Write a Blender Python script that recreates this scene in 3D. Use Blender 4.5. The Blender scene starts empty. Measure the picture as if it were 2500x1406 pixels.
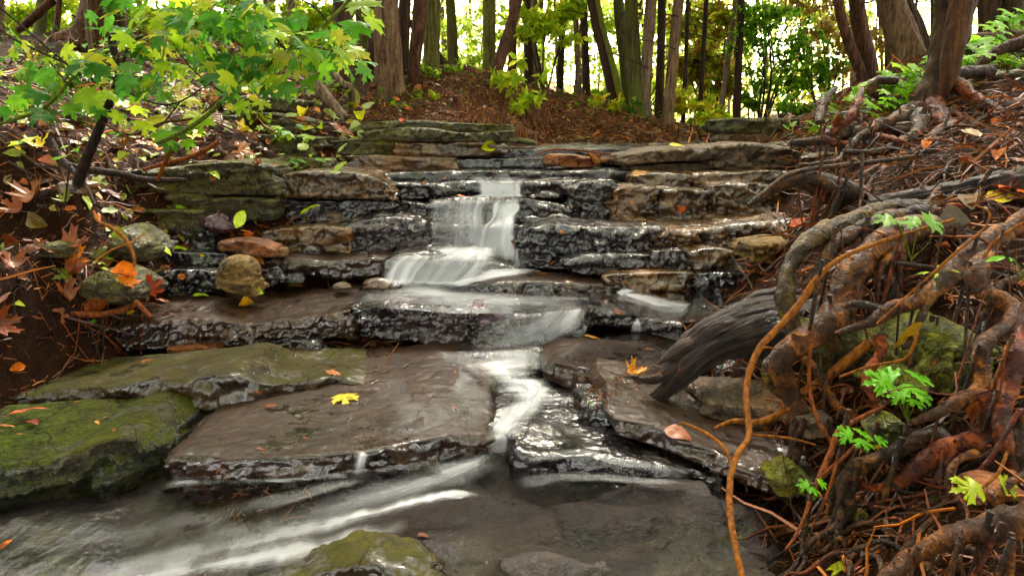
import bpy, math, random
import numpy as np
from mathutils import Vector

# ------------------------------------------------------------------ camera, sky, sun, exposure
C = bpy.context.scene
COL = C.collection
F_PX, PITCH, CAM_H = 1659.0, math.radians(13.66), 1.05
cam = bpy.data.objects.new("camera", bpy.data.cameras.new("camera"))
COL.objects.link(cam)
cam.location = (0, 0, CAM_H)
cam.rotation_euler = (math.radians(90) - PITCH, 0, 0)
cam.data.sensor_width = 36.0
cam.data.lens = 36.0 * F_PX / 2500.0
cam.data.clip_start = 0.02
cam.data.clip_end = 2000
C.camera = cam

SUN_EL, SUN_AZ = math.radians(50), math.radians(6)      # behind the trees, upstream
w = bpy.data.worlds.new("World")
C.world = w
w.use_nodes = True
nt = w.node_tree
bg = nt.nodes["Background"]
sky = nt.nodes.new("ShaderNodeTexSky")
sky.sky_type = 'NISHITA'
sky.sun_disc = False
sky.sun_elevation = SUN_EL
sky.sun_rotation = SUN_AZ
sky.air_density = 1.0
sky.dust_density = 2.5
sky.ozone_density = 1.0
hsn = nt.nodes.new('ShaderNodeHueSaturation')          # a bright overcast veil over the blue
hsn.inputs['Saturation'].default_value = .15
nt.links.new(sky.outputs[0], hsn.inputs['Color'])
wrm = nt.nodes.new('ShaderNodeMix'); wrm.data_type = 'RGBA'; wrm.blend_type = 'MULTIPLY'      # daylight white balance
wrm.inputs[0].default_value = 1.0
wrm.inputs[7].default_value = (1.06, .98, .93, 1)
nt.links.new(hsn.outputs[0], wrm.inputs[6])
nt.links.new(wrm.outputs[2], bg.inputs[0])
bg.inputs[1].default_value = 0.12
sd = bpy.data.lights.new("sun", 'SUN')
sd.energy = 4.6
sd.angle = math.radians(18)
sd.color = (1.0, 0.89, 0.76)
so = bpy.data.objects.new("sun", sd)
COL.objects.link(so)
sdir = Vector((math.sin(SUN_AZ) * math.cos(SUN_EL), math.cos(SUN_AZ) * math.cos(SUN_EL), math.sin(SUN_EL)))
so.rotation_euler = sdir.to_track_quat('Z', 'Y').to_euler()
so.location = (0, 0, 30)
C.view_settings.view_transform = 'Standard'
C.view_settings.look = 'None'
C.view_settings.exposure = 3.75
C.view_settings.gamma = 1.0
C.cycles.use_denoising = True
C.cycles.max_bounces = 6
C.cycles.diffuse_bounces = 3
C.cycles.glossy_bounces = 3
C.cycles.transparent_max_bounces = 24
C.cycles.caustics_reflective = False
C.cycles.caustics_refractive = False

R = np.random.RandomState(7)
random.seed(7)

# ------------------------------------------------------------------ small maths
FW = np.array([0, math.cos(PITCH), -math.sin(PITCH)])
UP = np.array([0, math.sin(PITCH), math.cos(PITCH)])
CAM = np.array([0, 0, CAM_H])

def ray(px, py):
    return FW + (px - 1250) / F_PX * np.array([1., 0, 0]) - (py - 703) / F_PX * UP

def W(px, py, Y):                       # a point of the place seen at (px, py), Y metres ahead
    d = ray(px, py)
    return CAM + d * (Y / d[1])

def Z(px, py, z):                       # the same, at height z
    d = ray(px, py)
    return CAM + d * ((z - CAM_H) / d[2])

def hsh(i, j, k, s):
    h = (i.astype(np.int64) * 374761393 + j.astype(np.int64) * 668265263 + k.astype(np.int64) * 2147483647 + s * 974634777) & 0xFFFFFFFF
    h = ((h ^ (h >> 13)) * 1274126177) & 0xFFFFFFFF
    h = ((h ^ (h >> 15)) * 2246822519) & 0xFFFFFFFF
    h = h ^ (h >> 16)
    return (h & 0xFFFFFF) / float(0xFFFFFF)

def vn(P, s=0):
    f = np.floor(P).astype(np.int64)
    t = P - f
    t = t * t * t * (t * (t * 6 - 15) + 10)
    i, j, k = f[:, 0], f[:, 1], f[:, 2]
    x, y, z = t[:, 0], t[:, 1], t[:, 2]
    def c(a, b, d):
        return hsh(i + a, j + b, k + d, s)
    a = c(0,0,0)*(1-x)+c(1,0,0)*x
    b = c(0,1,0)*(1-x)+c(1,1,0)*x
    e = c(0,0,1)*(1-x)+c(1,0,1)*x
    g = c(0,1,1)*(1-x)+c(1,1,1)*x
    return ((a*(1-y)+b*y)*(1-z)+(e*(1-y)+g*y)*z)*2-1

def fbm(P, octv=4, s=0, gain=.5, ridge=False):
    o = np.zeros(len(P)); a = 1.0; q = np.array(P, float); tot = 0
    for n in range(octv):
        v = vn(q, s + n * 17)
        if ridge: v = 1 - 2 * np.abs(v)
        o += a * v; tot += a
        a *= gain
        q = q * 2.03 + 11.3
    return o / tot

def chips(P, s=0):                      # broken stone: each cell is a tilted flat facet
    f = np.floor(P).astype(np.int64)
    best = np.full(len(P), 1e9); val = np.zeros(len(P))
    for a in (-1, 0, 1):
        for b in (-1, 0, 1):
            for c in (-1, 0, 1):
                i, j, k = f[:, 0]+a, f[:, 1]+b, f[:, 2]+c
                q = np.stack([i + hsh(i, j, k, s+1), j + hsh(i, j, k, s+2), k + hsh(i, j, k, s+3)], 1)
                d = P - q
                dd = (d * d).sum(1)
                g = np.stack([hsh(i, j, k, s+4), hsh(i, j, k, s+5), hsh(i, j, k, s+6)], 1) * 2 - 1
                v = (d * g).sum(1) + (hsh(i, j, k, s+7) - .5) * .9
                m = dd < best
                best = np.where(m, dd, best); val = np.where(m, v, val)
    return val

def catmull(P, n):
    P = np.asarray(P, float)
    if len(P) == 2:
        t = np.linspace(0, 1, n)[:, None]
        return P[0] * (1 - t) + P[1] * t
    Q = np.vstack([2 * P[0] - P[1], P, 2 * P[-1] - P[-2]])
    seg = np.r_[0, np.cumsum(np.linalg.norm(np.diff(P[:, :3], axis=0), axis=1) + 1e-9)]
    u = np.linspace(0, seg[-1], n)
    i = np.clip(np.searchsorted(seg, u, side='right') - 1, 0, len(P) - 2)
    t = ((u - seg[i]) / (seg[i + 1] - seg[i]))[:, None]
    a, b, c, d = Q[i], Q[i + 1], Q[i + 2], Q[i + 3]
    return .5 * ((2*b) + (-a + c)*t + (2*a - 5*b + 4*c - d)*t*t + (-a + 3*b - 3*c + d)*t*t*t)

# ------------------------------------------------------------------ objects
def tag(o, label=None, cat=None, group=None, kind=None):
    if label: o['label'] = label
    if cat: o['category'] = cat
    if group: o['group'] = group
    if kind: o['kind'] = kind
    return o

def thing(name, base, label, cat, group=None):
    o = bpy.data.objects.new(name, None)
    o.empty_display_size = .05
    o.location = tuple(float(v) for v in base)
    COL.objects.link(o)
    return tag(o, label, cat, group)

def mk(name, V, F, m, parent=None, base=None, cols=None, uv=None, dens=None, smooth=True):
    V = np.asarray(V, float)
    F = np.asarray(F, np.int32)
    if parent is not None:
        base = np.array(parent.location) if parent.parent is None else np.array(parent.location) + np.array(parent.parent.location)
    elif base is None:
        base = np.array([V[:, 0].mean(), V[:, 1].mean(), V[:, 2].min()])
    me = bpy.data.meshes.new(name)
    k = F.shape[1]
    me.vertices.add(len(V)); me.loops.add(F.size); me.polygons.add(len(F))
    me.vertices.foreach_set("co", (V - base).astype(np.float32).ravel())
    me.loops.foreach_set("vertex_index", F.ravel())
    me.polygons.foreach_set("loop_start", np.arange(0, F.size, k, dtype=np.int32))
    me.polygons.foreach_set("loop_total", np.full(len(F), k, np.int32))
    me.update(calc_edges=True)
    me.polygons.foreach_set("use_smooth", np.full(len(F), smooth))
    if cols is not None:
        a = me.color_attributes.new("Col", 'FLOAT_COLOR', 'POINT')
        c4 = np.ones((len(V), 4), np.float32); c4[:, :3] = cols
        a.data.foreach_set("color", c4.ravel())
    if uv is not None:
        l = me.uv_layers.new(name="UVMap")
        l.data.foreach_set("uv", np.asarray(uv, np.float32)[F.ravel()].ravel())
    if dens is not None:
        a = me.attributes.new("dens", 'FLOAT', 'POINT')
        a.data.foreach_set("value", np.asarray(dens, np.float32))
    me.materials.append(m)
    o = bpy.data.objects.new(name, me)
    COL.objects.link(o)
    if parent is not None:
        o.parent = parent
        o.location = (0, 0, 0)
    else:
        o.location = tuple(float(v) for v in base)
    return o

def grid_faces(nu, nv, wrap=False):
    i = np.arange(nu if wrap else nu - 1)[:, None]; j = np.arange(nv - 1)[None, :]
    i2 = (i + 1) % nu
    a = i * nv + j; b = i2 * nv + j; c = i2 * nv + j + 1; d = i * nv + j + 1
    return np.stack([a, b, c, d], -1).reshape(-1, 4)

def join(parts):
    V = []; F = []; X = []; o = 0
    for p in parts:
        V.append(p[0]); F.append(p[1] + o); o += len(p[0])
        if len(p) > 2: X.append(p[2])
    return (np.vstack(V), np.vstack(F)) + ((np.vstack(X),) if X else ())

def tube(pts, rad, sides=10, step=None, rough=0.0, nscale=30, seed=0, gnarl=0.0, flat=1.0, ribs=0):
    pts = np.asarray(pts, float); rad = np.asarray(rad, float)
    L = np.linalg.norm(np.diff(pts, axis=0), axis=1).sum()
    n = max(len(pts) * 2, int(L / step) + 2) if step else max(6, len(pts) * 4)
    Q = catmull(np.hstack([pts, rad[:, None]]), n)
    P, r = Q[:, :3], np.maximum(Q[:, 3], rad.min() * .6)
    T = np.gradient(P, axis=0); T /= np.linalg.norm(T, axis=1)[:, None] + 1e-12
    up = np.array([0, 0, 1.]) if abs(T[0, 2]) < .9 else np.array([0, 1., 0])
    A = np.zeros_like(T); a = np.cross(T[0], up); a /= np.linalg.norm(a)
    for k in range(n):
        a = a - T[k] * a.dot(T[k]); a /= np.linalg.norm(a) + 1e-12; A[k] = a
    B = np.cross(T, A)
    th = np.arange(sides) * 2 * math.pi / sides
    D = A[:, None, :] * np.cos(th)[None, :, None] + B[:, None, :] * np.sin(th)[None, :, None] * flat
    rr = np.repeat(r[:, None], sides, 1)
    if rough or gnarl:
        S = (P[:, None, :] + D * rr[..., None]).reshape(-1, 3)
        if gnarl:
            rr = rr * (1 + gnarl * fbm(S / (np.median(r) * 2.2), 3, seed)).reshape(n, sides)
        if rough:
            rr = rr * (1 + rough * fbm(S * nscale, 3, seed + 3, ridge=True)).reshape(n, sides)
    if ribs:
        sl = np.r_[0, np.cumsum(np.linalg.norm(np.diff(P, axis=0), axis=1))]
        q_ = np.stack([np.repeat(np.cos(th)[None] * 4.2, n, 0), np.repeat(np.sin(th)[None] * 4.2, n, 0), np.repeat(sl[:, None] * 3.2, sides, 1)], -1).reshape(-1, 3)
        rr = rr * (1 + ribs * fbm(q_, 4, seed + 9, .6, ridge=True)).reshape(n, sides)
    V = P[:, None, :] + D * rr[..., None]
    V = V.reshape(-1, 3)
    F = grid_faces(n, sides + 1)
    F = np.where(F % (sides + 1) == sides, F - sides, F)
    F = (F // (sides + 1)) * sides + F % (sides + 1)
    # ends
    V = np.vstack([V, P[0] - T[0] * r[0] * .5, P[-1] + T[-1] * r[-1] * .7])
    k = np.arange(sides); k2 = (k + 1) % sides
    e0 = np.stack([np.full(sides, n * sides), k2, k, k], 1)
    o = (n - 1) * sides
    e1 = np.stack([np.full(sides, n * sides + 1), o + k, o + k2, o + k2], 1)
    # quads that repeat a corner: keep as thin quads
    e0[:, 3] = e0[:, 0]; e1[:, 3] = e1[:, 0]
    tri = np.vstack([e0[:, [0, 1, 2]], e1[:, [0, 1, 2]]])
    return V, F, tri

def all_tri(F):
    return np.vstack([F[:, [0, 1, 2]], F[:, [0, 2, 3]]])

def tubeT(*a, **k):
    V, F, t = tube(*a, **k)
    return V, np.vstack([all_tri(F), t])

def pxr(pts, default_y=None):           # [(px, py, r_px, Y)] -> points and radii in metres
    P = np.array([W(p[0], p[1], p[3]) for p in pts]); r = np.array([p[2] * p[3] / F_PX for p in pts])
    return P, r

# ------------------------------------------------------------------ materials
SAT = 1.38
class NT:
    def __init__(s, name):
        s.m = bpy.data.materials.new(name); s.m.use_nodes = True
        s.t = s.m.node_tree; s.t.nodes.clear()
        s.out = s.n('OutputMaterial')
    def n(s, typ, **kw):
        nd = s.t.nodes.new('ShaderNode' + typ)
        for k, v in kw.items(): setattr(nd, k, v)
        return nd
    def put(s, sock, v):
        if v is None: return
        if isinstance(v, bpy.types.NodeSocket): s.t.links.new(v, sock)
        elif isinstance(v, (tuple, list)) and len(v) == 3 and sock.type == 'RGBA': sock.default_value = (*v, 1)
        else: sock.default_value = v
    def math(s, op, a, b=None, c=None, clamp=False):
        nd = s.n('Math', operation=op, use_clamp=clamp)
        for i, v in enumerate((a, b, c)):
            s.put(nd.inputs[i], v)
        return nd.outputs[0]
    def pos(s, scale=(1, 1, 1)):
        g = s.n('NewGeometry').outputs['Position']
        if scale == (1, 1, 1): return g
        v = s.n('VectorMath', operation='MULTIPLY'); s.put(v.inputs[0], g); v.inputs[1].default_value = scale
        return v.outputs[0]
    def noise(s, vec, scale, detail=5, rough=.6, dist=0):
        nd = s.n('TexNoise'); s.put(nd.inputs['Vector'], vec)
        nd.inputs['Scale'].default_value = scale; nd.inputs['Detail'].default_value = detail
        nd.inputs['Roughness'].default_value = rough; nd.inputs['Distortion'].default_value = dist
        return nd.outputs[0]
    def map(s, v, a, b, c=0., d=1., smooth=False):
        nd = s.n('MapRange'); nd.clamp = True
        if smooth: nd.interpolation_type = 'SMOOTHSTEP'
        s.put(nd.inputs[0], v)
        for i, x in enumerate((a, b, c, d)): s.put(nd.inputs[1 + i], x)
        return nd.outputs[0]
    def ramp(s, v, stops):
        nd = s.n('ValToRGB'); s.put(nd.inputs[0], v)
        e = nd.color_ramp.elements
        while len(e) < len(stops): e.new(.5)
        for k, (p, c) in enumerate(stops):
            e[k].position = p; e[k].color = (*c, 1)
        return nd.outputs[0]
    def mix(s, f, a, b, mode='MIX'):
        nd = s.n('Mix', data_type='RGBA', blend_type=mode)
        s.put(nd.inputs[0], f); s.put(nd.inputs[6], a); s.put(nd.inputs[7], b)
        return nd.outputs[2]
    def bump(s, h, strength=.5, dist=.01, nrm=None):
        nd = s.n('Bump'); nd.inputs['Strength'].default_value = strength; nd.inputs['Distance'].default_value = dist
        s.put(nd.inputs['Height'], h); s.put(nd.inputs['Normal'], nrm)
        return nd.outputs[0]
    def bsdf(s, col, rough, nrm=None, spec=.5, coat=0):
        hs = s.n('HueSaturation'); hs.inputs['Saturation'].default_value = SAT; s.put(hs.inputs['Color'], col); col = hs.outputs[0]
        b = s.n('BsdfPrincipled'); s.put(b.inputs['Base Color'], col); s.put(b.inputs['Roughness'], rough)
        s.put(b.inputs['Normal'], nrm); s.put(b.inputs['Specular IOR Level'], spec)
        if coat:
            b.inputs['Coat Weight'].default_value = coat; b.inputs['Coat Roughness'].default_value = .09
            s.put(b.inputs['Coat Normal'], nrm)
        return b.outputs[0]
    def done(s, sh):
        s.t.links.new(sh, s.out.inputs[0]); return s.m

def rock_mat(name, dark, mid, light, brown=(.10, .055, .03), moss=0.0, wet=.5, bumpy=1.0, mosscol=((.02, .035, .006), (.09, .12, .02)), mz=.28, mrough=.85, cr=.9):
    t = NT(name)
    p = t.pos(); ps = t.pos((1, 1, 5))
    n1 = t.noise(p, 2.3, 4); n2 = t.noise(p, 13, 8, .65); n3 = t.noise(ps, 9, 6, .6); n4 = t.noise(p, 95, 6, .7)
    n5 = t.noise(p, 38, 6, .65, .6)
    c = t.ramp(t.math('MULTIPLY_ADD', n3, .5, t.math('MULTIPLY', n2, .5)), [(.40, dark), (.5, mid), (.61, light)])
    c = t.mix(t.map(n1, .45, .66, 0, .8, True), c, t.mix(t.map(n4, .4, .7), brown, light))
    c = t.mix(t.map(n5, .53, .7, 0, .65), c, dark)
    c = t.mix(t.map(n4, .56, .72, 0, .5), c, tuple(min(1, x * 2.2 + .03) for x in light))
    nz = t.n('SeparateXYZ'); t.t.links.new(t.n('NewGeometry').outputs['Normal'], nz.inputs[0])
    spec = .5 + .5 * wet
    rough = t.map(t.math('MULTIPLY_ADD', n2, .6, t.math('MULTIPLY', n1, .4)), .38, .62, .5 - .42 * wet, .82 - .45 * wet)
    if moss > 0:
        mk_ = t.math('ADD', t.math('MULTIPLY_ADD', nz.outputs[2], mz, .28 - mz), t.math('ADD', t.math('MULTIPLY', n1, .8), t.math('MULTIPLY', n5, .55)))
        mm = t.map(mk_, 1.12 - .5 * moss, 1.32 - .5 * moss, 0, .92, True)
        nm = t.math('ADD', t.math('MULTIPLY', n4, .35), t.math('ADD', t.math('MULTIPLY', n2, .4), t.math('MULTIPLY', n5, .25)))
        mc = t.ramp(nm, [(.40, mosscol[0]), (.5, tuple((a + b) * .42 for a, b in zip(*mosscol))), (.62, mosscol[1])])
        mc = t.mix(t.map(t.noise(p, 1.1, 3), .4, .62, 0, .45), mc, t.mix(n4, mid, brown))
        mm = t.math('MULTIPLY', mm, t.map(t.noise(p, 6.5, 5, .65), .36, .46, .35, 1))
        c = t.mix(mm, c, mc)
        rough = t.math('MAXIMUM', rough, t.math('MULTIPLY', mm, mrough))
        spec = t.map(mm, 0, .9, spec, .22)
    wv = t.n('VectorMath', operation='MULTIPLY_ADD'); t.put(wv.inputs[0], t.n('NewGeometry').outputs['Position']); wv.inputs[1].default_value = (1, 1, 1.9)
    nc = t.n('TexNoise'); t.put(nc.inputs['Vector'], p); nc.inputs['Scale'].default_value = 5; nc.inputs['Detail'].default_value = 4
    sc_ = t.n('VectorMath', operation='SCALE'); t.put(sc_.inputs[0], nc.outputs['Color']); sc_.inputs['Scale'].default_value = .28
    t.t.links.new(sc_.outputs[0], wv.inputs[2])
    vo = t.n('TexVoronoi', feature='DISTANCE_TO_EDGE'); t.put(vo.inputs['Vector'], wv.outputs[0]); vo.inputs['Scale'].default_value = 4.2
    crack = t.map(vo.outputs['Distance'], .0, .022, 1, 0, True)
    crack = t.math('MULTIPLY', crack, t.map(n1, .42, .58))
    c = t.mix(t.math('MULTIPLY', crack, cr), c, (.004, .003, .003))
    n6 = t.noise(p, 20, 3, .55, .5)
    if wet > .75:         # water-polished lumps: broad facets that catch the sky
        ha = t.noise(p, 24, 2, .5, .3); hb = t.noise(p, 62, 1.5, .5)
        h = t.math('ADD', ha, t.math('ADD', t.math('MULTIPLY', hb, .30), t.math('MULTIPLY', n3, .6)))
        h = t.math('MULTIPLY', h, t.map(t.noise(p, 4.5, 3), .40, .62, .25, 1.25))
    else:
        h = t.math('ADD', t.math('MULTIPLY', n5, .8), t.math('ADD', t.math('MULTIPLY', n4, .22), t.math('MULTIPLY', n3, 1.0)))
        h = t.math('ADD', h, t.math('MULTIPLY', n6, 1.2))
    h = t.math('SUBTRACT', h, t.math('MULTIPLY', crack, .5 * cr))
    b = t.bump(h, 1, (.011 if wet > .75 else .038) * bumpy)
    return t.done(t.bsdf(c, rough, b, spec, coat=.25 if wet > .94 else 0))

M = {}
M['wet'] = rock_mat('wet_black_stone', (.003, .003, .004), (.013, .011, .012), (.052, .043, .041), brown=(.036, .019, .016), wet=1.0, bumpy=1.25)
M['damp'] = rock_mat('damp_brown_stone', (.010, .007, .005), (.062, .040, .025), (.20, .135, .085), brown=(.19, .09, .035), wet=.8, bumpy=.8)
M['grey'] = rock_mat('grey_brown_stone', (.022, .017, .013), (.125, .09, .06), (.29, .21, .145), brown=(.24, .13, .06), wet=.45, bumpy=1.1)
M['slab'] = rock_mat('brown_topped_wet_slab', (.005, .004, .004), (.024, .017, .014), (.075, .052, .038), brown=(.07, .036, .022), moss=.85, wet=.93, bumpy=.30,
                     mosscol=((.005, .0035, .003), (.060, .038, .026)), mz=.75, mrough=.5)  # moss mix reused: upward faces turn brown, steep faces stay near black
M['slabmoss'] = rock_mat('moss_filmed_slab', (.005, .004, .003), (.026, .020, .013), (.08, .06, .035), brown=(.06, .036, .018), moss=.85, wet=.78, bumpy=.6,
                         mosscol=((.006, .007, .002), (.078, .074, .014)), mz=.8, mrough=.85)
M['mossy'] = rock_mat('mossy_stone', (.010, .010, .005), (.068, .060, .028), (.20, .175, .085), brown=(.13, .08, .03), moss=.62, wet=.45, bumpy=1.1,
                      mosscol=((.014, .022, .003), (.15, .175, .018)))
M['moss'] = rock_mat('thick_moss_stone', (.008, .009, .004), (.03, .032, .014), (.10, .10, .04), moss=.98, wet=.4, bumpy=1.0,
                     mosscol=((.004, .009, .001), (.11, .150, .008)), mz=.75, mrough=.95)
M['lime'] = rock_mat('yellow_green_stone', (.02, .024, .006), (.17, .165, .03), (.42, .40, .10), moss=.6, wet=.4, bumpy=1.5,
                     mosscol=((.03, .04, .004), (.36, .38, .03)))
M['tan'] = rock_mat('tan_pitted_stone', (.05, .03, .015), (.27, .18, .095), (.52, .37, .21), brown=(.36, .20, .09), wet=.15, bumpy=1.3)
M['red'] = rock_mat('reddish_stone', (.04, .016, .010), (.22, .10, .06), (.42, .22, .14), brown=(.34, .13, .055), wet=.55)
M['purple'] = rock_mat('purple_wet_stone', (.012, .006, .009), (.05, .022, .03), (.12, .06, .07), brown=(.09, .03, .03), wet=.9)
def soil_mat(name, a, b, c):
    t = NT(name); p = t.pos()
    n1 = t.noise(p, 3, 4); n2 = t.noise(p, 22, 8, .7); n3 = t.noise(p, 110, 5, .7)
    col = t.ramp(t.math('MULTIPLY_ADD', n3, .5, t.math('MULTIPLY', n2, .5)), [(.36, a), (.5, b), (.68, c)])
    col = t.mix(t.map(n1, .4, .65, 0, .5), col, a)
    sx = t.n('SeparateXYZ'); t.put(sx.inputs[0], p)
    far = t.math('MULTIPLY', t.map(sx.outputs[1], 4.8, 5.8), t.map(sx.outputs[0], -2.4, -1.4))
    col = t.mix(far, col, t.ramp(t.math('MULTIPLY_ADD', n3, .5, t.math('MULTIPLY', n2, .5)), [(.38, (.02, .010, .007)), (.5, (.095, .050, .034)), (.64, (.25, .15, .105))]))
    h = t.math('ADD', n2, t.math('MULTIPLY', n3, .5))
    return t.done(t.bsdf(col, .8, t.bump(h, 1, .04), .12))
M['soil'] = soil_mat('dark_bank_soil', (.009, .004, .003), (.030, .014, .008), (.080, .038, .022))

def bark_mat(name, a, b, c, sc=1.0, wet=0.2, lichen=None, ring=False):
    t = NT(name)
    if ring:                                   # peeling root bark, bands across
        uvn = t.n('UVMap').outputs[0]
        v = t.n('VectorMath', operation='MULTIPLY'); t.put(v.inputs[0], uvn); v.inputs[1].default_value = (30, 115, 1)
        n1 = t.noise(v.outputs[0], 1, 6, .7, 1.1); p = t.pos(); n2 = t.noise(p, 26, 6, .7, .8); n3 = t.noise(p, 130, 4, .7)
        n4 = t.noise(p, 11, 4, .6)
        f = t.math('MULTIPLY_ADD', n1, .4, t.math('MULTIPLY', n2, .6))
        col = t.ramp(f, [(.41, a), (.5, b), (.60, c)])
        col = t.mix(t.map(n4, .46, .57, 0, .88), col, t.mix(n1, a, tuple(x * .5 for x in b)))
        h = t.math('ADD', n1, t.math('MULTIPLY', n3, .3))
        h = t.math('MULTIPLY_ADD', n2, 1.5, h); rough = t.map(n2, .35, .65, .2, .6)
        return t.done(t.bsdf(col, rough, t.bump(h, 1, .012), .45))
    p = t.pos((1, 1, .09)); pf = t.pos()
    n1 = t.noise(p, 38 * sc, 5, .6, .4); n2 = t.noise(pf, 1.1, 3); n3 = t.noise(pf, 30 * sc, 6, .7)
    f = t.math('MULTIPLY_ADD', n1, .7, t.math('MULTIPLY', n3, .3))
    col = t.ramp(f, [(.38, a), (.52, b), (.68, c)])
    if lichen: col = t.mix(t.map(n2, .42, .62, 0, .8), col, t.mix(n3, lichen, tuple(x * .5 for x in lichen)))
    else: col = t.mix(t.map(n2, .45, .7, 0, .5), col, tuple(x * .6 for x in b))
    h = t.math('ADD', n1, t.math('MULTIPLY', n3, .4))
    return t.done(t.bsdf(col, .9 - .5 * wet, t.bump(h, 1, .03 / sc), .3))

M['bark_dark'] = bark_mat('dark_cedar_bark', (.012, .007, .005), (.05, .03, .021), (.12, .075, .05))
M['bark_red'] = bark_mat('red_brown_cedar_bark', (.02, .011, .008), (.10, .055, .040), (.22, .135, .10))
M['bark_tan'] = bark_mat('pale_stringy_cedar_bark', (.05, .03, .02), (.20, .135, .095), (.36, .26, .19))
M['bark_green'] = bark_mat('lichen_green_bark', (.04, .035, .015), (.13, .12, .05), (.26, .24, .11), lichen=(.22, .24, .07))
M['bark_olive'] = bark_mat('olive_brown_bark', (.02, .016, .008), (.08, .065, .032), (.17, .14, .075), lichen=(.12, .13, .04))
M['bark_grey'] = bark_mat('grey_brown_bark', (.05, .035, .026), (.19, .14, .105), (.36, .28, .22))
M['root'] = bark_mat('peeling_orange_root_bark', (.005, .003, .002), (.13, .042, .012), (.46, .19, .055), ring=True)
M['rootdark'] = bark_mat('dark_wet_root_bark', (.005, .003, .002), (.05, .022, .010), (.22, .105, .04), ring=True)
M['rootred'] = bark_mat('red_wet_root_bark', (.008, .003, .002), (.16, .030, .010), (.45, .12, .034), ring=True)
M['rootolive'] = bark_mat('olive_root_bark', (.007, .005, .003), (.075, .046, .018), (.27, .175, .06), ring=True)

def grain_mat(name, a, b, c, rough=.5, axis=(1, 1, 1)):
    t = NT(name)
    uvn = t.n('UVMap').outputs[0]
    v = t.n('VectorMath', operation='MULTIPLY'); t.put(v.inputs[0], uvn); v.inputs[1].default_value = (170, 6, 1)
    n1 = t.noise(v.outputs[0], 1, 7, .7, 1.4); p = t.pos(); n2 = t.noise(p, 7, 4); n3 = t.noise(p, 90, 4)
    col = t.ramp(t.math('MULTIPLY_ADD', n1, .65, t.math('MULTIPLY', n2, .35)), [(.40, a), (.5, b), (.62, c)])
    h = t.math('ADD', n1, t.math('MULTIPLY', n3, .2))
    return t.done(t.bsdf(col, t.map(n2, .3, .7, rough - .2, rough + .15), t.bump(h, 1, .03), .6))
M['driftwood'] = grain_mat('weathered_wet_driftwood', (.003, .002, .002), (.026, .016, .013), (.13, .085, .065), .42)
M['driftdark'] = grain_mat('rotten_dark_wood', (.006, .004, .004), (.03, .019, .016), (.11, .07, .052), .5)
M['strip'] = bark_mat('bare_split_heartwood', (.02, .010, .007), (.085, .045, .029), (.19, .11, .068), sc=.8)
M['twig'] = bark_mat('brown_twig', (.03, .016, .010), (.11, .06, .035), (.22, .13, .075), sc=2)
M['twigred'] = bark_mat('reddish_twig', (.05, .018, .012), (.20, .075, .04), (.34, .15, .09), sc=2)
M['twigdark'] = bark_mat('blackish_twig', (.008, .006, .005), (.032, .02, .015), (.09, .06, .045), sc=2)
M['twigtan'] = bark_mat('tan_stick', (.08, .033, .015), (.27, .115, .05), (.44, .23, .12), sc=2)
M['stemgreen'] = bark_mat('green_stem', (.05, .07, .02), (.14, .17, .05), (.26, .3, .1), sc=2)

def leaf_mat(name, trans=.35, rough=.4, spot=.0):
    t = NT(name)
    a = t.n('VertexColor', layer_name='Col').outputs[0]
    p = t.pos(); n = t.noise(p, 55, 4, .6); n2 = t.noise(p, 14, 3)
    c = t.mix(t.map(n, .3, .7, 0, .35), a, (.02, .015, .005), 'MULTIPLY') if spot else a
    hs = t.n('HueSaturation'); t.put(hs.inputs['Color'], c); t.put(hs.inputs['Value'], t.map(n2, .3, .7, .75, 1.2))
    c = hs.outputs[0]
    if spot:
        c = t.mix(t.map(t.noise(p, 120, 4, .6), .6, .68, 0, spot), c, (.05, .02, .008))
    b = t.bsdf(c, rough, t.bump(n, .25, .004), .4)
    tr = t.n('BsdfTranslucent'); t.put(tr.inputs[0], c)
    m = t.n('MixShader'); m.inputs[0].default_value = trans
    t.t.links.new(b, m.inputs[1]); t.t.links.new(tr.outputs[0], m.inputs[2])
    return t.done(m.outputs[0])
M['leaf'] = leaf_mat('green_leaf', .6, .38)
M['farleaf'] = leaf_mat('sunlit_far_leaf', .75, .5)
M['fallen'] = leaf_mat('fallen_leaf', .12, .42, .6)
M['litter'] = leaf_mat('needle_litter', .05, .55)

# water -------------------------------------------------------------
def film_mat(name, tint=(.78, .76, .76), rip=.12, sc=(7, 3, 7), rough=.09):
    t = NT(name)
    p = t.pos(sc)
    n = t.noise(p, 1.6, 4, .55, .4); n2 = t.noise(t.pos(), 45, 3)
    nb = t.bump(t.math('MULTIPLY_ADD', n2, .06, n), rip, .03)
    tr = t.n('BsdfTransparent'); t.put(tr.inputs[0], tint)
    g = t.n('BsdfGlossy'); t.put(g.inputs[0], (.95, .95, .97)); t.put(g.inputs['Roughness'], rough); t.put(g.inputs['Normal'], nb)
    fr = t.n('Fresnel'); fr.inputs['IOR'].default_value = 1.4; t.put(fr.inputs['Normal'], nb)
    m = t.n('MixShader'); t.t.links.new(t.math('MULTIPLY', fr.outputs[0], .65, clamp=True), m.inputs[0])
    t.t.links.new(tr.outputs[0], m.inputs[1]); t.t.links.new(g.outputs[0], m.inputs[2])
    return t.done(m.outputs[0])

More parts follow.
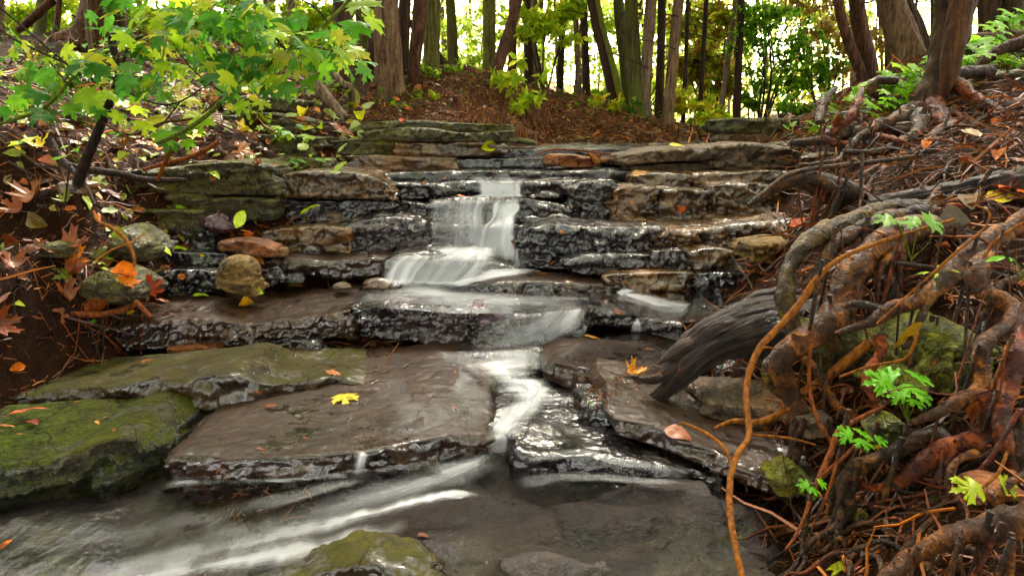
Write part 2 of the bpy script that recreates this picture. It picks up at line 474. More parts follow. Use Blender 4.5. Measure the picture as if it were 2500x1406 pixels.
def veil_mat(name, fu=60, fv=1.6, lo=.38, hi=.68, col=(.74, .74, .77), gain=1.0):
    t = NT(name)
    d = t.n('Attribute', attribute_name='dens').outputs['Fac']
    uvn = t.n('UVMap').outputs[0]
    def stretched(a, b, det=4):
        v = t.n('VectorMath', operation='MULTIPLY'); t.put(v.inputs[0], uvn); v.inputs[1].default_value = (a, b, 1)
        return t.noise(v.outputs[0], 1, det, .6, .45)
    s1 = stretched(fu, fv); s2 = stretched(fu * .28, fv * .7, 3); s3 = stretched(fu * 2.6, fv * 1.4, 2)
    s = t.math('ADD', t.math('MULTIPLY', s1, .5), t.math('ADD', t.math('MULTIPLY', s2, .32), t.math('MULTIPLY', s3, .18)))
    big = t.map(s2, .38, .66, 0, 1, True)
    m1 = t.math('MULTIPLY', t.map(s, lo, hi, .3, 1, True), t.math('MULTIPLY_ADD', big, .7, .3))
    f = t.math('MULTIPLY', t.math('ADD', t.math('MULTIPLY', m1, .85), t.math('MULTIPLY', d, .33)), t.math('MULTIPLY', d, gain), clamp=True)
    f = t.math('MULTIPLY', f, .94)
    b = t.bsdf(col, .35, t.bump(s1, .3, .01), .5)
    tl = t.n('BsdfTranslucent'); t.put(tl.inputs[0], col)
    mx = t.n('MixShader'); mx.inputs[0].default_value = .3
    t.t.links.new(b, mx.inputs[1]); t.t.links.new(tl.outputs[0], mx.inputs[2])
    tr = t.n('BsdfTransparent')
    m = t.n('MixShader'); t.put(m.inputs[0], f)
    t.t.links.new(tr.outputs[0], m.inputs[1]); t.t.links.new(mx.outputs[0], m.inputs[2])
    return t.done(m.outputs[0])
M['film'] = film_mat('clear_brown_water')
M['veil'] = veil_mat('falling_white_water', 38, 1.3, .34, .68)
M['flow'] = veil_mat('flowing_white_water', 26, 1.3, .34, .70)
M['soft'] = veil_mat('soft_foam_streaks', 22, 1.2, .38, .74, gain=.95)

# ------------------------------------------------------------------ the ground: banks, mound and forest floor
GP = []
def g_px(*pts):
    for p in pts: GP.append(tuple(W(*p)))
def g_xy(*pts): GP.extend(pts)
g_xy((0, .3, -.15), (-1, .3, -.15), (0, 1.2, -.14), (-.8, 1.4, -.13), (.6, 1.5, -.12), (0, 2.2, -.10), (-1, 2.2, -.06), (0, 2.9, -.03), (-.9, 2.9, .0), (.7, 2.6, -.04),
     (0, 3.4, .10), (.9, 3.3, .10), (-.8, 3.5, .15), (0, 3.8, .25), (1.0, 3.8, .3), (0, 4.2, .50), (1.1, 4.2, .55), (0, 4.7, .70), (1.0, 4.8, .75), (0, 5.4, .78), (1.5, 5.4, .80),
     (.6, 6.2, .82), (2.2, 6.0, .84), (3.5, 7, .86))
g_px((1100, 192, 6.8), (950, 235, 6.2), (1240, 215, 7), (1350, 250, 7.4), (1500, 268, 7.6), (1620, 305, 7.4), (1700, 340, 7), (1000, 212, 6.4),
     (1320, 352, 6.2), (1480, 354, 6.3), (1600, 352, 6.3), (1260, 335, 5.6), (900, 285, 5.4), (810, 285, 5.0), (1050, 290, 5.7), (1180, 280, 6.0), (1400, 310, 6.7))
g_px((0, 120, 6), (200, 100, 6.5), (400, 110, 6.5), (600, 160, 5.9), (760, 235, 5.4), (860, 262, 5.5), (0, 215, 4.2), (0, 300, 3.5), (0, 450, 2.95), (150, 450, 3.15), (290, 430, 3.6),
     (0, 600, 2.7), (150, 600, 2.85), (0, 760, 2.45), (130, 780, 2.55), (260, 730, 2.85), (300, 640, 3.1), (200, 300, 4.0), (400, 300, 4.3), (420, 360, 4.15), (600, 300, 4.8), (300, 200, 5.2), (500, 220, 5.2),
     (-400, 560, 2.5), (-600, 300, 3), (-600, 100, 6), (510, 340, 4.1), (530, 385, 3.95), (500, 300, 4.3), (270, 540, 3.42), (262, 480, 3.45), (350, 600, 3.35), (350, 690, 3.15), (600, 330, 4.6))
for a, b, c in ((40, 900, -.03), (-300, 880, 0), (-300, 1200, -.12), (0, 1200, -.12), (-700, 1150, -.05), (-300, 1000, -.08), (150, 870, -.02), (-500, 860, .1), (200, 1020, -.1), (400, 880, -.05)): GP.append(tuple(Z(a, b, c)))
g_px((1920, 1240, 1.78), (1960, 1340, 1.52), (2120, 1330, 1.40), (2300, 1330, 1.28), (2560, 1330, 1.2), (2450, 1150, 1.42), (2200, 1180, 1.58), (2100, 1000, 1.85), (2300, 1000, 1.7), (2500, 900, 1.65),
     (2050, 850, 2.08), (2250, 850, 1.92), (2030, 700, 2.32), (2200, 700, 2.15), (2450, 700, 1.95), (2100, 570, 2.6), (2400, 560, 2.25), (2600, 560, 2.1), (2050, 500, 3.0), (2300, 480, 2.7), (2550, 440, 2.5),
     (2150, 420, 3.3), (2400, 380, 3.0), (2600, 330, 3.0), (2060, 380, 4.1), (2200, 340, 3.9), (2450, 290, 3.7), (2100, 290, 4.6), (2250, 262, 4.2), (2420, 200, 4.6), (2600, 180, 4.6),
     (2000, 335, 5.0), (2060, 240, 6.0), (2170, 190, 7), (2300, 150, 7), (2500, 95, 7), (2700, 60, 7), (1990, 300, 6.6), (2900, 700, 2.2), (2900, 1200, 1.4), (2900, 300, 3.2))
g_px((1750, 318, 10), (1900, 318, 10), (1400, 262, 11), (1200, 235, 10), (1000, 190, 9), (600, 120, 10), (100, 115, 10), (2300, 130, 10), (2600, 60, 10), (-600, 60, 10),
     (1250, 260, 16), (1800, 312, 16), (2500, 200, 16), (0, 160, 16), (600, 180, 16))
for a in range(-3, 4): g_xy((a * 12., 26., 1.15), (a * 20., 50., 1.0), (a * 40., 100., .8))
g_xy((-6, 0, 1.4), (6, 0, 1.3), (-6, 4, 2.2), (6.5, 4, 1.8), (-12, 8, 2.2), (12, 8, 2.2), (0, -4, -.3), (-5, -4, 1), (5, -4, 1))
GP = np.array(GP)
def _phi(r): return r * r * np.log(np.maximum(r, 1e-6))
def _warp(xy):                        # log-like squeeze so that far points do not dominate
    q = np.array(xy, float)
    return np.stack([np.arcsinh(q[:, 0] / 3) * 3, np.arcsinh(q[:, 1] / 5) * 5], 1)
_A = _warp(GP[:, :2]); _n = len(_A)
_K = _phi(np.linalg.norm(_A[:, None] - _A[None], axis=2)) + np.eye(_n) * .01
_P = np.hstack([np.ones((_n, 1)), _A])
_S = np.block([[_K, _P], [_P.T, np.zeros((3, 3))]])
_w = np.linalg.solve(_S, np.r_[GP[:, 2], 0, 0, 0])
def ground_raw(xy):
    q = _warp(xy); out = np.zeros(len(q))
    for a in range(0, len(q), 20000):
        b = q[a:a + 20000]
        out[a:a + 20000] = _phi(np.linalg.norm(b[:, None] - _A[None], axis=2)) @ _w[:_n] + _w[_n] + b @ _w[_n + 1:]
    return out
def ground_z(xy):
    xy = np.asarray(xy, float)
    z = ground_raw(xy)
    P3 = np.c_[xy, np.zeros(len(xy))]
    near = np.clip(1.3 - np.abs(xy[:, 0]) * .0 - xy[:, 1] / 14, .25, 1)
    rough_ = np.clip((xy[:, 1] - 4.8) / 1.2, 0, 1) * np.clip((10 - xy[:, 1]) / 2, 0, 1)
    z = z + rough_ * (.07 * fbm(P3 * 3.1, 4, 61, ridge=True) + .05 * chips(P3 * 4 + 3.3, 63))
    return z + near * (.05 * fbm(P3 * 2.2, 3, 5) + .030 * fbm(P3 * 9, 3, 6, ridge=True) + .014 * fbm(P3 * 38, 3, 8))
def gz(x, y): return float(ground_z(np.array([[x, y]]))[0])

ux = np.linspace(-1, 1, 640); uy = np.linspace(0, 1, 640)
gx = np.sinh(ux * 4.1) * 5.0 / np.sinh(4.1) * 24 / 5 * 1.0
gx = np.sign(ux) * (np.abs(ux) * 2.6 + np.abs(ux) ** 9 * 70)
gy = .4 + uy * 6.6 + uy ** 9 * 110
X, Yg = np.meshgrid(gx, gy, indexing='ij')
XY = np.c_[X.ravel(), Yg.ravel()]
GZ = ground_z(XY)
gobj = mk('ground', np.c_[XY, GZ], grid_faces(640, 640)[:, ::-1][:, ::-1], M['soil'], base=(0, 0, 0))
tag(gobj, kind='structure')

# ------------------------------------------------------------------ stream bed under the lowest pool
bx = np.arange(-2.3, 1.45, .009); by = np.arange(.75, 2.75, .009)
BX, BY = np.meshgrid(bx, by, indexing='ij')
P2 = np.c_[BX.ravel(), BY.ravel(), np.zeros(BX.size)]
bz = -.055 + .018 * fbm(P2 * 3.4, 5, 31) + .012 * chips(P2 * 7, 33) + .004 * fbm(P2 * 30, 3, 34, ridge=True)
def bumpat(px, py, h, rx, ry):
    c = Z(px, py, 0)
    d = ((P2[:, 0] - c[0]) / rx) ** 2 + ((P2[:, 1] - c[1]) / ry) ** 2
    return h * np.exp(-d ** 1.4)
bz += bumpat(1600, 1385, .062, .34, .09) + bumpat(1480, 1250, .048, .24, .10) + bumpat(1340, 1130, .060, .14, .08) + bumpat(60, 1310, .055, .18, .05) + bumpat(1300, 1380, .045, .1, .08) + bumpat(1760, 1220, .045, .12, .09) + bumpat(1620, 1180, .05, .16, .05)
bo = mk('stream_bed', np.c_[P2[:, :2], bz], grid_faces(len(bx), len(by)), None or rock_mat('stream_bed_stone', (.004, .003, .003), (.019, .0135, .012), (.055, .039, .032), brown=(.040, .025, .018), moss=0, wet=.15, bumpy=.3, cr=0), base=(0, 0, 0))
tag(bo, kind='structure')

# ------------------------------------------------------------------ rocks
def rock_mesh(front, back, res=.010, r=.02, amp=1.0, seed=0, rise=0.0, backdir=(0, 1), strata=1.0, taper=0.0):
    """front: list of (x, y, ztop, zbot) along the front face; back: how far the block runs back"""
    f = np.asarray(front, float)
    L = np.linalg.norm(np.diff(f[:, :2], axis=0), axis=1).sum()
    Hh = max(.01, float(np.median(f[:, 2] - f[:, 3])))
    nu = max(8, int(L / res)); nv = max(6, int(back / (res * 1.4))); nw = max(5, int(Hh / res))
    nu, nv, nw = min(nu, 260), min(nv, 130), min(nw, 60)
    Q = catmull(f, nu + 1)
    def face(a, b, fixed, axis):
        pass
    faces = []
    K = np.array([(nv + 1) * (nw + 1), nw + 1, 1])
    def quads(ax, val, d1, n1, d2, n2, flip):
        i, j = np.meshgrid(np.arange(n1), np.arange(n2), indexing='ij')
        def idx(ii, jj):
            t = np.zeros(ii.shape + (3,), int); t[..., ax] = val; t[..., d1] = ii; t[..., d2] = jj
            return (t * K).sum(-1)
        q = np.stack([idx(i, j), idx(i + 1, j), idx(i + 1, j + 1), idx(i, j + 1)], -1).reshape(-1, 4)
        return q[:, ::-1] if flip else q
    F = np.vstack([quads(2, nw, 0, nu, 1, nv, False), quads(2, 0, 0, nu, 1, nv, True),
                   quads(1, 0, 0, nu, 2, nw, False), quads(1, nv, 0, nu, 2, nw, True),
                   quads(0, 0, 1, nv, 2, nw, True), quads(0, nu, 1, nv, 2, nw, False)])
    ids, inv = np.unique(F.ravel(), return_inverse=True)
    F = inv.reshape(F.shape)
    iu = ids // K[0]; iv = (ids % K[0]) // K[1]; iw = ids % K[1]
    h = np.array([L, back, Hh]) / 2
    q = np.stack([iu / nu * 2 - 1, iv / nv * 2 - 1, iw / nw * 2 - 1], 1) * h
    rr = np.minimum(r * (.5 if r < .045 else 1), h * .9)
    qc = np.clip(q, -(h - rr), h - rr)
    d = q - qc
    n = d / (np.linalg.norm(d, axis=1)[:, None] + 1e-12)
    q = qc + n * rr
    t = q / h
    u = (t[:, 0] + 1) / 2; v = (t[:, 1] + 1) / 2; wv = (t[:, 2] + 1) / 2
    fu = u * nu; i0 = np.clip(fu.astype(int), 0, nu - 1); tt = (fu - i0)[:, None]
    P = Q[i0] * (1 - tt) + Q[i0 + 1] * tt
    T = (Q[i0 + 1] - Q[i0])[:, :2]; T /= np.linalg.norm(T, axis=1)[:, None] + 1e-9
    bd = np.array(backdir, float); bd /= np.linalg.norm(bd)
    V = np.zeros((len(u), 3))
    V[:, :2] = P[:, :2] + v[:, None] * back * bd
    V[:, 2] = P[:, 3] * (1 - wv) + P[:, 2] * wv + v * rise * wv
    if taper: V[:, :2] += ((1 - wv) * taper)[:, None] * bd
    N = np.zeros_like(V)
    N[:, :2] = n[:, 0:1] * T + n[:, 1:2] * np.array([-T[:, 1], T[:, 0]]).T
    N[:, 2] = n[:, 2]
    side = np.clip(1 - np.abs(n[:, 2]), 0, 1)
    a = amp
    S = V * np.array([1, 1, 1.6])
    e = .022 * fbm(S * 4.5 + seed, 3, seed) + side * (.034 * chips(S * 8 + seed, seed + 5) + .016 * chips(S * 24, seed + 9)) + (.004 + .006 * side) * chips(S * 60, seed + 19)
    e += (.0065 * fbm(V * 26, 3, seed + 2, ridge=True)) + .0035 * fbm(V * 80, 2, seed + 7)
    lay = np.floor((V[:, 2] + .012 * fbm(V * [3, 3, 0], 2, seed)) / (.022 + .012 * abs(math.sin(seed))))
    seg_ = np.floor(V[:, 0] * 3.2 + lay * .61 + .25 * vn(V * 5, seed))
    e += side * strata * .030 * (hsh(lay.astype(int), seg_.astype(int), np.zeros(len(V), int), seed + 40) - .5) * np.clip(1 - n[:, 2] ** 2 * 3, 0, 1)
    e += side * strata * .008 * fbm(np.c_[V[:, :2] * 2.5, V[:, 2] * 55], 2, seed + 4, ridge=True)
    ftop = (1 - side) * (n[:, 2] > 0)
    e -= ftop * .010 * np.maximum(0, fbm(V * np.array([6, 6, 0]), 3, seed + 12))
    lim = min(1.0, Hh / .09) * (.35 + .65 * side)
    V = V + N * (e * a * lim)[:, None]
    # ragged plan: ends and front wander
    V[:, 0] += (np.abs(t[:, 0]) ** 6) * .018 * vn(V * 14, seed + 21) * a
    return V, F

ROCKN = [0]
def march(px, py):
    d = ray(px, py); t = np.linspace(.8, 12, 900)
    P_ = CAM + d * (t / d[1])[:, None]
    g = ground_z(P_[:, :2]); k = np.argmax(g > P_[:, 2])
    return t[k]
def rock(label, m, pts, Y=None, zb=None, back=.4, sink=0.0, name='rock', cat='rock', group=None, ong=0, **k):
    fr = []
    if ong:
        y0 = march(np.mean([p[0] for p in pts]), np.mean([p[1] * .35 + p[2] * .65 for p in pts]))
        m0 = np.mean([p[3] for p in pts]) if len(pts[0]) > 3 else Y
        pts = [(p[0], p[1], p[2], (p[3] if len(p) > 3 else Y) - m0 + y0 - back * .45) for p in pts]
    for p in pts:
        px, yt, yb = p[:3]
        y = p[3] if len(p) > 3 else (Z(px, yb, zb)[1] if zb is not None else Y)
        a, b = W(px, yt, y), W(px, yb, y)
        fr.append((a[0], y, a[2], b[2] - sink))
    ROCKN[0] += 1
    k.setdefault('seed', ROCKN[0] * 13)
    y0 = np.mean([q[1] for q in fr])
    k.setdefault('res', .0045 + .0016 * y0)
    V, F = rock_mesh(fr, back, **k)
    return tag(mk(name, V, F, M[m]), label, cat, group)

S, B = 'stone_slab', 'slab'
K = 'rock_ledge'
# --- lowest slabs
rock('thick mossy slab with black underside at the left edge of the lowest pool', 'moss', [(-260, 1150, 1225), (0, 1128, 1200), (130, 1125, 1188), (215, 1090, 1175), (300, 1072, 1155), (398, 1085, 1130)], zb=0, back=.44, sink=.06, name=S, cat=B, rise=.012, r=.02, strata=.5)
rock('broad flat wet slab with a thin trickling lip in front of the lowest pool', 'slab', [(400, 1122, 1168), (440, 1112, 1170), (560, 1118, 1172), (700, 1116, 1166), (880, 1104, 1158), (980, 1086, 1146), (1080, 1066, 1122), (1190, 1056, 1100)], zb=0, back=.98, sink=.05, name=S, cat=B, r=.012, amp=.55, rise=.012)
rock('long moss filmed slab with a broken dark front edge lying on the broad wet slab', 'slabmoss', [(-300, 985, 1010), (0, 966, 985), (150, 950, 985), (300, 940, 998), (450, 926, 1000), (560, 912, 998), (650, 938, 985), (740, 928, 962), (820, 919, 946), (880, 938, 952), (918, 951, 957)], zb=.055, back=.40, sink=.02, name=S, cat=B, r=.016, amp=.95, rise=-.012)
rock('low wet bed slab under the white chute', 'wet', [(1120, 1062, 1090, 2.12), (1220, 1064, 1096, 2.12), (1330, 1058, 1092, 2.14), (1440, 1040, 1080, 2.18)], back=.75, name=S, cat=B, r=.015, amp=.6, sink=.04)
rock('wet round-edged slab between the white chute and the driftwood', 'slab', [(1330, 880, 905), (1390, 893, 930), (1480, 908, 940), (1570, 915, 940), (1680, 905, 930), (1800, 890, 915)], zb=.06, back=.42, sink=.03, name=S, cat=B, r=.015, amp=.8)
rock('low dark slab lying in the water right under the driftwood tip', 'wet', [(1418, 985, 1030), (1470, 988, 1042), (1540, 990, 1046)], zb=.02, back=.2, sink=.04, name=S, cat=B)
rock('thin wet plate under the brown overhanging slab', 'wet', [(1395, 1050, 1066), (1490, 1066, 1084), (1600, 1080, 1102), (1700, 1104, 1130)], zb=.0, back=.4, sink=.03, name=S, cat=B, r=.008, amp=.5)
rock('large brown overhanging slab reaching from the roots over the lowest pool', 'slab', [(1495, 1020, 1062, 2.0), (1600, 1042, 1090, 1.96), (1680, 1078, 1120, 1.90), (1780, 1118, 1160, 1.84), (1880, 1150, 1200, 1.78), (1990, 1165, 1250, 1.74), (2100, 1180, 1260, 1.70)], back=.5, name=S, cat=B, r=.02, rise=.03)
rock('grey stone with a light top resting on the overhanging slab', 'grey', [(1730, 985, 1020, 2.1), (1820, 990, 1045, 2.05), (1900, 1000, 1065, 2.0), (1970, 1010, 1060, 1.98)], back=.22, r=.03, rise=.02)
rock('dark rounded stone under the arching driftwood', 'wet', [(1760, 905, 945, 2.42), (1830, 895, 960, 2.38), (1890, 900, 955, 2.36)], back=.2, r=.04)
rock('submerged ledge with a foaming edge below the white chute', 'wet', [(1255, 1098, 1150), (1400, 1112, 1158), (1520, 1122, 1164), (1640, 1140, 1172), (1760, 1160, 1185)], zb=-.01, back=.22, sink=.03, name=K, cat='ledge', r=.014, amp=.5)
rock('mossy stone breaking the surface at the bottom edge of the stream', 'slabmoss', [(680, 1432, 1460), (780, 1400, 1450), (880, 1374, 1440), (980, 1394, 1450), (1050, 1426, 1460)], zb=-.03, back=.12, sink=.03, r=.02, amp=.8)
# --- ledge B
rock('biggest flat-topped slab with a ragged black overhanging edge, left of the white chute', 'slab', [(90, 792, 812, 2.72), (210, 800, 830, 2.76), (320, 790, 850, 2.80), (420, 782, 852, 2.84), (500, 778, 850, 2.86), (610, 792, 848, 2.88), (700, 780, 845, 2.9), (790, 768, 828, 2.92), (865, 757, 822, 2.93)], back=.56, name=S, cat=B, r=.022, amp=1.5, rise=.015)
rock('jagged glossy black ledge with a dark gap beneath, below the curved white pool', 'wet', [(862, 756, 826), (950, 748, 828), (1060, 750, 836), (1150, 764, 836), (1175, 790, 838)], Y=2.93, back=.36, name=K, cat='ledge', r=.02, amp=1.6)
rock('purplish wet stone wedged in the ledge beside the fan of white water', 'purple', [(1115, 776, 792), (1160, 750, 796), (1220, 764, 796)], Y=2.92, back=.2, r=.03, amp=1.2)
rock('sloping black ledge under the fan of white water', 'wet', [(1160, 775, 860, 2.95), (1230, 770, 862, 2.93), (1320, 762, 850, 2.95), (1430, 748, 830, 3.0)], back=.3, name=K, cat='ledge', r=.05, taper=-.12)
rock('lowest black ledge where the white water drops into the chute', 'wet', [(1050, 862, 880, 2.80), (1130, 862, 900, 2.76), (1210, 866, 905, 2.72), (1320, 850, 900, 2.75)], back=.25, name=K, cat='ledge', r=.03)
rock('small dark rock at the brink with an orange leaf on top', 'wet', [(1436, 748, 792), (1490, 756, 800), (1540, 775, 800)], Y=3.0, back=.18, r=.02)
rock('small dark rock beside the side trickle right of the brink', 'wet', [(1566, 775, 812, 2.96), (1620, 785, 826, 2.92), (1672, 790, 840, 2.88)], back=.2, r=.025)
rock('dark stone under the biggest slab, farthest left', 'wet', [(60, 818, 858), (130, 815, 862), (205, 822, 855)], Y=2.75, back=.2, r=.03)
rock('dark stone under the biggest slab, second from the left', 'wet', [(205, 832, 858), (260, 824, 862), (318, 835, 860)], Y=2.78, back=.2, r=.03)
rock('dark wedge stone under the right end of the biggest slab', 'wet', [(650, 838, 868), (700, 828, 874), (772, 832, 880)], Y=2.86, back=.2, r=.02)
rock('thin brown stone chip poking out under the biggest slab', 'red', [(408, 850, 862), (460, 846, 866), (530, 853, 860)], Y=2.80, back=.12, r=.01, amp=.5)
rock('low glossy black shelf between the dark gap and the chute', 'wet', [(780, 872, 885, 2.83), (880, 862, 884, 2.83), (980, 866, 886, 2.81), (1060, 878, 892, 2.78)], back=.3, name=K, cat='ledge', r=.01, amp=.8)
rock('wide grey-brown flat rock in the middle of the curved pool', 'slab', [(1095, 706, 712), (1170, 692, 724), (1330, 690, 728), (1440, 696, 730), (1522, 703, 726)], zb=.215, back=.26, sink=.02, name=S, cat=B, r=.018)
# --- left side wall, lower
rock('pitted tan rock standing upright on the biggest slab', 'tan', [(524, 642, 716, 3.12), (560, 630, 724, 3.08), (598, 636, 730, 3.06), (622, 662, 730, 3.08)], back=.13, r=.045, res=.006, amp=.8, strata=0)
rock('dark angular block behind the upright tan rock', 'wet', [(362, 668, 712), (430, 660, 718), (520, 662, 716)], Y=3.25, back=.25)
rock('small dark block right of the upright tan rock', 'wet', [(612, 662, 700), (656, 660, 700)], Y=3.28, back=.16, r=.012)
rock('low dark stone between the tan rock and the pool', 'wet', [(658, 672, 690), (735, 668, 692)], Y=3.36, back=.15, r=.012)
rock('smooth wet slab left of the foaming cascade', 'slab', [(655, 632, 668), (740, 632, 672), (800, 638, 684), (870, 630, 680), (945, 632, 668)], Y=3.42, back=.4, name=S, cat=B, r=.03, amp=.9)
rock('flat pinkish rock chip lying on the stones above the tan rock', 'red', [(536, 590, 610, 3.38), (600, 588, 626, 3.34), (664, 606, 630, 3.34)], back=.14, r=.012, name='rock', amp=1)
rock('little tan stone touching the flat pinkish chip', 'tan', [(664, 608, 626), (694, 609, 628)], Y=3.40, back=.08, r=.01, amp=.6)
rock('dark stones ledge below the mossy blocks', 'wet', [(372, 615, 655), (470, 618, 655), (560, 622, 655)], Y=3.38, back=.3, r=.02)
rock('rough dark rock sprinkled with orange scales', 'wet', [(385, 560, 606), (450, 556, 612), (520, 566, 615)], Y=3.5, back=.3, r=.03)
rock('long dark block with brown patches left of the waterfall', 'damp', [(640, 565, 622), (700, 560, 625), (780, 552, 628), (850, 556, 630)], Y=3.62, back=.45, name=K, cat='ledge', r=.02, strata=.5)
rock('glossy rock bulging beside the main fall', 'wet', [(840, 548, 622), (900, 536, 628), (980, 532, 622), (1042, 545, 618)], Y=3.66, back=.45, name=K, cat='ledge', r=.035, amp=1.3)
rock('upright purplish stone at the foot of the mossy wall', 'purple', [(505, 528, 566), (540, 524, 568), (560, 534, 566)], Y=3.52, back=.1, r=.02)
rock('small flat stone with a long green leaf on it', 'wet', [(705, 540, 552), (800, 540, 553)], Y=3.86, back=.12, r=.008, amp=.4)
# --- left side wall, mossy
rock('bright mossy block lowest at the left of the wall', 'mossy', [(292, 520, 560), (360, 514, 572), (440, 514, 570), (482, 520, 562)], Y=3.50, back=.4, r=.025)
rock('small mossy cube above the lowest mossy block', 'mossy', [(408, 475, 514), (482, 478, 514)], Y=3.62, back=.3, r=.015)
rock('mossy block under the overhanging corner block', 'mossy', [(484, 484, 540), (560, 480, 542), (662, 486, 540)], Y=3.70, back=.4, r=.02)
rock('large mossy corner block with a dark crack underneath', 'mossy', [(300, 418, 462, 3.62), (400, 412, 472, 3.66), (470, 402, 478, 3.68), (570, 396, 476, 3.70), (668, 408, 474, 3.74)], back=.5, r=.028, amp=1.3)
rock('brown broken-faced block beside the large mossy corner block', 'damp', [(684, 425, 484), (760, 418, 486), (850, 420, 486), (910, 432, 488), (955, 462, 490)], Y=3.86, back=.55, r=.03, amp=1.4)
rock('shadowy black block under the brown broken-faced block', 'wet', [(684, 488, 536), (780, 490, 540), (880, 490, 540), (950, 492, 530)], Y=3.88, back=.4, r=.02, amp=1.3)
rock('glossy black shoulder of rock sloping down to the main fall', 'wet', [(900, 470, 500, 4.1), (960, 486, 535, 3.95), (1040, 500, 545, 3.88)], back=.4, name=K, cat='ledge', r=.04, amp=1.2)
rock('thin mossy stone near the bank, upper of a pair', 'mossy', [(560, 330, 356), (680, 330, 358), (780, 338, 362)], Y=4.3, back=.4, r=.014)
rock('short mossy stone, lower of a pair', 'mossy', [(612, 358, 384), (690, 356, 386), (760, 362, 392)], Y=4.25, back=.35, r=.014)
rock('mossy rubble stone under leaves near the bank', 'mossy', [(640, 386, 410), (720, 386, 412), (790, 392, 414)], Y=4.15, back=.3, r=.02)
rock('yellow-mossed slab highest on the left bank', 'mossy', [(540, 284, 318), (650, 276, 322), (760, 296, 328)], Y=4.55, back=.5, r=.02)
rock('rounded boulder behind the yellow-mossed slab', 'mossy', [(560, 236, 268), (640, 232, 270), (740, 246, 276)], Y=4.9, back=.4, r=.04)
rock('brown layered block directly above the black treads', 'damp', [(800, 384, 408), (900, 380, 414), (1010, 384, 416), (1110, 388, 416)], Y=4.42, back=.4, name=K, cat='ledge', r=.01, strata=1.6)
rock('wet black layer continuing to the upper trickle', 'wet', [(1100, 390, 414), (1200, 388, 414), (1335, 386, 412)], Y=4.46, back=.35, name=K, cat='ledge', r=.014)
rock('row of square mossy brown stones, left half', 'mossy', [(806, 346, 378), (870, 340, 380), (960, 344, 380)], Y=4.5, back=.4, r=.015)
rock('row of square brown stones, right half', 'damp', [(962, 348, 382), (1060, 350, 384), (1150, 346, 382), (1235, 352, 378)], Y=4.5, back=.4, r=.015)
rock('mossy cap slab with a dark notch, left of the mound', 'mossy', [(880, 322, 342, 4.55), (960, 314, 346, 4.5), (1040, 314, 346, 4.5), (1130, 326, 346, 4.5), (1255, 318, 350, 4.55)], back=.4, r=.02, name=S, cat=B)
rock('topmost mossy slab at the foot of the mound', 'mossy', [(890, 300, 322), (990, 294, 320), (1100, 300, 322), (1250, 306, 326)], Y=4.8, back=.4, r=.02, name=S, cat=B)
rock('small mossy stones at the right end of the cap slab', 'mossy', [(1256, 336, 350), (1310, 344, 356)], Y=4.9, back=.2, r=.03)
# --- right wall
rock('black rock face crossed by film right of the main fall', 'wet', [(1262, 565, 655, 3.58), (1330, 548, 660, 3.52), (1420, 552, 660, 3.50), (1520, 556, 650, 3.50), (1600, 552, 640, 3.50)], back=.5, name=K, cat='ledge', r=.04, amp=1.5)
rock('long dark ledge with a wavy top running under the root', 'damp', [(1590, 556, 612, 3.48), (1700, 560, 616, 3.46), (1800, 550, 612, 3.44), (1900, 540, 610, 3.42), (2000, 528, 600, 3.40), (2100, 520, 590, 3.38)], back=.5, name=K, cat='ledge', r=.03, amp=1.4)
rock('lumpy wet stone at the foot of the right wall', 'wet', [(1385, 630, 664), (1450, 622, 676), (1530, 622, 664), (1600, 622, 656)], Y=3.36, back=.3, r=.035)
rock('dark squared stone in the middle of the right wall foot', 'wet', [(1596, 616, 660), (1650, 610, 664), (1692, 618, 662)], Y=3.34, back=.3, r=.02)
rock('long brown-black stone above the pool by the roots', 'damp', [(1694, 614, 664), (1760, 608, 670), (1840, 628, 668), (1905, 640, 668)], Y=3.30, back=.3, r=.02)
rock('reddish black stone touching the still pool', 'damp', [(1480, 672, 690), (1560, 668, 706), (1640, 666, 706), (1694, 668, 708)], Y=3.24, back=.3, r=.02, sink=.02)
rock('lowest long stone touching the still pool by the roots', 'wet', [(1700, 670, 708), (1790, 666, 716), (1900, 676, 716)], Y=3.20, back=.3, r=.022, sink=.02)
rock('tan squared stone next to the olive root', 'tan', [(1842, 596, 640), (1900, 588, 646), (1960, 596, 650)], Y=3.05, back=.2, r=.02)
rock('tall brown block of the right wall, left of three', 'damp', [(1500, 462, 545), (1560, 456, 552), (1612, 460, 555)], Y=3.82, back=.4, r=.014, strata=.4, amp=1.2)
rock('tall grey wet block of the right wall, middle of three', 'damp', [(1614, 462, 556), (1680, 464, 556), (1736, 466, 552)], Y=3.80, back=.4, r=.014, strata=.4, amp=1.3)
rock('tall pinkish block of the right wall, right of three', 'damp', [(1738, 452, 552), (1820, 448, 548), (1900, 456, 545), (1990, 460, 540), (2060, 470, 540)], Y=3.78, back=.4, r=.02, strata=.4, amp=1.5)
rock('black knobbly rock between the treads and the tall blocks', 'wet', [(1380, 462, 546, 3.95), (1440, 444, 550, 3.9), (1500, 452, 552, 3.88)], back=.4, r=.03, amp=1.5)
rock('rounded brown ledge stone with an orange sprig on it', 'damp', [(1545, 428, 462), (1620, 422, 466), (1690, 428, 464)], Y=4.02, back=.4, r=.03)
rock('long brown ledge above the three tall blocks', 'damp', [(1692, 424, 462), (1800, 420, 456), (1920, 418, 452), (2050, 424, 456), (2150, 428, 456)], Y=4.0, back=.4, name=K, cat='ledge', r=.02)
rock('big pointed rock overhanging on top of the right wall', 'grey', [(1518, 382, 406), (1600, 368, 398), (1680, 360, 392), (1760, 356, 386)], Y=4.2, back=.45, r=.025, amp=1.3)
rock('light brown chiselled rock on top of the right wall', 'grey', [(1750, 358, 414), (1830, 352, 418), (1900, 356, 410), (1960, 372, 396)], Y=4.18, back=.45, r=.02, amp=1.7)
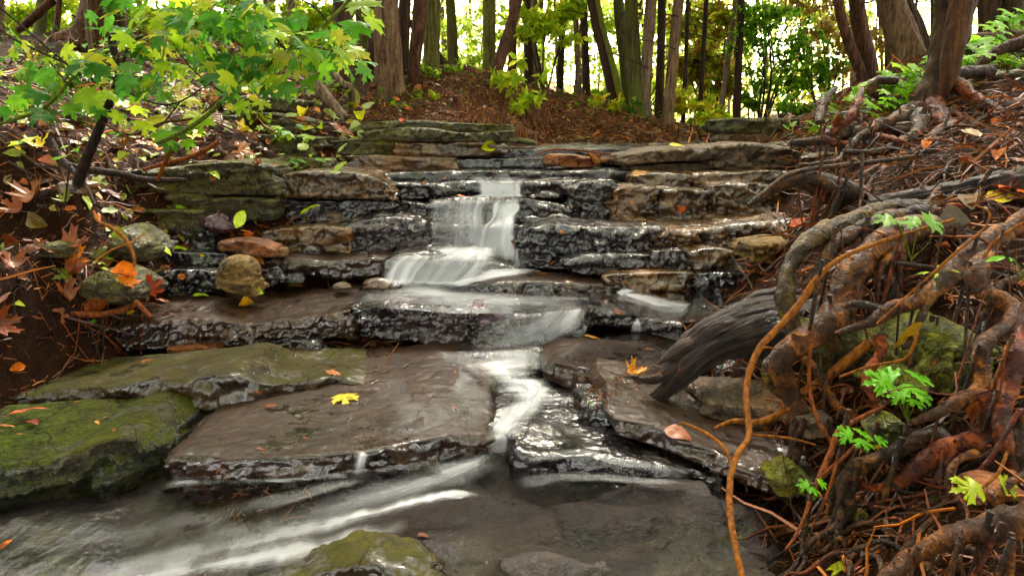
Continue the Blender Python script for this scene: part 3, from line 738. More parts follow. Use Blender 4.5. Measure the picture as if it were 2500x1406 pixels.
rock('thin grey plates under the pointed rock', 'grey', [(1540, 406, 420), (1650, 400, 422), (1780, 402, 420)], Y=4.26, back=.3, r=.006, strata=2)
rock('brown ledge stone where the right wall meets the bank', 'damp', [(1955, 384, 412), (2050, 374, 412), (2150, 376, 414)], Y=4.1, back=.4, r=.02)
rock('upper stone behind the chiselled rock', 'grey', [(1930, 352, 376), (2020, 346, 378), (2110, 348, 376)], Y=4.5, back=.4, r=.02)
rock('squared mossy block standing at the head of the creek, upper of two', 'mossy', [(1776, 292, 326), (1870, 288, 328), (1960, 290, 326)], Y=5.5, back=.5, r=.02)
rock('squared grey block standing at the head of the creek, lower of two', 'grey', [(1772, 328, 352), (1870, 328, 356), (1990, 324, 356)], Y=5.5, back=.5, r=.02)
rock('loose reddish rock in the middle of the top ledge', 'red', [(1338, 378, 404), (1400, 380, 410), (1460, 388, 408)], Y=4.35, back=.18, r=.02, amp=1.6)
rock('flat pink rock beside the loose reddish rock', 'red', [(1476, 386, 402), (1540, 382, 402), (1590, 378, 398)], Y=4.5, back=.2, r=.015)
# --- black treads under the water
rock('topmost black bedrock tread where the creek arrives', 'wet', [(1215, 366, 388), (1350, 364, 386), (1550, 362, 384), (1750, 358, 380), (1850, 356, 380)], Y=4.75, back=2.0, name=K, cat='ledge', r=.012, amp=.5)
rock('wide black tread above the first little fall', 'wet', [(930, 424, 446), (1060, 420, 446), (1200, 418, 444), (1330, 420, 444), (1450, 416, 440), (1550, 416, 440)], Y=4.2, back=.6, name=K, cat='ledge', r=.02, amp=.9)
rock('black ledge carrying the first little fall', 'wet', [(940, 448, 486), (1040, 448, 486), (1150, 444, 482), (1280, 444, 482), (1400, 440, 476), (1500, 440, 472)], Y=4.02, back=.5, name=K, cat='ledge', r=.03, amp=1.2)
rock('bulging black ledge at the lip of the main fall', 'wet', [(1040, 500, 560), (1090, 488, 560), (1180, 484, 560), (1280, 486, 558), (1390, 502, 556)], Y=3.86, back=.45, name=K, cat='ledge', r=.04, amp=1.2)
rock('recessed dark wall behind the main fall', 'wet', [(1030, 545, 640), (1150, 548, 650), (1275, 552, 655)], Y=3.74, back=.4, name=K, cat='ledge', r=.03, amp=1.4)
rock('rounded ledge covered by white water below the main fall', 'wet', [(925, 640, 692, 3.36), (1000, 622, 694, 3.33), (1100, 622, 690, 3.36), (1200, 640, 684, 3.42), (1290, 656, 684, 3.45)], back=.4, name=K, cat='ledge', r=.05, amp=.8)
# --- rocks in the banks
rock('grey-green boulder half hidden by twigs low on the left bank', 'mossy', [(170, 690, 745), (250, 668, 750), (340, 690, 742)], Y=2.72, back=.25, r=.07, ong=1)
rock('grey boulder leaning on the left bank behind curling leaves', 'mossy', [(250, 578, 635), (300, 560, 645), (370, 600, 640)], Y=3.2, back=.25, r=.06, ong=1)
rock('small pale stone beside the red leaf on the left', 'grey', [(395, 716, 730), (450, 714, 730)], Y=2.98, back=.08, r=.03, amp=.5, ong=1)
rock('flat mossy stone set in the left bank soil', 'mossy', [(92, 598, 628), (150, 594, 632)], Y=2.82, back=.12, r=.03, amp=.5, ong=1)
rock('brown stone stuck in the soil slope on the left', 'damp', [(138, 445, 480), (195, 450, 480)], Y=3.1, back=.15, r=.03, ong=1)
rock('mossy stone in the soil high on the left bank', 'mossy', [(120, 265, 300), (180, 262, 305)], Y=3.9, back=.2, r=.05, ong=1)
rock('dark green stone below the leaning stem on the left', 'mossy', [(85, 160, 205, 4.2), (180, 170, 215, 4.2)], back=.3, r=.07, ong=1)
rock('large yellow-green boulder gripped by the roots', 'lime', [(2150, 880, 1010, 1.86), (2240, 830, 1035, 1.78), (2340, 810, 1010, 1.74), (2450, 830, 960, 1.74)], back=.3, r=.07, res=.006, amp=1.9, strata=0)
rock('flat grey-green stone behind the tan stick', 'mossy', [(1985, 830, 905, 2.02), (2050, 815, 915, 1.99), (2110, 835, 900, 1.99)], back=.2, r=.04)
rock('small pointed mossy stone beneath the yellow-green boulder', 'lime', [(2150, 1045, 1090, 1.62), (2190, 1028, 1095, 1.60), (2225, 1040, 1085, 1.60)], back=.08, r=.03)
rock('yellow-mossed lump at the end of the overhanging slab', 'lime', [(1898, 1155, 1215, 1.70), (1935, 1140, 1220, 1.68), (1968, 1160, 1210, 1.68)], back=.08, r=.03)
rock('blue-grey shiny stone wedged among the roots', 'grey', [(1975, 1035, 1075, 1.78), (2025, 1020, 1072, 1.76)], back=.06, r=.012, strata=0)
rock('pale reddish stone resting on the thick root at the right edge', 'red', [(2395, 1215, 1262, 1.30), (2450, 1198, 1265, 1.28), (2530, 1210, 1260, 1.28)], back=.1, r=.03)
rock('round mossy stone next to the pale reddish stone', 'mossy', [(2325, 1240, 1272, 1.36), (2385, 1228, 1274, 1.36)], back=.08, r=.035)
rock('little mossy stone on the dark soil below the roots', 'mossy', [(2088, 1262, 1284, 1.42), (2124, 1256, 1284, 1.42)], back=.04, r=.02, amp=.5, ong=1)
rock('mossy stone on the skyline at the far right', 'mossy', [(2430, 175, 200), (2530, 165, 200)], Y=4.4, back=.3, r=.06, ong=1)
rock('light block among the roots on the upper right bank', 'grey', [(2200, 300, 325), (2235, 296, 325)], Y=3.9, back=.12, r=.02, ong=1)
for (px, py, s) in [(1415, 278, 12), (1440, 300, 9), (1480, 290, 10), (1395, 262, 8), (1530, 312, 9), (1455, 326, 7), (1585, 350, 10), (1370, 300, 8), (1340, 270, 7)]:
    v = W(px, py, 6.4); y = 6.4
    g = gz(v[0], y)
    V, F = rock_mesh([(v[0] - s * y / F_PX, y, g + s * y / F_PX * .9, g - .03), (v[0] + s * y / F_PX, y, g + s * y / F_PX * .7, g - .03)], s * y / F_PX * 1.6, res=.012, r=.05, seed=px, amp=.6)
    tag(mk('stone', V, F, M['tan']), 'small pale stone showing in the slope of the earth mound', 'stone', 'pale stones in the mound slope')

# dark rubble wedged at the feet of the ledges
_rs = np.random.RandomState(44)
for k in range(44):
    if k < 24: px, py, Y = _rs.uniform(330, 1000), None, None
    else: px, py, Y = _rs.uniform(1300, 1960), None, None
    row = _rs.randint(4)
    y_, yy = [(706, 3.28), (624, 3.58), (545, 3.82), (484, 3.98)][row]
    sz = _rs.uniform(9, 26); w_ = sz * _rs.uniform(1.0, 2.0)
    rock('small dark stone wedged at the foot of a rock ledge', ['wet', 'damp', 'wet', 'grey'][_rs.randint(4)], [(px - w_, y_ - sz * .7, y_ + 4), (px, y_ - sz, y_ + 6), (px + w_, y_ - sz * .6, y_ + 4)], Y=yy - .05, back=.09, r=.05, name='stone', cat='stone', group='dark stones at the feet of the ledges', amp=1.0, res=.009)

# ------------------------------------------------------------------ water
def water_sheet(name, rows, m, z=None, nu=30, nv=60, kind='structure', dens=(1, 1), edge=.18, wob=0.0, ends=(.08, .12), seed=0, p=1.0, brk=0, rag=.5):
    """rows: [(left point, right point[, strength])] downstream; one sheet of water"""
    Lp = np.array([r[0] for r in rows]); Rp = np.array([r[1] for r in rows])
    st = np.array([r[2] if len(r) > 2 else 1.0 for r in rows])
    A = catmull(np.hstack([Lp, Rp, st[:, None]]), nv)
    u = np.linspace(0, 1, nu)
    V = A[:, None, :3] * (1 - u)[None, :, None] + A[:, None, 3:6] * u[None, :, None]
    mid = (A[:, :3] + A[:, 3:6]) / 2
    s = np.r_[0, np.cumsum(np.linalg.norm(np.diff(mid, axis=0), axis=1))]
    wd = np.linalg.norm(A[:, 3:6] - A[:, :3], axis=1)
    wm = wd.mean()
    UV = np.stack([np.repeat((u * wm)[None], nv, 0) + seed, np.repeat(s[:, None], nu, 1)], -1)
    t = np.linspace(0, 1, nv)
    tt_ = np.repeat(np.linspace(0, 1, nv)[:, None], nu, 1); uu_ = np.repeat(u[None], nv, 0)
    ragn = 1 + rag * fbm(np.c_[(tt_ * s[-1] * 14).ravel() + seed, (uu_ > .5).ravel() * 7.7, np.zeros(nu * nv)], 3, seed + 8).reshape(nv, nu) * 1.6
    e = np.clip(np.minimum(uu_, 1 - uu_) / np.maximum(edge * ragn, 1e-3) - .25 * rag * np.clip(ragn - .8, 0, 1), 0, 1); e = e * e * (3 - 2 * e)
    en = np.clip(t / max(ends[0], 1e-3), 0, 1) * np.clip((1 - t) / max(ends[1], 1e-3), 0, 1)
    D = (e * en[:, None] * A[:, 6][:, None]).ravel() * p
    Vf = V.reshape(-1, 3)
    q = np.c_[UV.reshape(-1, 2) * [38, 2.2], np.zeros(nu * nv)]
    D = D * (1 + .35 * fbm(q * .5, 3, seed + 3))
    if brk: D = D * np.clip(.75 + 1.3 * fbm(np.c_[UV.reshape(-1, 2)[:, 1] * 16, UV.reshape(-1, 2)[:, 0] * 0 + seed, np.zeros(nu * nv)], 3, seed + 5), 0, 1.3)
    if wob: Vf = Vf + np.c_[np.zeros(nu*nv), -np.abs(fbm(q, 3, seed)) * wob, fbm(q, 3, seed) * wob * .6]
    return mk(name, Vf, grid_faces(nv, nu), M[m], base=(0, 0, 0), uv=UV.reshape(-1, 2), dens=np.clip(D, 0, 1.5))

def flat(name, x0, x1, y0, y1, z, n=60, amp=.0015):
    a = np.linspace(x0, x1, n); b = np.linspace(y0, y1, n)
    A, Bm = np.meshgrid(a, b, indexing='ij')
    Pq = np.c_[A.ravel(), Bm.ravel(), np.zeros(A.size)]
    V = np.c_[Pq[:, :2], z + amp * fbm(Pq * [4, 9, 1], 3, 3)]
    return tag(mk(name, V, grid_faces(n, n), M['film'], base=(0, 0, 0)), kind='structure')
def poly_sheet(name, pts, z, m='film'):
    P = np.array([Z(a, b, z) for a, b in pts]); c = P.mean(0)
    n = len(P); rings = 12
    V = np.vstack([c] + [c + (P - c) * (k / rings) for k in range(1, rings + 1)])
    F = [(0, 1 + k, 1 + (k + 1) % n, 1 + (k + 1) % n) for k in range(n)]
    T = [(0, 1 + k, 1 + (k + 1) % n) for k in range(n)]
    for r_ in range(rings - 1):
        a = 1 + r_ * n; b = a + n
        for k in range(n):
            k2 = (k + 1) % n
            T += [(a + k, b + k, b + k2), (a + k, b + k2, a + k2)]
    return tag(mk(name, V, np.array(T), M[m], base=(0, 0, 0)), kind='structure')

flat('water', -2.4, 1.35, .7, 2.12, 0.0)
poly_sheet('water', [(860, 728), (880, 700), (930, 690), (1250, 668), (1500, 668), (1900, 700), (1960, 730), (1800, 775), (1670, 788), (1560, 772), (1440, 752), (1300, 765), (1100, 765), (900, 748)], .250)
poly_sheet('water', [(1340, 870), (1400, 885), (1560, 910), (1700, 905), (1700, 850), (1560, 812), (1430, 830)], .148)

def q(px, py, Y): return W(px, py, Y)
def sheet(name, rows, m, **k):
    o = water_sheet(name, [(W(a[0], a[1], a[4]), W(a[2], a[3], a[4] if len(a) < 7 else a[4]), a[5] if len(a) > 5 else 1.) for a in rows], m, **k)
    return tag(o, kind='structure')
def zsheet(name, rows, m, **k):        # rows: (xl, yl, xr, yr, z, strength)
    o = water_sheet(name, [(Z(a[0], a[1], a[4]), Z(a[2], a[3], a[4]), a[5]) for a in rows], m, **k)
    return tag(o, kind='structure')

# the little upper fall, three fingers and a side finger
sheet('waterfall', [(1130, 432, 1290, 432, 4.14, .25), (1150, 444, 1285, 444, 3.97, .6), (1164, 450, 1276, 450, 3.955, 1.1), (1164, 462, 1276, 462, 3.95, 1.1), (1162, 476, 1276, 475, 3.945, 1.1), (1120, 482, 1290, 482, 3.86, .6)], 'veil', nv=50, nu=60, edge=.12, p=1.4, seed=4)
sheet('waterfall', [(1040, 486, 1290, 484, 3.92, .3), (1046, 494, 1285, 490, 3.80, .65), (1044, 520, 1272, 512, 3.76, .55), (1044, 560, 1268, 555, 3.64, .5), (1044, 600, 1266, 600, 3.62, .62), (1040, 616, 1270, 640, 3.58, .5)], 'veil', nv=90, nu=110, edge=.12, p=1.0, seed=9, wob=.01)
sheet('waterfall', [(1205, 488, 1275, 488, 3.78, .9), (1200, 512, 1272, 512, 3.74, 1.2), (1196, 535, 1262, 528, 3.70, .9), (1172, 560, 1262, 560, 3.62, .9), (1160, 606, 1262, 606, 3.60, .95), (1150, 640, 1262, 650, 3.56, .5)], 'veil', nv=90, nu=60, edge=.2, p=1.3, seed=21, wob=.012)
sheet('waterfall', [(1100, 492, 1172, 492, 3.78, .2), (1104, 520, 1168, 520, 3.70, .6), (1106, 560, 1166, 560, 3.62, .65), (1104, 612, 1166, 612, 3.60, .6)], 'veil', nv=60, nu=40, edge=.25, p=.8, seed=33)
sheet('waterfall', [(1255, 604, 1272, 604, 3.53, .8), (1252, 630, 1270, 630, 3.50, .9), (1246, 655, 1276, 655, 3.46, .5)], 'veil', nv=30, nu=12, edge=.4, p=.9, seed=40)
sheet('waterfall', [(1030, 598, 1250, 598, 3.56, .2), (1010, 612, 1225, 612, 3.44, 1.1), (1000, 630, 1215, 632, 3.36, .8), (985, 650, 1200, 655, 3.32, .2)], 'soft', nv=40, nu=80, edge=.3, p=1.2, seed=47)
# apron below the main fall and its fringe
sheet('waterfall', [(1020, 604, 1230, 604, 3.60, .7), (1000, 612, 1225, 610, 3.46, 1.0), (965, 626, 1215, 630, 3.34, .55), (940, 642, 1210, 650, 3.29, .7), (930, 660, 1190, 668, 3.26, .85), (926, 684, 1160, 690, 3.23, .9), (910, 700, 1150, 700, 3.17, .55)], 'veil', nv=90, nu=80, edge=.12, p=1.1, seed=51, wob=.008)
sheet('waterfall', [(1290, 652, 1330, 664, 3.42, .5), (1190, 655, 1300, 668, 3.32, .9), (1120, 680, 1180, 690, 3.20, .95), (1060, 700, 1110, 706, 3.15, .6)], 'flow', nv=50, nu=20, edge=.3, p=.9, seed=60)
# the curved white pool
zsheet('white_water', [(850, 678, 1040, 672, .264, .3), (880, 690, 1090, 684, .264, .65), (930, 712, 1110, 692, .264, 1.0), (1020, 730, 1160, 706, .264, 1.0), (1180, 742, 1260, 716, .264, .9), (1310, 752, 1400, 722, .264, .7), (1400, 758, 1470, 735, .264, .35)], 'flow', nv=90, nu=50, edge=.3, p=1.05, seed=70, ends=(.12, .15))
zsheet('white_water', [(860, 735, 900, 690, .260, .2), (1000, 748, 980, 700, .260, .55), (1150, 750, 1140, 715, .260, .45), (1300, 756, 1290, 725, .260, .3)], 'soft', nv=50, nu=40, edge=.3, seed=75)
zsheet('white_water', [(1500, 708, 1530, 725, .262, .7), (1560, 712, 1560, 738, .262, .8), (1640, 728, 1610, 752, .262, .6), (1690, 738, 1660, 765, .262, .4), (1640, 762, 1560, 760, .262, .25)], 'soft', nv=50, nu=40, edge=.35, p=1.1, seed=80)
zsheet('white_water', [(1515, 700, 1560, 712, .264, 1.0), (1500, 712, 1520, 728, .264, .8)], 'soft', nv=14, nu=20, edge=.4, p=1.4, seed=83)
# fan from the brink down to the chute
sheet('waterfall', [(1340, 742, 1446, 746, 3.03, .4), (1310, 754, 1440, 762, 2.95, .9), (1262, 785, 1425, 800, 2.89, 1.0), (1200, 812, 1392, 828, 2.85, .85), (1158, 838, 1352, 852, 2.82, .8), (1136, 858, 1335, 874, 2.77, .6)], 'flow', nv=90, nu=80, edge=.35, p=.95, seed=90, wob=.008)
sheet('waterfall', [(1392, 744, 1442, 747, 3.02, .4), (1378, 756, 1436, 764, 2.94, 1.1), (1350, 786, 1424, 800, 2.88, .8), (1300, 806, 1390, 824, 2.84, .2)], 'flow', nv=40, nu=30, edge=.45, p=1.0, seed=93, wob=.006)
sheet('waterfall', [(1160, 752, 1400, 748, 3.0, .25), (1150, 770, 1400, 766, 2.90, .55), (1150, 800, 1370, 790, 2.86, .55), (1155, 830, 1340, 820, 2.80, .4)], 'veil', nv=60, nu=80, edge=.4, p=.5, seed=96, wob=.012)
sheet('waterfall', [(1545, 776, 1566, 776, 2.96, .8), (1542, 790, 1568, 790, 2.90, 1.0), (1536, 812, 1570, 812, 2.87, .7)], 'veil', nv=20, nu=14, edge=.4, p=1.1, seed=99)
sheet('waterfall', [(1060, 858, 1330, 850, 2.74, .5), (1066, 868, 1336, 864, 2.69, .75), (1075, 890, 1340, 885, 2.64, .65), (1100, 905, 1330, 905, 2.58, .5)], 'veil', nv=50, nu=80, edge=.1, p=.85, seed=105)
sheet('waterfall', [(1330, 862, 1360, 866, 2.7, .4), (1318, 885, 1345, 890, 2.62, .5), (1310, 905, 1335, 908, 2.58, .4)], 'veil', nv=20, nu=14, edge=.4, p=.8, seed=109)
# white chute
zsheet('white_water', [(1070, 880, 1345, 862, .11, .45), (1110, 902, 1335, 884, .095, .8), (1150, 925, 1335, 908, .080, 1.0), (1190, 948, 1348, 935, .074, 1.1), (1212, 975, 1356, 962, .072, 1.1), (1206, 1008, 1338, 995, .072, 1.0), (1188, 1040, 1306, 1030, .072, 1.0), (1172, 1064, 1280, 1058, .072, .95), (1165, 1080, 1270, 1074, .068, .7)], 'flow', nv=110, nu=80, edge=.48, p=1.1, seed=120, rag=.8)
zsheet('white_water', [(1140, 905, 1300, 893, .100, .2), (1215, 940, 1330, 925, .086, 1.0), (1255, 968, 1332, 952, .08, 1.3), (1250, 1000, 1315, 990, .078, 1.2), (1222, 1040, 1285, 1032, .078, 1.1), (1196, 1075, 1255, 1070, .076, .8)], 'flow', nv=90, nu=40, edge=.5, p=1.1, seed=122, rag=.8)
zsheet('white_water', [(1290, 958, 1340, 1000, .074, .5), (1345, 958, 1362, 985, .074, .8), (1405, 966, 1400, 984, .074, .6)], 'soft', nv=20, nu=14, edge=.45, p=1.2, seed=124)
zsheet('white_water', [(1050, 880, 1130, 885, .086, .5), (1060, 925, 1160, 920, .086, .7), (1080, 970, 1200, 960, .086, .5), (1090, 1020, 1230, 1010, .086, .4), (1030, 1060, 1200, 1065, .086, .3)], 'soft', nv=50, nu=40, edge=.45, p=1., seed=127)
zsheet('white_water', [(880, 950, 960, 910, .086, .1), (940, 1010, 1060, 940, .086, .4), (930, 1060, 1150, 1000, .086, .35), (850, 1095, 1000, 1070, .086, .25)], 'soft', nv=50, nu=60, edge=.4, p=.8, seed=131)
zsheet('white_water', [(1300, 1000, 1420, 990, .072, .2), (1280, 1040, 1420, 1030, .072, .35), (1270, 1070, 1400, 1075, .070, .2)], 'soft', nv=30, nu=40, edge=.4, p=.8, seed=133)
# small fall into the lowest pool
sheet('waterfall', [(1172, 1058, 1262, 1058, 2.16, .9), (1170, 1068, 1256, 1066, 2.10, 1.2), (1168, 1095, 1248, 1092, 2.07, .9), (1150, 1112, 1240, 1110, 2.03, .7)], 'veil', nv=40, nu=50, edge=.15, p=1.05, seed=140)
# thin foam line along the lip of the broad slab, and the side drop
def foam_line(pts, z0, wpx, strength, seed):
    rows = []
    for (px, py) in pts: rows.append((Z(px, py - wpx, z0), Z(px, py + wpx * .6, z0), strength))
    tag(water_sheet('foam', rows, 'soft', nu=8, nv=len(pts) * 10, edge=.45, seed=seed, p=1.5), kind='structure')
lip = [(440, 1110), (560, 1113), (620, 1106), (700, 1112), (790, 1102), (880, 1100)]
rows = [(W(a, b - 3, 2.05 - .13 * (1 - (a - 440) / 740)) , W(a, b + 4, 2.05 - .13 * (1 - (a - 440) / 740)), 1.) for a, b in lip + [(960, 1082), (1060, 1062), (1180, 1052)]]
# surface trails in the lowest pool
zsheet('white_water', [(1150, 1100, 1255, 1108, .02, 1.0), (1060, 1130, 1200, 1160, .016, .8), (880, 1180, 1050, 1235, .014, .5), (620, 1250, 780, 1330, .012, .26), (360, 1320, 480, 1420, .010, .2), (120, 1390, 250, 1500, .01, .15)], 'soft', nv=140, nu=90, edge=.4, p=.8, seed=150)
zsheet('white_water', [(1175, 1198, 1180, 1216, .014, .5), (1100, 1192, 1105, 1222, .013, .9), (1010, 1204, 1015, 1244, .012, 1.1), (930, 1226, 925, 1272, .012, 1.0), (810, 1248, 800, 1308, .012, .95), (690, 1272, 670, 1342, .012, .85), (540, 1300, 520, 1378, .012, .75), (380, 1335, 340, 1420, .012, .65), (200, 1370, 150, 1470, .012, .5)], 'flow', nv=150, nu=60, edge=.5, p=1.15, seed=156, ends=(.05, .1))
zsheet('white_water', [(1000, 1256, 1000, 1310, .013, .3), (880, 1278, 870, 1345, .013, .8), (720, 1310, 700, 1388, .013, 1.1), (580, 1338, 550, 1412, .013, 1.0), (430, 1360, 390, 1440, .013, .8), (250, 1390, 200, 1480, .013, .6)], 'flow', nv=130, nu=60, edge=.48, p=1.05, seed=161)
zsheet('white_water', [(900, 1156, 905, 1182, .012, 1.0), (780, 1172, 785, 1212, .012, .7), (640, 1205, 640, 1260, .012, .5), (450, 1240, 440, 1310, .012, .42), (250, 1275, 240, 1360, .012, .35), (60, 1310, 60, 1400, .012, .25)], 'soft', nv=120, nu=60, edge=.45, p=.95, seed=166)
zsheet('white_water', [(870, 1146, 880, 1168, .014, .9), (740, 1160, 740, 1176, .014, .9), (560, 1166, 560, 1184, .014, 1.0), (440, 1166, 440, 1192, .014, 1.1), (350, 1182, 355, 1205, .014, .9)], 'soft', nv=60, nu=24, edge=.45, p=.8, seed=171, brk=1)
sheet('waterfall', [(850, 1085, 905, 1085, 2.0, .3), (868, 1098, 906, 1098, 1.93, .7), (866, 1110, 902, 1114, 1.865, .8), (848, 1160, 892, 1166, 1.845, .6)], 'veil', nv=24, nu=24, edge=.5, p=1.2, seed=176)
zsheet('white_water', [(1262, 1120, 1290, 1140, .05, .3), (1400, 1092, 1400, 1118, .06, .5), (1500, 1108, 1500, 1135, .06, .55), (1600, 1128, 1590, 1155, .05, .4), (1680, 1150, 1670, 1175, .04, .3)], 'soft', nv=60, nu=30, edge=.35, p=1.2, seed=181)
zsheet('white_water', [(1250, 1150, 1260, 1200, .012, .3), (1400, 1150, 1400, 1178, .02, .5), (1550, 1160, 1550, 1182, .02, .5), (1690, 1170, 1690, 1185, .02, .3)], 'soft', nv=60, nu=30, edge=.35, p=1.2, seed=186)
# thin line of bright water clinging to the slab's lip
def thin_line(pts, wpx=4.5, seed=0, strength=1.0):
    rows = [(W(a, b - wpx, Y), W(a, b + wpx, Y - .012), strength) for a, b, Y in pts]
    tag(water_sheet('foam', rows, 'soft', nu=6, nv=len(pts) * 14, edge=.5, seed=seed, p=1.0, brk=1), kind='structure')
bpy.context.view_layer.update()
DG0 = bpy.context.evaluated_depsgraph_get()
def cast0(px, py):
    o = Vector(CAM); d = Vector(ray(px, py)).normalized()
    for _ in range(20):
        ok, loc, nrm, idx, ob, _m = C.ray_cast(DG0, o, d)
        if not ok: return None
        if ob.name.split('.')[0] in ('water', 'waterfall', 'white_water', 'foam'):
            o = loc + d * .003; continue
        return np.array(loc), np.array(nrm), ob.name
def edge_line(px0, px1, py_lo, py_hi, mode, width, strength, seed, z0=.0, exp_=None):
    """bright water hugging the real lip (or the real waterline) of a slab"""
    pts = []
    ex = np.array(exp_) if exp_ else None
    for px in np.arange(px0, px1, 7.):
        lo, hi = (py_lo, py_hi)
        if ex is not None:
            e_ = np.interp(px, ex[:, 0], ex[:, 1]); lo, hi = e_ + 20, e_ - 18
        for py in np.arange(lo, hi, -1.5):
            h = cast0(px, py)
            if h is None or not h[2].startswith(('stone_slab', 'rock')): continue
            if mode == 'lip' and h[1][2] > .6 and h[0][2] > z0 + .03: pts.append(h[0]); break
            if mode == 'base' and h[0][2] > z0 - .004: pts.append(h[0]); break
    if len(pts) < 5: return
    P = np.array(pts)
    k = np.ones(3) / 3
    Q = P.copy()
    for a in range(3): Q[1:-1, a] = np.convolve(P[:, a], k, 'valid')
    rows = []
    for p in Q:
        if mode == 'lip': rows.append((p + [0, width, .004], p + [0, -width * .6, -width * .35], strength))
        else:
            b = np.array([p[0], p[1], z0 + .009]); rows.append((b + [0, .006, 0], b + [0, -width, 0], strength))
    tag(water_sheet('foam', rows, 'soft', nu=8, nv=len(rows) * 3, edge=.5, seed=seed, p=1.0, brk=1), kind='structure')
LIPX = [(400, 1122), (440, 1112), (560, 1118), (700, 1116), (880, 1104), (980, 1086), (1080, 1066), (1190, 1056)]
edge_line(425, 880, 0, 0, 'lip', .011, 1.4, 201, exp_=LIPX)
edge_line(890, 1180, 0, 0, 'lip', .011, 1.4, 205, exp_=LIPX)
edge_line(405, 880, 1215, 1120, 'base', .016, 1.0, 207)
edge_line(900, 1170, 1190, 1080, 'base', .008, .6, 208)
edge_line(0, 395, 1240, 1100, 'base', .005, 1.0, 209)
edge_line(1420, 1750, 1110, 1030, 'base', .004, .7, 211)

# ------------------------------------------------------------------ leaves as small meshes
def _mirror(h):
    return h + [(-x, y) for x, y in h[-2:0:-1]]
MAPLE = _mirror([(0, 1.0), (.06, .84), (.17, .82), (.12, .66), (.15, .50), (.27, .60), (.35, .57), (.54, .70), (.51, .53), (.62, .44), (.46, .35), (.36, .25), (.46, .21), (.58, .07), (.38, .06), (.22, -.03), (.08, -.05), (0, 0)])
OVATE = _mirror([(0, 1.0), (.07, .88), (.16, .70), (.21, .50), (.20, .30), (.13, .12), (.03, .02), (0, 0)])
BROAD = _mirror([(0, 1.0), (.12, .86), (.27, .66), (.35, .44), (.33, .22), (.20, .05), (.06, -.03), (0, 0)])
LANCE = _mirror([(0, 1.0), (.04, .85), (.09, .62), (.115, .42), (.09, .2), (.03, .04), (0, 0)])
HERB = _mirror([(0, 1.0), (.05, .86), (.14, .84), (.08, .70), (.17, .62), (.07, .50), (.06, .42), (.25, .62), (.33, .60), (.31, .74), (.42, .66), (.50, .72), (.47, .56), (.56, .50), (.40, .44), (.22, .30), (.34, .26), (.50, .28), (.44, .16), (.30, .12), (.10, .08), (0, 0)])
def leaf_tpl(outline, cx=.3, cup=.18, droop=.25, fold=.12):
    P = np.array(outline, float)
    mid = np.array([[0, cx]])
    ring = (P + mid) / 2
    V2 = np.vstack([mid, ring, P])
    n = len(P); k = np.arange(n); k2 = (k + 1) % n
    F = np.vstack([np.stack([np.zeros(n, int), 1 + k, 1 + k2], 1), np.stack([1 + k, 1 + n + k, 1 + n + k2], 1), np.stack([1 + k, 1 + n + k2, 1 + k2], 1)])
    x, y = V2[:, 0], V2[:, 1]
    z = -cup * x ** 2 * 1.5 - droop * (y - .2) ** 2 + fold * np.abs(x) + .03 * np.sin(x * 17) * np.abs(x) + .03 * np.sin(y * 11 + x * 5)
    return np.c_[x, y, z], F
TPL = {'maple': leaf_tpl(MAPLE), 'maplecurl': leaf_tpl(MAPLE, cup=-.9, droop=-.5, fold=.1), 'ovate': leaf_tpl(OVATE, .4), 'broad': leaf_tpl(BROAD, .4), 'lance': leaf_tpl(LANCE, .4, fold=.3),
       'curl': leaf_tpl(BROAD, .4, cup=-2.2, droop=-.5, fold=.5), 'herb': leaf_tpl(HERB, .35, cup=.2, droop=.15, fold=.02)}
KITE = (np.array([[0, 0, 0], [.32, .42, .05], [0, 1, -.06], [-.32, .42, .05]]), np.array([[0, 1, 2, 3]]))
def sprig_tpl():
    V = []; F = []
    def strip(a, b, w):
        a = np.array(a, float); b = np.array(b, float); d = b - a; n_ = np.array([-d[1], d[0], 0]); n_ /= np.linalg.norm(n_) + 1e-9
        o = len(V)
        m_ = (a + b) / 2
        V.extend([a - n_ * w * .5, m_ - n_ * w, b, m_ + n_ * w]); F.append([o, o + 1, o + 2, o + 3])
    strip([0, 0, 0], [0.04, 1, .06], .03)
    for i, y in enumerate(np.linspace(.2, .9, 7)):
        for s in (-1, 1):
            L = .42 * (1.15 - y) + .08; a = [0, y, .03 * y]; b = [s * L * .75, y + L * .7, .07 * math.sin(i * 2.1 + s)]
            strip(a, b, .035)
            m_ = [(a[0] + b[0]) / 2, (a[1] + b[1]) / 2, .02]
            strip(m_, [m_[0] + s * .12, m_[1] + .02, .03], .025); strip(m_, [m_[0] + s * .01, m_[1] + .16, .02], .025)
    return np.array(V), np.array(F)
SPRIG = sprig_tpl()

def frames(dirs, ups):
    y = np.array(dirs, float); y /= np.linalg.norm(y, axis=1)[:, None] + 1e-9
    z = np.array(ups, float); z = z - y * (y * z).sum(1)[:, None]; z /= np.linalg.norm(z, axis=1)[:, None] + 1e-9
    x = np.cross(y, z)
    return np.stack([x, y, z], -1)           # columns
def scatter(tpl, T, Mx, sz, cols):
    V, F = tpl
    n = len(T)
    VV = np.einsum('nij,vj->nvi', Mx, V) * np.asarray(sz)[:, None, None] + np.asarray(T)[:, None, :]
    FF = F[None] + (np.arange(n) * len(V))[:, None, None]
    CC = np.repeat(np.asarray(cols)[:, None, :], len(V), 1)
    return VV.reshape(-1, 3), FF.reshape(-1, F.shape[1]), CC.reshape(-1, 3)
def lerp_cols(pal, n, rs=R, jit=.15):
    pal = np.array(pal); i = rs.randint(0, len(pal), n); j = rs.randint(0, len(pal), n); t = rs.rand(n, 1)
    c = pal[i] * t + pal[j] * (1 - t)
    return np.clip(c * (1 + jit * rs.randn(n, 1)), 0.002, 1)
GREENS = [(.055, .14, .012), (.10, .22, .015), (.17, .30, .02), (.03, .10, .012)]
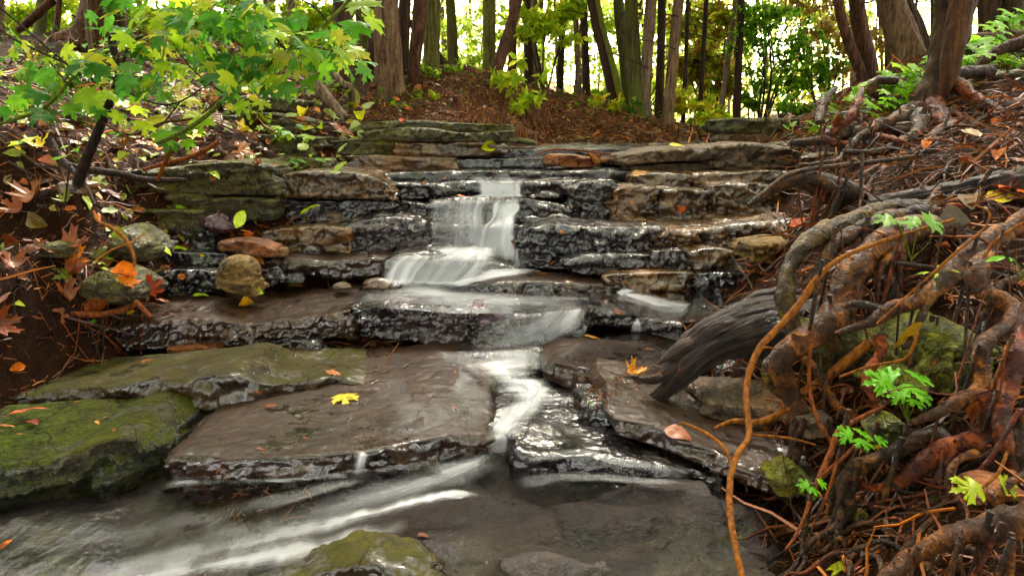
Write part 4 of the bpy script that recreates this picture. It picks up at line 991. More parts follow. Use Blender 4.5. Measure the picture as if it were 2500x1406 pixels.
YGREENS = [(.30, .42, .02), (.42, .50, .03), (.20, .34, .02), (.50, .48, .04)]
DEEP = [(.015, .06, .012), (.03, .10, .015), (.05, .15, .02)]
YELLOWS = [(.62, .48, .03), (.55, .50, .06), (.65, .36, .03)]
RUSTS = [(.22, .09, .03), (.30, .14, .04), (.16, .10, .03), (.30, .22, .05)]
FAR = [(.44, .60, .13), (.60, .70, .18), (.32, .50, .12), (.68, .64, .20), (.46, .36, .14)]

def crown(name, parent, blobs, n, size, pal, m='leaf', tpl=KITE, flatten=.5, rs=R):
    """leaf clumps: blobs = [(centre, (rx, ry, rz))]; leaves gather in sub-clumps so that gaps stay open"""
    T = []
    for c, r in blobs:
        k = max(1, int(n / len(blobs)))
        nc = max(3, k // 22)
        cc = rs.randn(nc, 3) * .5
        i = rs.randint(0, nc, k)
        q_ = cc[i] + rs.randn(k, 3) * .14
        T.append(np.array(c) + q_ * np.array(r))
    T = np.vstack(T); k = len(T)
    d = rs.randn(k, 3); d[:, 2] -= .4
    u = rs.randn(k, 3) * .8; u[:, 2] += 1.2
    V, F, Cc = scatter(tpl, T, frames(d, u), size * (.6 + .8 * rs.rand(k)), lerp_cols(pal, k, rs))
    return mk(name, V, F, M[m], parent=parent, cols=Cc, smooth=False)

# ------------------------------------------------------------------ standing trees
TREES = []
def tree(label, bpx, bpy_, tpx, wb, wt, Y, bark, pal=YGREENS, height=9, crown_n=420, bend=0, cat='tree', group=None, flare=1.5, name='cedar_tree', strip=None, gn=.10, low=0, over=()):
    base = W(bpx, bpy_, Y); top = W(tpx, 0, Y)
    if bpy_ < 8: base = W(bpx, 40, Y); top = W(tpx, -60, Y)
    g = gz(base[0], Y)
    d = (top - base); d = d / max(d[2], .05)
    base = base - d * max(0, base[2] - g + .04) if base[2] > g - .05 else base
    rb, rt = wb * Y / F_PX / 2, wt * Y / F_PX / 2
    H_ = height
    zt = max(top[2] - base[2], .8)
    pts = []; rad = []
    for f_, rr in ((-.12, rb * flare * 1.1), (0, rb * flare), (.10, rb * 1.12), (.22, rb), (.5, rb * .6 + rt * .4), (1.0, rt), (2.0, rt * .86), (H_ / zt * .6, rt * .6), (H_ / zt, rt * .15)):
        if pts and f_ * zt <= lastf: continue
        lastf = f_ * zt
        lean = f_ if f_ < 1.3 else 1.3 + (f_ - 1.3) * .35
        p_ = base + np.array([d[0] * zt * lean + bend * math.sin(min(f_, 1) * math.pi) * Y / F_PX, .10 * math.sin(f_ * 1.7 + bpx), zt * f_])
        pts.append(p_); rad.append(rr)
    t = thing(name, base, label, cat, group)
    sides = 28 if wb > 30 else (16 if wb > 14 else 9)
    V, F = tubeT(pts, rad, sides=sides, step=.05 if wb > 30 else .14, rough=.05, nscale=9, gnarl=gn, seed=int(bpx) % 97)
    # fluted base: buttress ridges that run into the ground
    rel = V - base
    hgt = np.clip(1 - rel[:, 2] / (.55 if wb > 30 else .3), 0, 1)
    ang = np.arctan2(V[:, 1] - base[1], V[:, 0] - base[0] - d[0] * rel[:, 2])
    fl = 1 + .22 * hgt ** 1.6 * np.cos(ang * 5 + bpx) + (.05 * np.cos(ang * 9 + bpx * .7) if wb > 30 else 0)
    V[:, :2] = base[:2] + d[:2] * rel[:, 2:3] + (V[:, :2] - base[:2] - d[:2] * rel[:, 2:3]) * fl[:, None]
    mk('trunk', V, F, M[bark], parent=t)
    if crown_n:
        top_ = np.array(pts[-1])
        bl = []
        for k in range(5):
            a = R.rand() * 6.28; f_ = .45 + .55 * k / 4
            c = base + (top_ - base) * f_
            bl.append((c + np.array([math.cos(a), math.sin(a), 0]) * 1.0 * (1.2 - f_), (1.5 - .7 * f_, 1.5 - .7 * f_, 1.0)))
        crown('crown', t, bl, crown_n if Y > 9 else int(crown_n * .3), .26, pal)
        if over: crown('crown', t, [((x, y, z), (1.3, 1.3, .7)) for x, y, z in over], 420 * len(over), .30, DEEP + GREENS)
    # dry limbs
    nb = 3 if wb > 14 else 2
    for k in range(nb + low):
        f_ = (.12 + .5 * R.rand()) if k < nb else .1 + .2 * R.rand()
        zt_ = f_ * min(H_, 4.5)
        c = base + np.array([d[0] * zt_, 0, zt_])
        a = R.rand() * 6.28; L = .5 + .9 * R.rand()
        e = c + np.array([math.cos(a) * L, math.sin(a) * L, .15 * L - .3 * L * R.rand()])
        m_ = (c + e) / 2 + np.array([0, 0, .1 * L])
        r0 = max(.006, rt * .12)
        mk('branch', *tubeT([c, m_, e], [r0, r0 * .7, r0 * .3], sides=5), M['twigdark'], parent=t)
    if strip:
        pass
    TREES.append((t, base, pts))
    return t

T_ = tree
T_('dark leaning cedar with swollen base left of the pale trunk', 868, 250, 828, 50, 38, 5.7, 'bark_dark', bend=-6)
T_('black-brown trunk in the shade behind the pale trunk', 893, 225, 884, 42, 40, 6.7, 'bark_olive')
T_('dark trunk pressed against the left side of the pale trunk', 922, 232, 918, 40, 30, 6.3, 'bark_dark')
T_('thick pale stringy-barked cedar standing left of the mound', 952, 232, 948, 66, 50, 6.1, 'bark_tan', flare=1.25)
T_('dark trunk pressed against the right side of the pale trunk', 984, 200, 992, 30, 26, 6.6, 'bark_dark')
T_('short leaning snag with split red heartwood on the mound', 1008, 185, 1032, 26, 34, 6.3, 'bark_red', crown_n=60, height=3.2, flare=1.1, name='tree_snag', cat='snag')
T_('smooth yellow-green lichened trunk at the left of the mound crest', 1050, 180, 1053, 38, 36, 6.9, 'bark_green', flare=1.1)
T_('olive trunk over the mound crest, in front of thin pale ones', 1106, 165, 1098, 26, 22, 8.5, 'bark_olive')
T_('moss-streaked trunk right of the olive one', 1195, 195, 1193, 30, 28, 7.8, 'bark_green', flare=1.1)
T_('dark trunk leaning right with peeled pale streak on the mound', 1212, 182, 1262, 28, 24, 7.2, 'bark_red', flare=1.1)
T_('straight red-brown trunk directly right of the leaning one', 1250, 200, 1252, 20, 18, 8.4, 'bark_red')
T_('very dark trunk behind the bright bush', 1292, 200, 1286, 20, 18, 8.8, 'bark_dark')
T_('slim brown trunk close beside the very dark one', 1304, 215, 1304, 14, 13, 9.8, 'bark_grey')
T_('dark trunk left of the tilted pair', 1432, 245, 1427, 18, 16, 8.6, 'bark_dark')
T_('grey trunk right of the gap, slightly tilted', 1412, 250, 1404, 14, 12, 9.4, 'bark_grey')
T_('heavily tilted dark trunk of the tilted pair', 1500, 258, 1446, 26, 24, 7.9, 'bark_dark')
T_('tilted trunk with green moss stripe of the tilted pair', 1520, 262, 1462, 16, 12, 7.7, 'bark_green', flare=1.1)
T_('olive-brown straight trunk behind the tilted pair', 1532, 250, 1512, 26, 24, 8.0, 'bark_olive')
T_('broad dark brown trunk in the middle of the tight row', 1558, 270, 1544, 34, 30, 7.3, 'bark_olive')
T_('grey-brown trunk with torn splinter at its foot', 1578, 275, 1592, 26, 26, 7.2, 'bark_grey')
T_('dark trunk right of the splintered one', 1611, 262, 1612, 20, 18, 7.9, 'bark_dark')
T_('leaning trunk with peeled pale foot at the right of the row', 1634, 290, 1662, 26, 24, 7.2, 'bark_tan', flare=1.2)
T_('thin dark trunk right of the row', 1668, 290, 1674, 10, 9, 8.8, 'bark_dark')
T_('thin blackish trunk of the right gap, left one', 1711, 310, 1722, 12, 10, 9.2, 'bark_dark')
T_('thin leaning brown trunk crossing the right gap', 1745, 330, 1795, 14, 10, 8.4, 'bark_grey')
T_('straight black trunk standing beside the green maple', 1805, 290, 1808, 18, 16, 8.2, 'bark_dark')
T_('reddish trunk leaning left above the right bank', 2118, 190, 2055, 26, 22, 7.0, 'bark_red')
T_('brown trunk right behind the reddish leaning one', 2130, 172, 2103, 38, 34, 8.0, 'bark_red')
T_('dark slim trunk left of the two-toned cedar', 2176, 150, 2166, 18, 16, 8.6, 'bark_dark')
T_('thick two-toned cedar, half pale half dark, on the right bank', 2224, 165, 2190, 76, 52, 7.2, 'bark_tan')
T_('dark half-trunk fused behind the two-toned cedar', 2248, 160, 2212, 36, 30, 7.3, 'bark_dark')
T_('olive shaded trunk behind the split dead stem', 2272, 150, 2276, 24, 22, 8.8, 'bark_olive')
T_('dark broad trunk right of the split dead stem', 2352, 130, 2348, 44, 42, 6.8, 'bark_dark')
T_('purplish dark trunk second right of the split dead stem', 2398, 120, 2394, 42, 38, 6.6, 'bark_dark')
T_('red-barked trunk third right of the split dead stem', 2434, 115, 2436, 26, 24, 6.9, 'bark_red')
T_('dark trunk at the top right corner', 2482, 95, 2486, 44, 40, 6.4, 'bark_dark')
T_('thin grey trunk at the top left corner', 30, 128, 12, 16, 14, 6.2, 'bark_grey')
T_('olive trunk right of the fallen pole at the left', 106, 90, 100, 24, 22, 7.2, 'bark_olive')
T_('narrow brown trunk beside the olive one at the left', 132, 90, 132, 13, 12, 6.6, 'bark_red')
T_('massive red cedar butt flaring above the left bank', 196, 100, 222, 70, 50, 6.0, 'bark_red', flare=1.7)
T_('dark massive trunk behind the maple leaves on the left bank', 300, 110, 285, 60, 50, 6.4, 'bark_dark', flare=1.5)
T_('thin pale trunk in front of the dark massive one', 236, 120, 226, 11, 10, 5.4, 'bark_grey')
T_('slim brown trunk above the left bank leaves', 716, 95, 704, 17, 15, 8.0, 'bark_grey')
T_('dark trunk half hidden by maple leaves, upper left middle', 566, 80, 548, 26, 22, 8.2, 'bark_dark')
T_('grey trunk half hidden by maple leaves, left of the slim one', 640, 80, 650, 20, 18, 9.0, 'bark_grey')
# many thin trunks far back against the bright sky, nothing tells them apart
rs = np.random.RandomState(3)
xs = list(np.linspace(1070, 1420, 24)) + list(np.linspace(1440, 1960, 26)) + list(np.linspace(20, 850, 17)) + list(np.linspace(2010, 2480, 14))
for x in xs:
    x += rs.randn() * 9; Y = 10.5 + rs.rand() * 9; wpx = 4 + rs.rand() ** 2 * 13
    yb = 262 if x > 1000 else 140
    tree('slender trunk far back in the bright wood', x, yb, x + rs.randn() * 26, wpx, wpx * .85, Y, ['bark_grey', 'bark_grey', 'bark_red', 'bark_olive', 'bark_dark'][rs.randint(5)], pal=FAR, height=9, crown_n=260, group='slender trunks far back in the wood', flare=1.1, low=2)

# ------------------------------------------------------------------ leafy bushes and young trees behind the creek
def bush(label, cat, bx_, by_, Y, blobs, n, size, pal, stems=5, name='leafy_bush', bark='twigdark', group=None, tpl=KITE, r0=None):
    pal = [tuple(min(.85, v * 1.35) for v in c) for c in pal]
    base = W(bx_, by_, Y); base[2] = min(base[2], gz(base[0], base[1]) + .0)
    t = thing(name, base, label, cat, group)
    bl = []
    for (px, py, rx, ry) in blobs:
        yy = Y + R.uniform(-.04, .04) * Y
        c = W(px, py, yy); bl.append((c, (rx * yy / F_PX, max(rx, ry) * .8 * yy / F_PX, ry * yy / F_PX)))
    for k in range(stems):
        c = bl[k % len(bl)][0] + R.randn(3) * np.array(bl[k % len(bl)][1]) * .4
        m_ = base * .5 + c * .5 + R.randn(3) * .03 * np.linalg.norm(c - base)
        rr = r0 or max(.004, np.linalg.norm(c - base) * .008)
        mk('stem', *tubeT([base, m_, c], [rr, rr * .7, rr * .3], sides=6), M[bark], parent=t)
    crown('foliage', t, bl, n, size, pal, tpl=tpl, m='farleaf')
    return t
OV = TPL['ovate']
bush('bright yellow-green bush leaning out over the mound crest', 'bush', 1262, 250, 6.5, [(1270, 175, 40, 20), (1240, 195, 35, 16), (1285, 215, 40, 25), (1300, 245, 30, 14), (1215, 190, 25, 8), (1260, 262, 14, 10)], 330, .085, YGREENS, 9, bark='stemgreen', tpl=OV)
bush('yellow-leaved seedling below the tilted trunks', 'seedling', 1478, 275, 7.3, [(1480, 245, 35, 10), (1450, 255, 25, 10), (1500, 262, 20, 10)], 130, .07, YELLOWS + YGREENS, 4, bark='stemgreen', tpl=OV)
bush('tiny green seedling by the splintered trunk', 'seedling', 1545, 275, 7.0, [(1545, 250, 14, 10), (1540, 262, 10, 8)], 40, .06, GREENS, 3, bark='stemgreen', tpl=OV)
bush('yellow bush in front of the thin right trunks', 'bush', 1700, 320, 7.8, [(1680, 235, 45, 14), (1700, 260, 50, 16), (1740, 285, 45, 14), (1660, 262, 25, 12)], 700, .07, YGREENS + YELLOWS, 8, tpl=OV)
bush('green young maple filling the gap beside the black trunk', 'tree', 1850, 330, 8.3, [(1860, 90, 60, 45), (1910, 140, 65, 45), (1880, 195, 60, 35), (1960, 110, 50, 50), (1960, 200, 50, 35), (1830, 60, 50, 35), (2010, 180, 40, 40), (1880, 30, 70, 25), (1830, 250, 30, 16), (1950, 262, 55, 14)], 4600, .058, GREENS + [(.10, .30, .03), (.26, .48, .04), (.40, .55, .06)], 10, name='young_maple', r0=.018)
bush('brownish dry cedar branches hanging at the upper right gap', 'tree', 2010, 320, 8.9, [(1990, 20, 60, 20), (2050, 60, 50, 35), (2060, 120, 45, 30), (2040, 170, 40, 25), (1930, 20, 50, 20), (2000, 90, 40, 25), (2150, 100, 30, 60)], 3000, .055, [(.34, .20, .07), (.42, .30, .08), (.26, .26, .06), (.20, .12, .05)], 8, name='dry_cedar', r0=.02)
bush('green-gold leafy sapling among the far right trunks', 'tree', 1740, 320, 10, [(1700, 60, 60, 50), (1740, 130, 55, 50), (1760, 200, 45, 40), (1690, 170, 40, 40), (1780, 40, 45, 40)], 3200, .09, YGREENS + RUSTS, 8, name='sapling', r0=.02)
bush('light green leaves hanging between the mound trunks', 'tree', 1330, 250, 8.2, [(1290, 40, 55, 22), (1330, 75, 60, 20), (1370, 35, 50, 22), (1290, 80, 35, 10), (1400, 20, 40, 15)], 1500, .085, YGREENS, 6, name='sapling', r0=.012, tpl=OV)
bush('pale yellow-green thicket at the far left', 'bush', 60, 130, 9, [(40, 60, 70, 55), (130, 50, 60, 50), (210, 90, 50, 25), (60, 110, 60, 22)], 3400, .10, YGREENS, 8)
bush('pale yellow-green thicket behind the left maple', 'bush', 430, 130, 9.5, [(350, 60, 90, 45), (470, 60, 90, 45), (580, 60, 80, 45), (420, 110, 80, 22)], 4200, .10, YGREENS + GREENS, 8)
bush('light thicket behind the slim trunk near the dark cedar', 'bush', 760, 170, 9, [(690, 60, 60, 50), (760, 70, 60, 50), (740, 140, 50, 35), (800, 40, 40, 40), (830, 160, 30, 50)], 3600, .095, YGREENS, 8)
bush('fresh green undergrowth at the foot of the far trunks', 'bush', 1380, 262, 9.8, [(1330, 238, 45, 12), (1400, 240, 50, 12), (1470, 232, 40, 12), (1270, 228, 40, 10), (1560, 268, 40, 10)], 1800, .08, YGREENS + GREENS, 6)
bush('hazy yellow-green leaves behind the tight row of trunks', 'tree', 1560, 270, 11.5, [(1480, 60, 70, 45), (1560, 110, 70, 50), (1640, 60, 70, 50), (1520, 190, 60, 35), (1640, 190, 60, 40), (1700, 110, 60, 60)], 3600, .085, [(.42, .56, .06), (.55, .58, .10), (.30, .44, .06)], 6, name='sapling', r0=.015)
bush('light lemon leaves between the leaning trunk and the green maple', 'tree', 1760, 300, 11.0, [(1730, 60, 50, 50), (1760, 140, 50, 50), (1720, 220, 50, 35), (1990, 40, 60, 35), (2060, 60, 60, 45), (1930, 210, 50, 40)], 3000, .08, [(.50, .58, .08), (.60, .55, .12), (.32, .44, .06)], 6, name='sapling', r0=.015)
bush('pale leaf haze behind the moss-streaked trunk', 'tree', 1180, 220, 12.0, [(1090, 60, 60, 40), (1160, 90, 60, 40), (1230, 50, 60, 40), (1330, 140, 60, 40), (1400, 90, 60, 50), (1140, 150, 50, 20)], 2200, .085, [(.42, .56, .08), (.55, .60, .14), (.30, .42, .08)], 6, name='sapling', r0=.015)
bush('glowing lime undergrowth at the end of the creek gap', 'bush', 1735, 335, 9, [(1740, 320, 35, 22), (1715, 300, 30, 20), (1760, 300, 25, 30)], 2200, .07, [(.45, .62, .02), (.35, .5, .02)], 6)
bush('fern-like plants on the left foot of the mound', 'plant', 905, 250, 5.8, [(895, 245, 22, 6), (925, 238, 18, 5)], 220, .035, GREENS, 4, bark='stemgreen', name='herb')
bush('small green plants below the lichened trunk', 'plant', 1050, 200, 6.6, [(1040, 172, 26, 10), (1020, 205, 20, 7), (1100, 165, 26, 6)], 340, .04, GREENS + YGREENS, 5, bark='stemgreen', name='herb')
bush('sparse green plants halfway down the mound', 'plant', 1000, 245, 6.0, [(1018, 240, 16, 8), (975, 258, 22, 6), (1060, 238, 20, 7), (955, 242, 10, 5)], 260, .035, YGREENS, 5, bark='stemgreen', name='herb')
# distant wood seen as one mass
def far_wood():
    n = 64000; rs = np.random.RandomState(9)
    a = rs.uniform(-.98, .98, n); Yf = rs.uniform(15, 34, n)
    cl = rs.randint(0, 900, n)
    ca = rs.uniform(-.98, .98, 900); cy = rs.uniform(13, 32, 900); cz = np.abs(rs.randn(900)) * 3.4 + .8
    T = np.c_[ca[cl] * cy[cl] + rs.randn(n) * .7, cy[cl] + rs.randn(n) * .7, cz[cl] + rs.randn(n) * .6]
    V, F, Cc = scatter(KITE, T, frames(rs.randn(n, 3), rs.randn(n, 3)), .08 + .14 * rs.rand(n), lerp_cols(FAR, n, rs))
    o = mk('distant_foliage', V, F, M['farleaf'], cols=Cc, smooth=False, base=(0, 25, 1))
    tag(o, 'pale sunlit leaves of the wood beyond the thin trunks', 'foliage', kind='stuff')
far_wood()
# unseen rest of the wood, leaf clumps added to block sky; creek corridor open
def around():
    rs = np.random.RandomState(19); cs = []
    while len(cs) < 640:
        x, y = rs.uniform(-11, 11), rs.uniform(-12, 9); z = rs.uniform(1.5, 10)
        d = math.hypot(x, y - 1)
        over = z > 4.2 and (x < -1.2 or x > .75 or y < .4)
        side = d > 6.5 and (y < 1.5)
        sideb = abs(x) > 5.5 and y < 5
        if (over and (y < 6.5)) or side or sideb: cs.append((x, y, z))
    for _ in range(200):           # leaf clumps added above the view to darken what the pool mirrors
        y = rs.uniform(8.2, 12.5); cs.append((rs.uniform(-9, 9), y, rs.uniform(3.6 + (y - 8) * .28, 2.2 + (y - 4) * .52)))
    cs = np.array(cs); n = 44000; i = rs.randint(0, len(cs), n)
    T = cs[i] + rs.randn(n, 3) * np.array([.75, .75, .35])
    T = T[(T[:, 1] < 7) | (T[:, 2] > .3 + T[:, 1] * .27)]
    T = T[(T[:, 2] > 3.0) & (T[:, 1] > 7) | (T[:, 2] > 3.6) | (np.hypot(T[:, 0], T[:, 1] - 1) > 5.6) & (T[:, 1] <= 7)]; n = len(T)
    V, F, Cc = scatter(KITE, T, frames(rs.randn(n, 3), rs.randn(n, 3) + np.array([0, 0, .8])), .22 + .22 * rs.rand(n), lerp_cols(DEEP + GREENS + RUSTS[:1], n, rs))
    tag(mk('canopy_foliage', V, F, M['leaf'], cols=Cc, smooth=False, base=(0, 0, 5)), 'unseen dark green leaves of the wood, added to shade both banks', 'foliage', kind='stuff')
around()
def hills():
    x = np.linspace(-90, 90, 120); V = []
    for i, xx in enumerate(x):
        for k, f in enumerate(np.linspace(0, 1, 8)):
            V.append((xx, 75 + 10 * f, -2 + f * (6.5 + 2.2 * math.sin(xx * .12) + 1.0 * math.sin(xx * .41 + 1))))
    m = soil_mat('far_hill_green', (.16, .24, .16), (.26, .36, .24), (.36, .46, .30))
    tag(mk('hills', np.array(V), grid_faces(120, 8), m, base=(0, 75, 0)), kind='structure')
hills()
# leaning pole at far left and slanted pole behind the snag
a = thing('fallen_pole', W(45, 78, 6.4), 'broken bleached pole slanting up behind the trunks at the top left', 'fallen pole')
mk('pole', *tubeT([W(45, 76, 6.4), W(80, 45, 6.4), W(130, 0, 6.5)], [.03, .035, .035], sides=12, step=.05, rough=.1, gnarl=.1), M['strip'], parent=a)
b_ = thing('fallen_pole', W(1085, 165, 7.2), 'dark dead pole slanting behind the lichened trunk', 'fallen pole')
mk('pole', *tubeT([W(1092, 165, 7.2), W(1040, 100, 7.2), W(985, 38, 7.2)], [.04, .04, .03], sides=10, step=.06, gnarl=.1), M['bark_dark'], parent=b_)

# ------------------------------------------------------------------ roots, driftwood, sticks
def uvtube(pts, rad, sides, step, rough, gnarl, seed, nscale=40, ribs=0):
    V, F, tri = tube(pts, rad, ribs=ribs, sides=sides, step=step, rough=rough, gnarl=gnarl, seed=seed, nscale=nscale)
    n = (len(V) - 2) // sides
    ring = V[:-2].reshape(n, sides, 3)
    s = np.r_[0, np.cumsum(np.linalg.norm(np.diff(ring.mean(1), axis=0), axis=1))]
    # a tent-shaped girth coordinate has no seam
    u = np.abs(np.linspace(-1, 1, sides + 1)[:-1]) * math.pi * np.median(rad)
    UV = np.stack([np.repeat(u[None], n, 0), np.repeat(s[:, None], sides, 1)], -1).reshape(-1, 2) + seed * .37
    UV = np.vstack([UV, UV[:1], UV[-1:]])
    return V, np.vstack([all_tri(F), tri]), UV
RS = [0]
def root(parent, pts, m='root', name='root', sides=None, gn=.42, label=None, dy=0.0):
    """pts: (px, py, r_px, Y)"""
    RS[0] += 1
    P, r = pxr(pts)
    P[:, 1] += dy
    big = r.max() > .009
    s_ = sides or (22 if r.max() > .018 else (14 if big else 7))
    V, F, UV = uvtube(P, r, s_, max(.005, r.max() * .28), .16 if big else .08, gn if big else .25, RS[0], nscale=55 if big else 90)
    o = mk(name, V, F, M[m], parent=parent, uv=UV)
    if label: o['label'] = label
    return o

# near mass of roots at the right edge
rt = thing('root_tangle', W(2450, 1000, 1.7), 'tangle of thick peeling orange-brown roots over the near right bank', 'tree roots')
ro = [
 ('rootolive', [(2350, 512, 12, 2.45), (2270, 505, 18, 2.42), (2180, 510, 20, 2.38), (2110, 525, 20, 2.34), (2040, 552, 21, 2.28), (1980, 585, 20, 2.22), (1940, 630, 19, 2.18), (1918, 690, 21, 2.14), (1920, 750, 24, 2.10), (1942, 800, 22, 2.08), (1962, 860, 18, 2.06)]),
 ('rootdark', [(2340, 530, 14, 2.36), (2240, 522, 19, 2.34), (2160, 538, 20, 2.30), (2100, 560, 19, 2.26), (2050, 590, 17, 2.22), (2015, 625, 16, 2.18), (2000, 665, 13, 2.15), (1972, 690, 8, 2.12), (1955, 700, 4, 2.12)]),
 ('root', [(2330, 575, 20, 2.22), (2260, 555, 26, 2.2), (2195, 572, 34, 2.15), (2130, 615, 34, 2.10), (2078, 670, 36, 2.05), (2062, 730, 35, 2.02), (2030, 780, 32, 1.98), (1970, 825, 30, 1.95), (1920, 858, 32, 1.93), (1905, 895, 30, 1.93), (1925, 950, 28, 1.92), (1948, 1010, 24, 1.88), (1945, 1060, 17, 1.86), (1940, 1120, 14, 1.80)]),
 ('root', [(2190, 590, 24, 2.16), (2178, 650, 20, 2.12), (2168, 690, 17, 2.08), (2190, 730, 16, 2.05), (2200, 775, 10, 2.0)]),
 ('rootolive', [(1905, 868, 18, 1.95), (1878, 895, 17, 1.95), (1882, 935, 15, 1.95), (1915, 965, 14, 1.93)]),
 ('root', [(2560, 520, 24, 1.95), (2490, 548, 25, 1.95), (2430, 580, 25, 1.93), (2380, 612, 24, 1.90), (2330, 655, 24, 1.88), (2285, 705, 23, 1.86), (2235, 735, 21, 1.85), (2180, 752, 18, 1.85), (2130, 785, 14, 1.85), (2080, 800, 9, 1.86), (2040, 812, 5, 1.87)]),
 ('root', [(2420, 622, 16, 1.78), (2395, 640, 20, 1.76), (2385, 680, 23, 1.73), (2412, 715, 20, 1.70), (2455, 738, 20, 1.67), (2478, 765, 19, 1.64), (2455, 795, 18, 1.61), (2415, 825, 18, 1.58), (2395, 865, 18, 1.56), (2400, 915, 17, 1.54), (2385, 955, 17, 1.52), (2330, 985, 18, 1.50), (2280, 1012, 12, 1.5), (2225, 1030, 8, 1.5)]),
 ('rootred', [(2520, 740, 18, 1.56), (2500, 800, 20, 1.54), (2485, 870, 22, 1.5), (2462, 940, 22, 1.48), (2445, 1010, 22, 1.45), (2450, 1070, 20, 1.42), (2475, 1120, 17, 1.40), (2465, 1170, 12, 1.38)]),
 ('rootred', [(2400, 955, 14, 1.50), (2420, 1000, 18, 1.48), (2410, 1050, 24, 1.47), (2360, 1080, 26, 1.47), (2300, 1105, 26, 1.48), (2235, 1150, 24, 1.49), (2180, 1185, 18, 1.50), (2130, 1190, 13, 1.52), (2080, 1170, 9, 1.54)]),
 ('rootdark', [(2330, 1095, 18, 1.50), (2290, 1060, 18, 1.52), (2240, 1070, 20, 1.53), (2190, 1100, 20, 1.53), (2130, 1125, 20, 1.54), (2085, 1150, 22, 1.54), (2060, 1190, 20, 1.53), (2070, 1235, 17, 1.51), (2055, 1270, 13, 1.49), (2025, 1300, 8, 1.47)]),
 ('root', [(2600, 1225, 40, 1.14), (2500, 1268, 42, 1.14), (2420, 1290, 38, 1.15), (2350, 1302, 30, 1.16), (2280, 1330, 26, 1.17), (2210, 1372, 24, 1.17), (2150, 1425, 20, 1.16)]),
 ('rootdark', [(2345, 1310, 9, 1.13), (2330, 1360, 8, 1.12), (2315, 1430, 8, 1.11)]),
 ('root', [(2470, 1300, 9, 1.1), (2468, 1360, 10, 1.09), (2465, 1440, 9, 1.08)]),
 ('root', [(2385, 1105, 11, 1.42), (2340, 1125, 11, 1.41), (2315, 1165, 10, 1.40), (2322, 1215, 10, 1.38), (2318, 1262, 8, 1.37)]),
 ('rootred', [(2150, 820, 15, 1.84), (2150, 860, 13, 1.82), (2120, 905, 13, 1.80), (2118, 945, 12, 1.78), (2145, 985, 9, 1.76)]),
 ('root', [(1960, 870, 9, 1.90), (1998, 910, 10, 1.88), (2022, 960, 10, 1.86), (2050, 995, 10, 1.83), (2085, 1020, 8, 1.80)]),
 ('rootdark', [(1950, 990, 10, 1.88), (1990, 1010, 11, 1.85), (2025, 1040, 10, 1.82), (2040, 1075, 8, 1.79)]),
 ('root', [(1945, 1095, 11, 1.80), (1938, 1150, 10, 1.76), (1950, 1185, 8, 1.73), (1985, 1200, 6, 1.70)]),
 ('rootdark', [(2290, 700, 9, 1.84), (2255, 760, 10, 1.82), (2230, 820, 9, 1.80), (2205, 850, 7, 1.79)]),
 ('rootdark', [(2120, 790, 9, 1.86), (2160, 760, 10, 1.86), (2090, 742, 9, 1.9), (2060, 750, 6, 1.92)]),
 ('root', [(2205, 590, 9, 2.1), (2160, 640, 8, 2.06), (2140, 690, 7, 2.05), (2150, 720, 4, 2.04)]),
 ('rootred', [(2330, 1100, 9, 1.44), (2300, 1150, 9, 1.44), (2240, 1220, 8, 1.44), (2180, 1240, 6, 1.45), (2130, 1235, 4, 1.46)]),
 ('rootdark', [(2500, 1000, 12, 1.38), (2490, 1080, 12, 1.36), (2500, 1160, 10, 1.34)]),
 ('rootdark', [(2540, 640, 10, 1.72), (2480, 680, 9, 1.7), (2440, 700, 8, 1.7), (2400, 780, 7, 1.68)]),
 ('root', [(2560, 1120, 14, 1.3), (2520, 1150, 14, 1.29), (2470, 1178, 10, 1.28), (2430, 1215, 7, 1.28)]),
]
for m_, p_ in ro: root(rt, p_, m_)

# dead wood
def wood(label, cat, name, pts, m, sides=None, gn=.2, group=None, extra=(), sd=0, ribs=0):
    P, r = pxr(pts)
    t = thing(name, P[0], label, cat, group)
    RS[0] += 1
    s_ = sides or (26 if r.max() > .02 else 10)
    V, F, UV = uvtube(P, r, s_, max(.006, r.max() * .22), .1 if r.max() > .01 else .05, gn, RS[0], nscale=35, ribs=ribs)
    if extra == () :
        t_ = mk(name, V, F, M[m], base=P[0], uv=UV)
        t_['label'] = label; t_['category'] = cat
        if group: t_['group'] = group
        bpy.data.objects.remove(t)
        t_.name = name
        return t_
    mk('stem', V, F, M[m], parent=t, uv=UV)
    for e in extra:
        P2, r2 = pxr(e)
        RS[0] += 1
        V, F, UV = uvtube(P2, r2, 64 if ribs else 9, max(.006, r2.max() * .3), .08, .2, RS[0], ribs=ribs)
        mk('branch', V, F, M[m], parent=t, uv=UV)
    return t
lg = wood('big dark weathered log arching from the roots down to the stream', 'log', 'driftwood_log',
     [(1566, 990, 9, 2.20), (1610, 965, 20, 2.20), (1665, 915, 29, 2.20), (1725, 865, 39, 2.22), (1800, 832, 46, 2.24), (1880, 815, 54, 2.26), (1960, 800, 64, 2.28), (2060, 780, 60, 2.32)], 'driftwood', sides=90, gn=.34, ribs=.20,
     extra=([(1606, 888, 4, 2.20), (1640, 864, 13, 2.215), (1692, 838, 18, 2.23), (1740, 812, 14, 2.26)], [(1612, 930, 6, 2.22), (1650, 880, 22, 2.24), (1712, 828, 38, 2.26), (1790, 790, 42, 2.29), (1880, 768, 44, 2.33), (1960, 762, 36, 2.36)],
            [(1560, 925, 5, 2.18), (1600, 925, 12, 2.19), (1650, 905, 16, 2.20), (1700, 880, 14, 2.2)],
            [(1790, 760, 6, 2.45), (1840, 730, 14, 2.45), (1900, 715, 14, 2.46), (1950, 720, 12, 2.46)]))
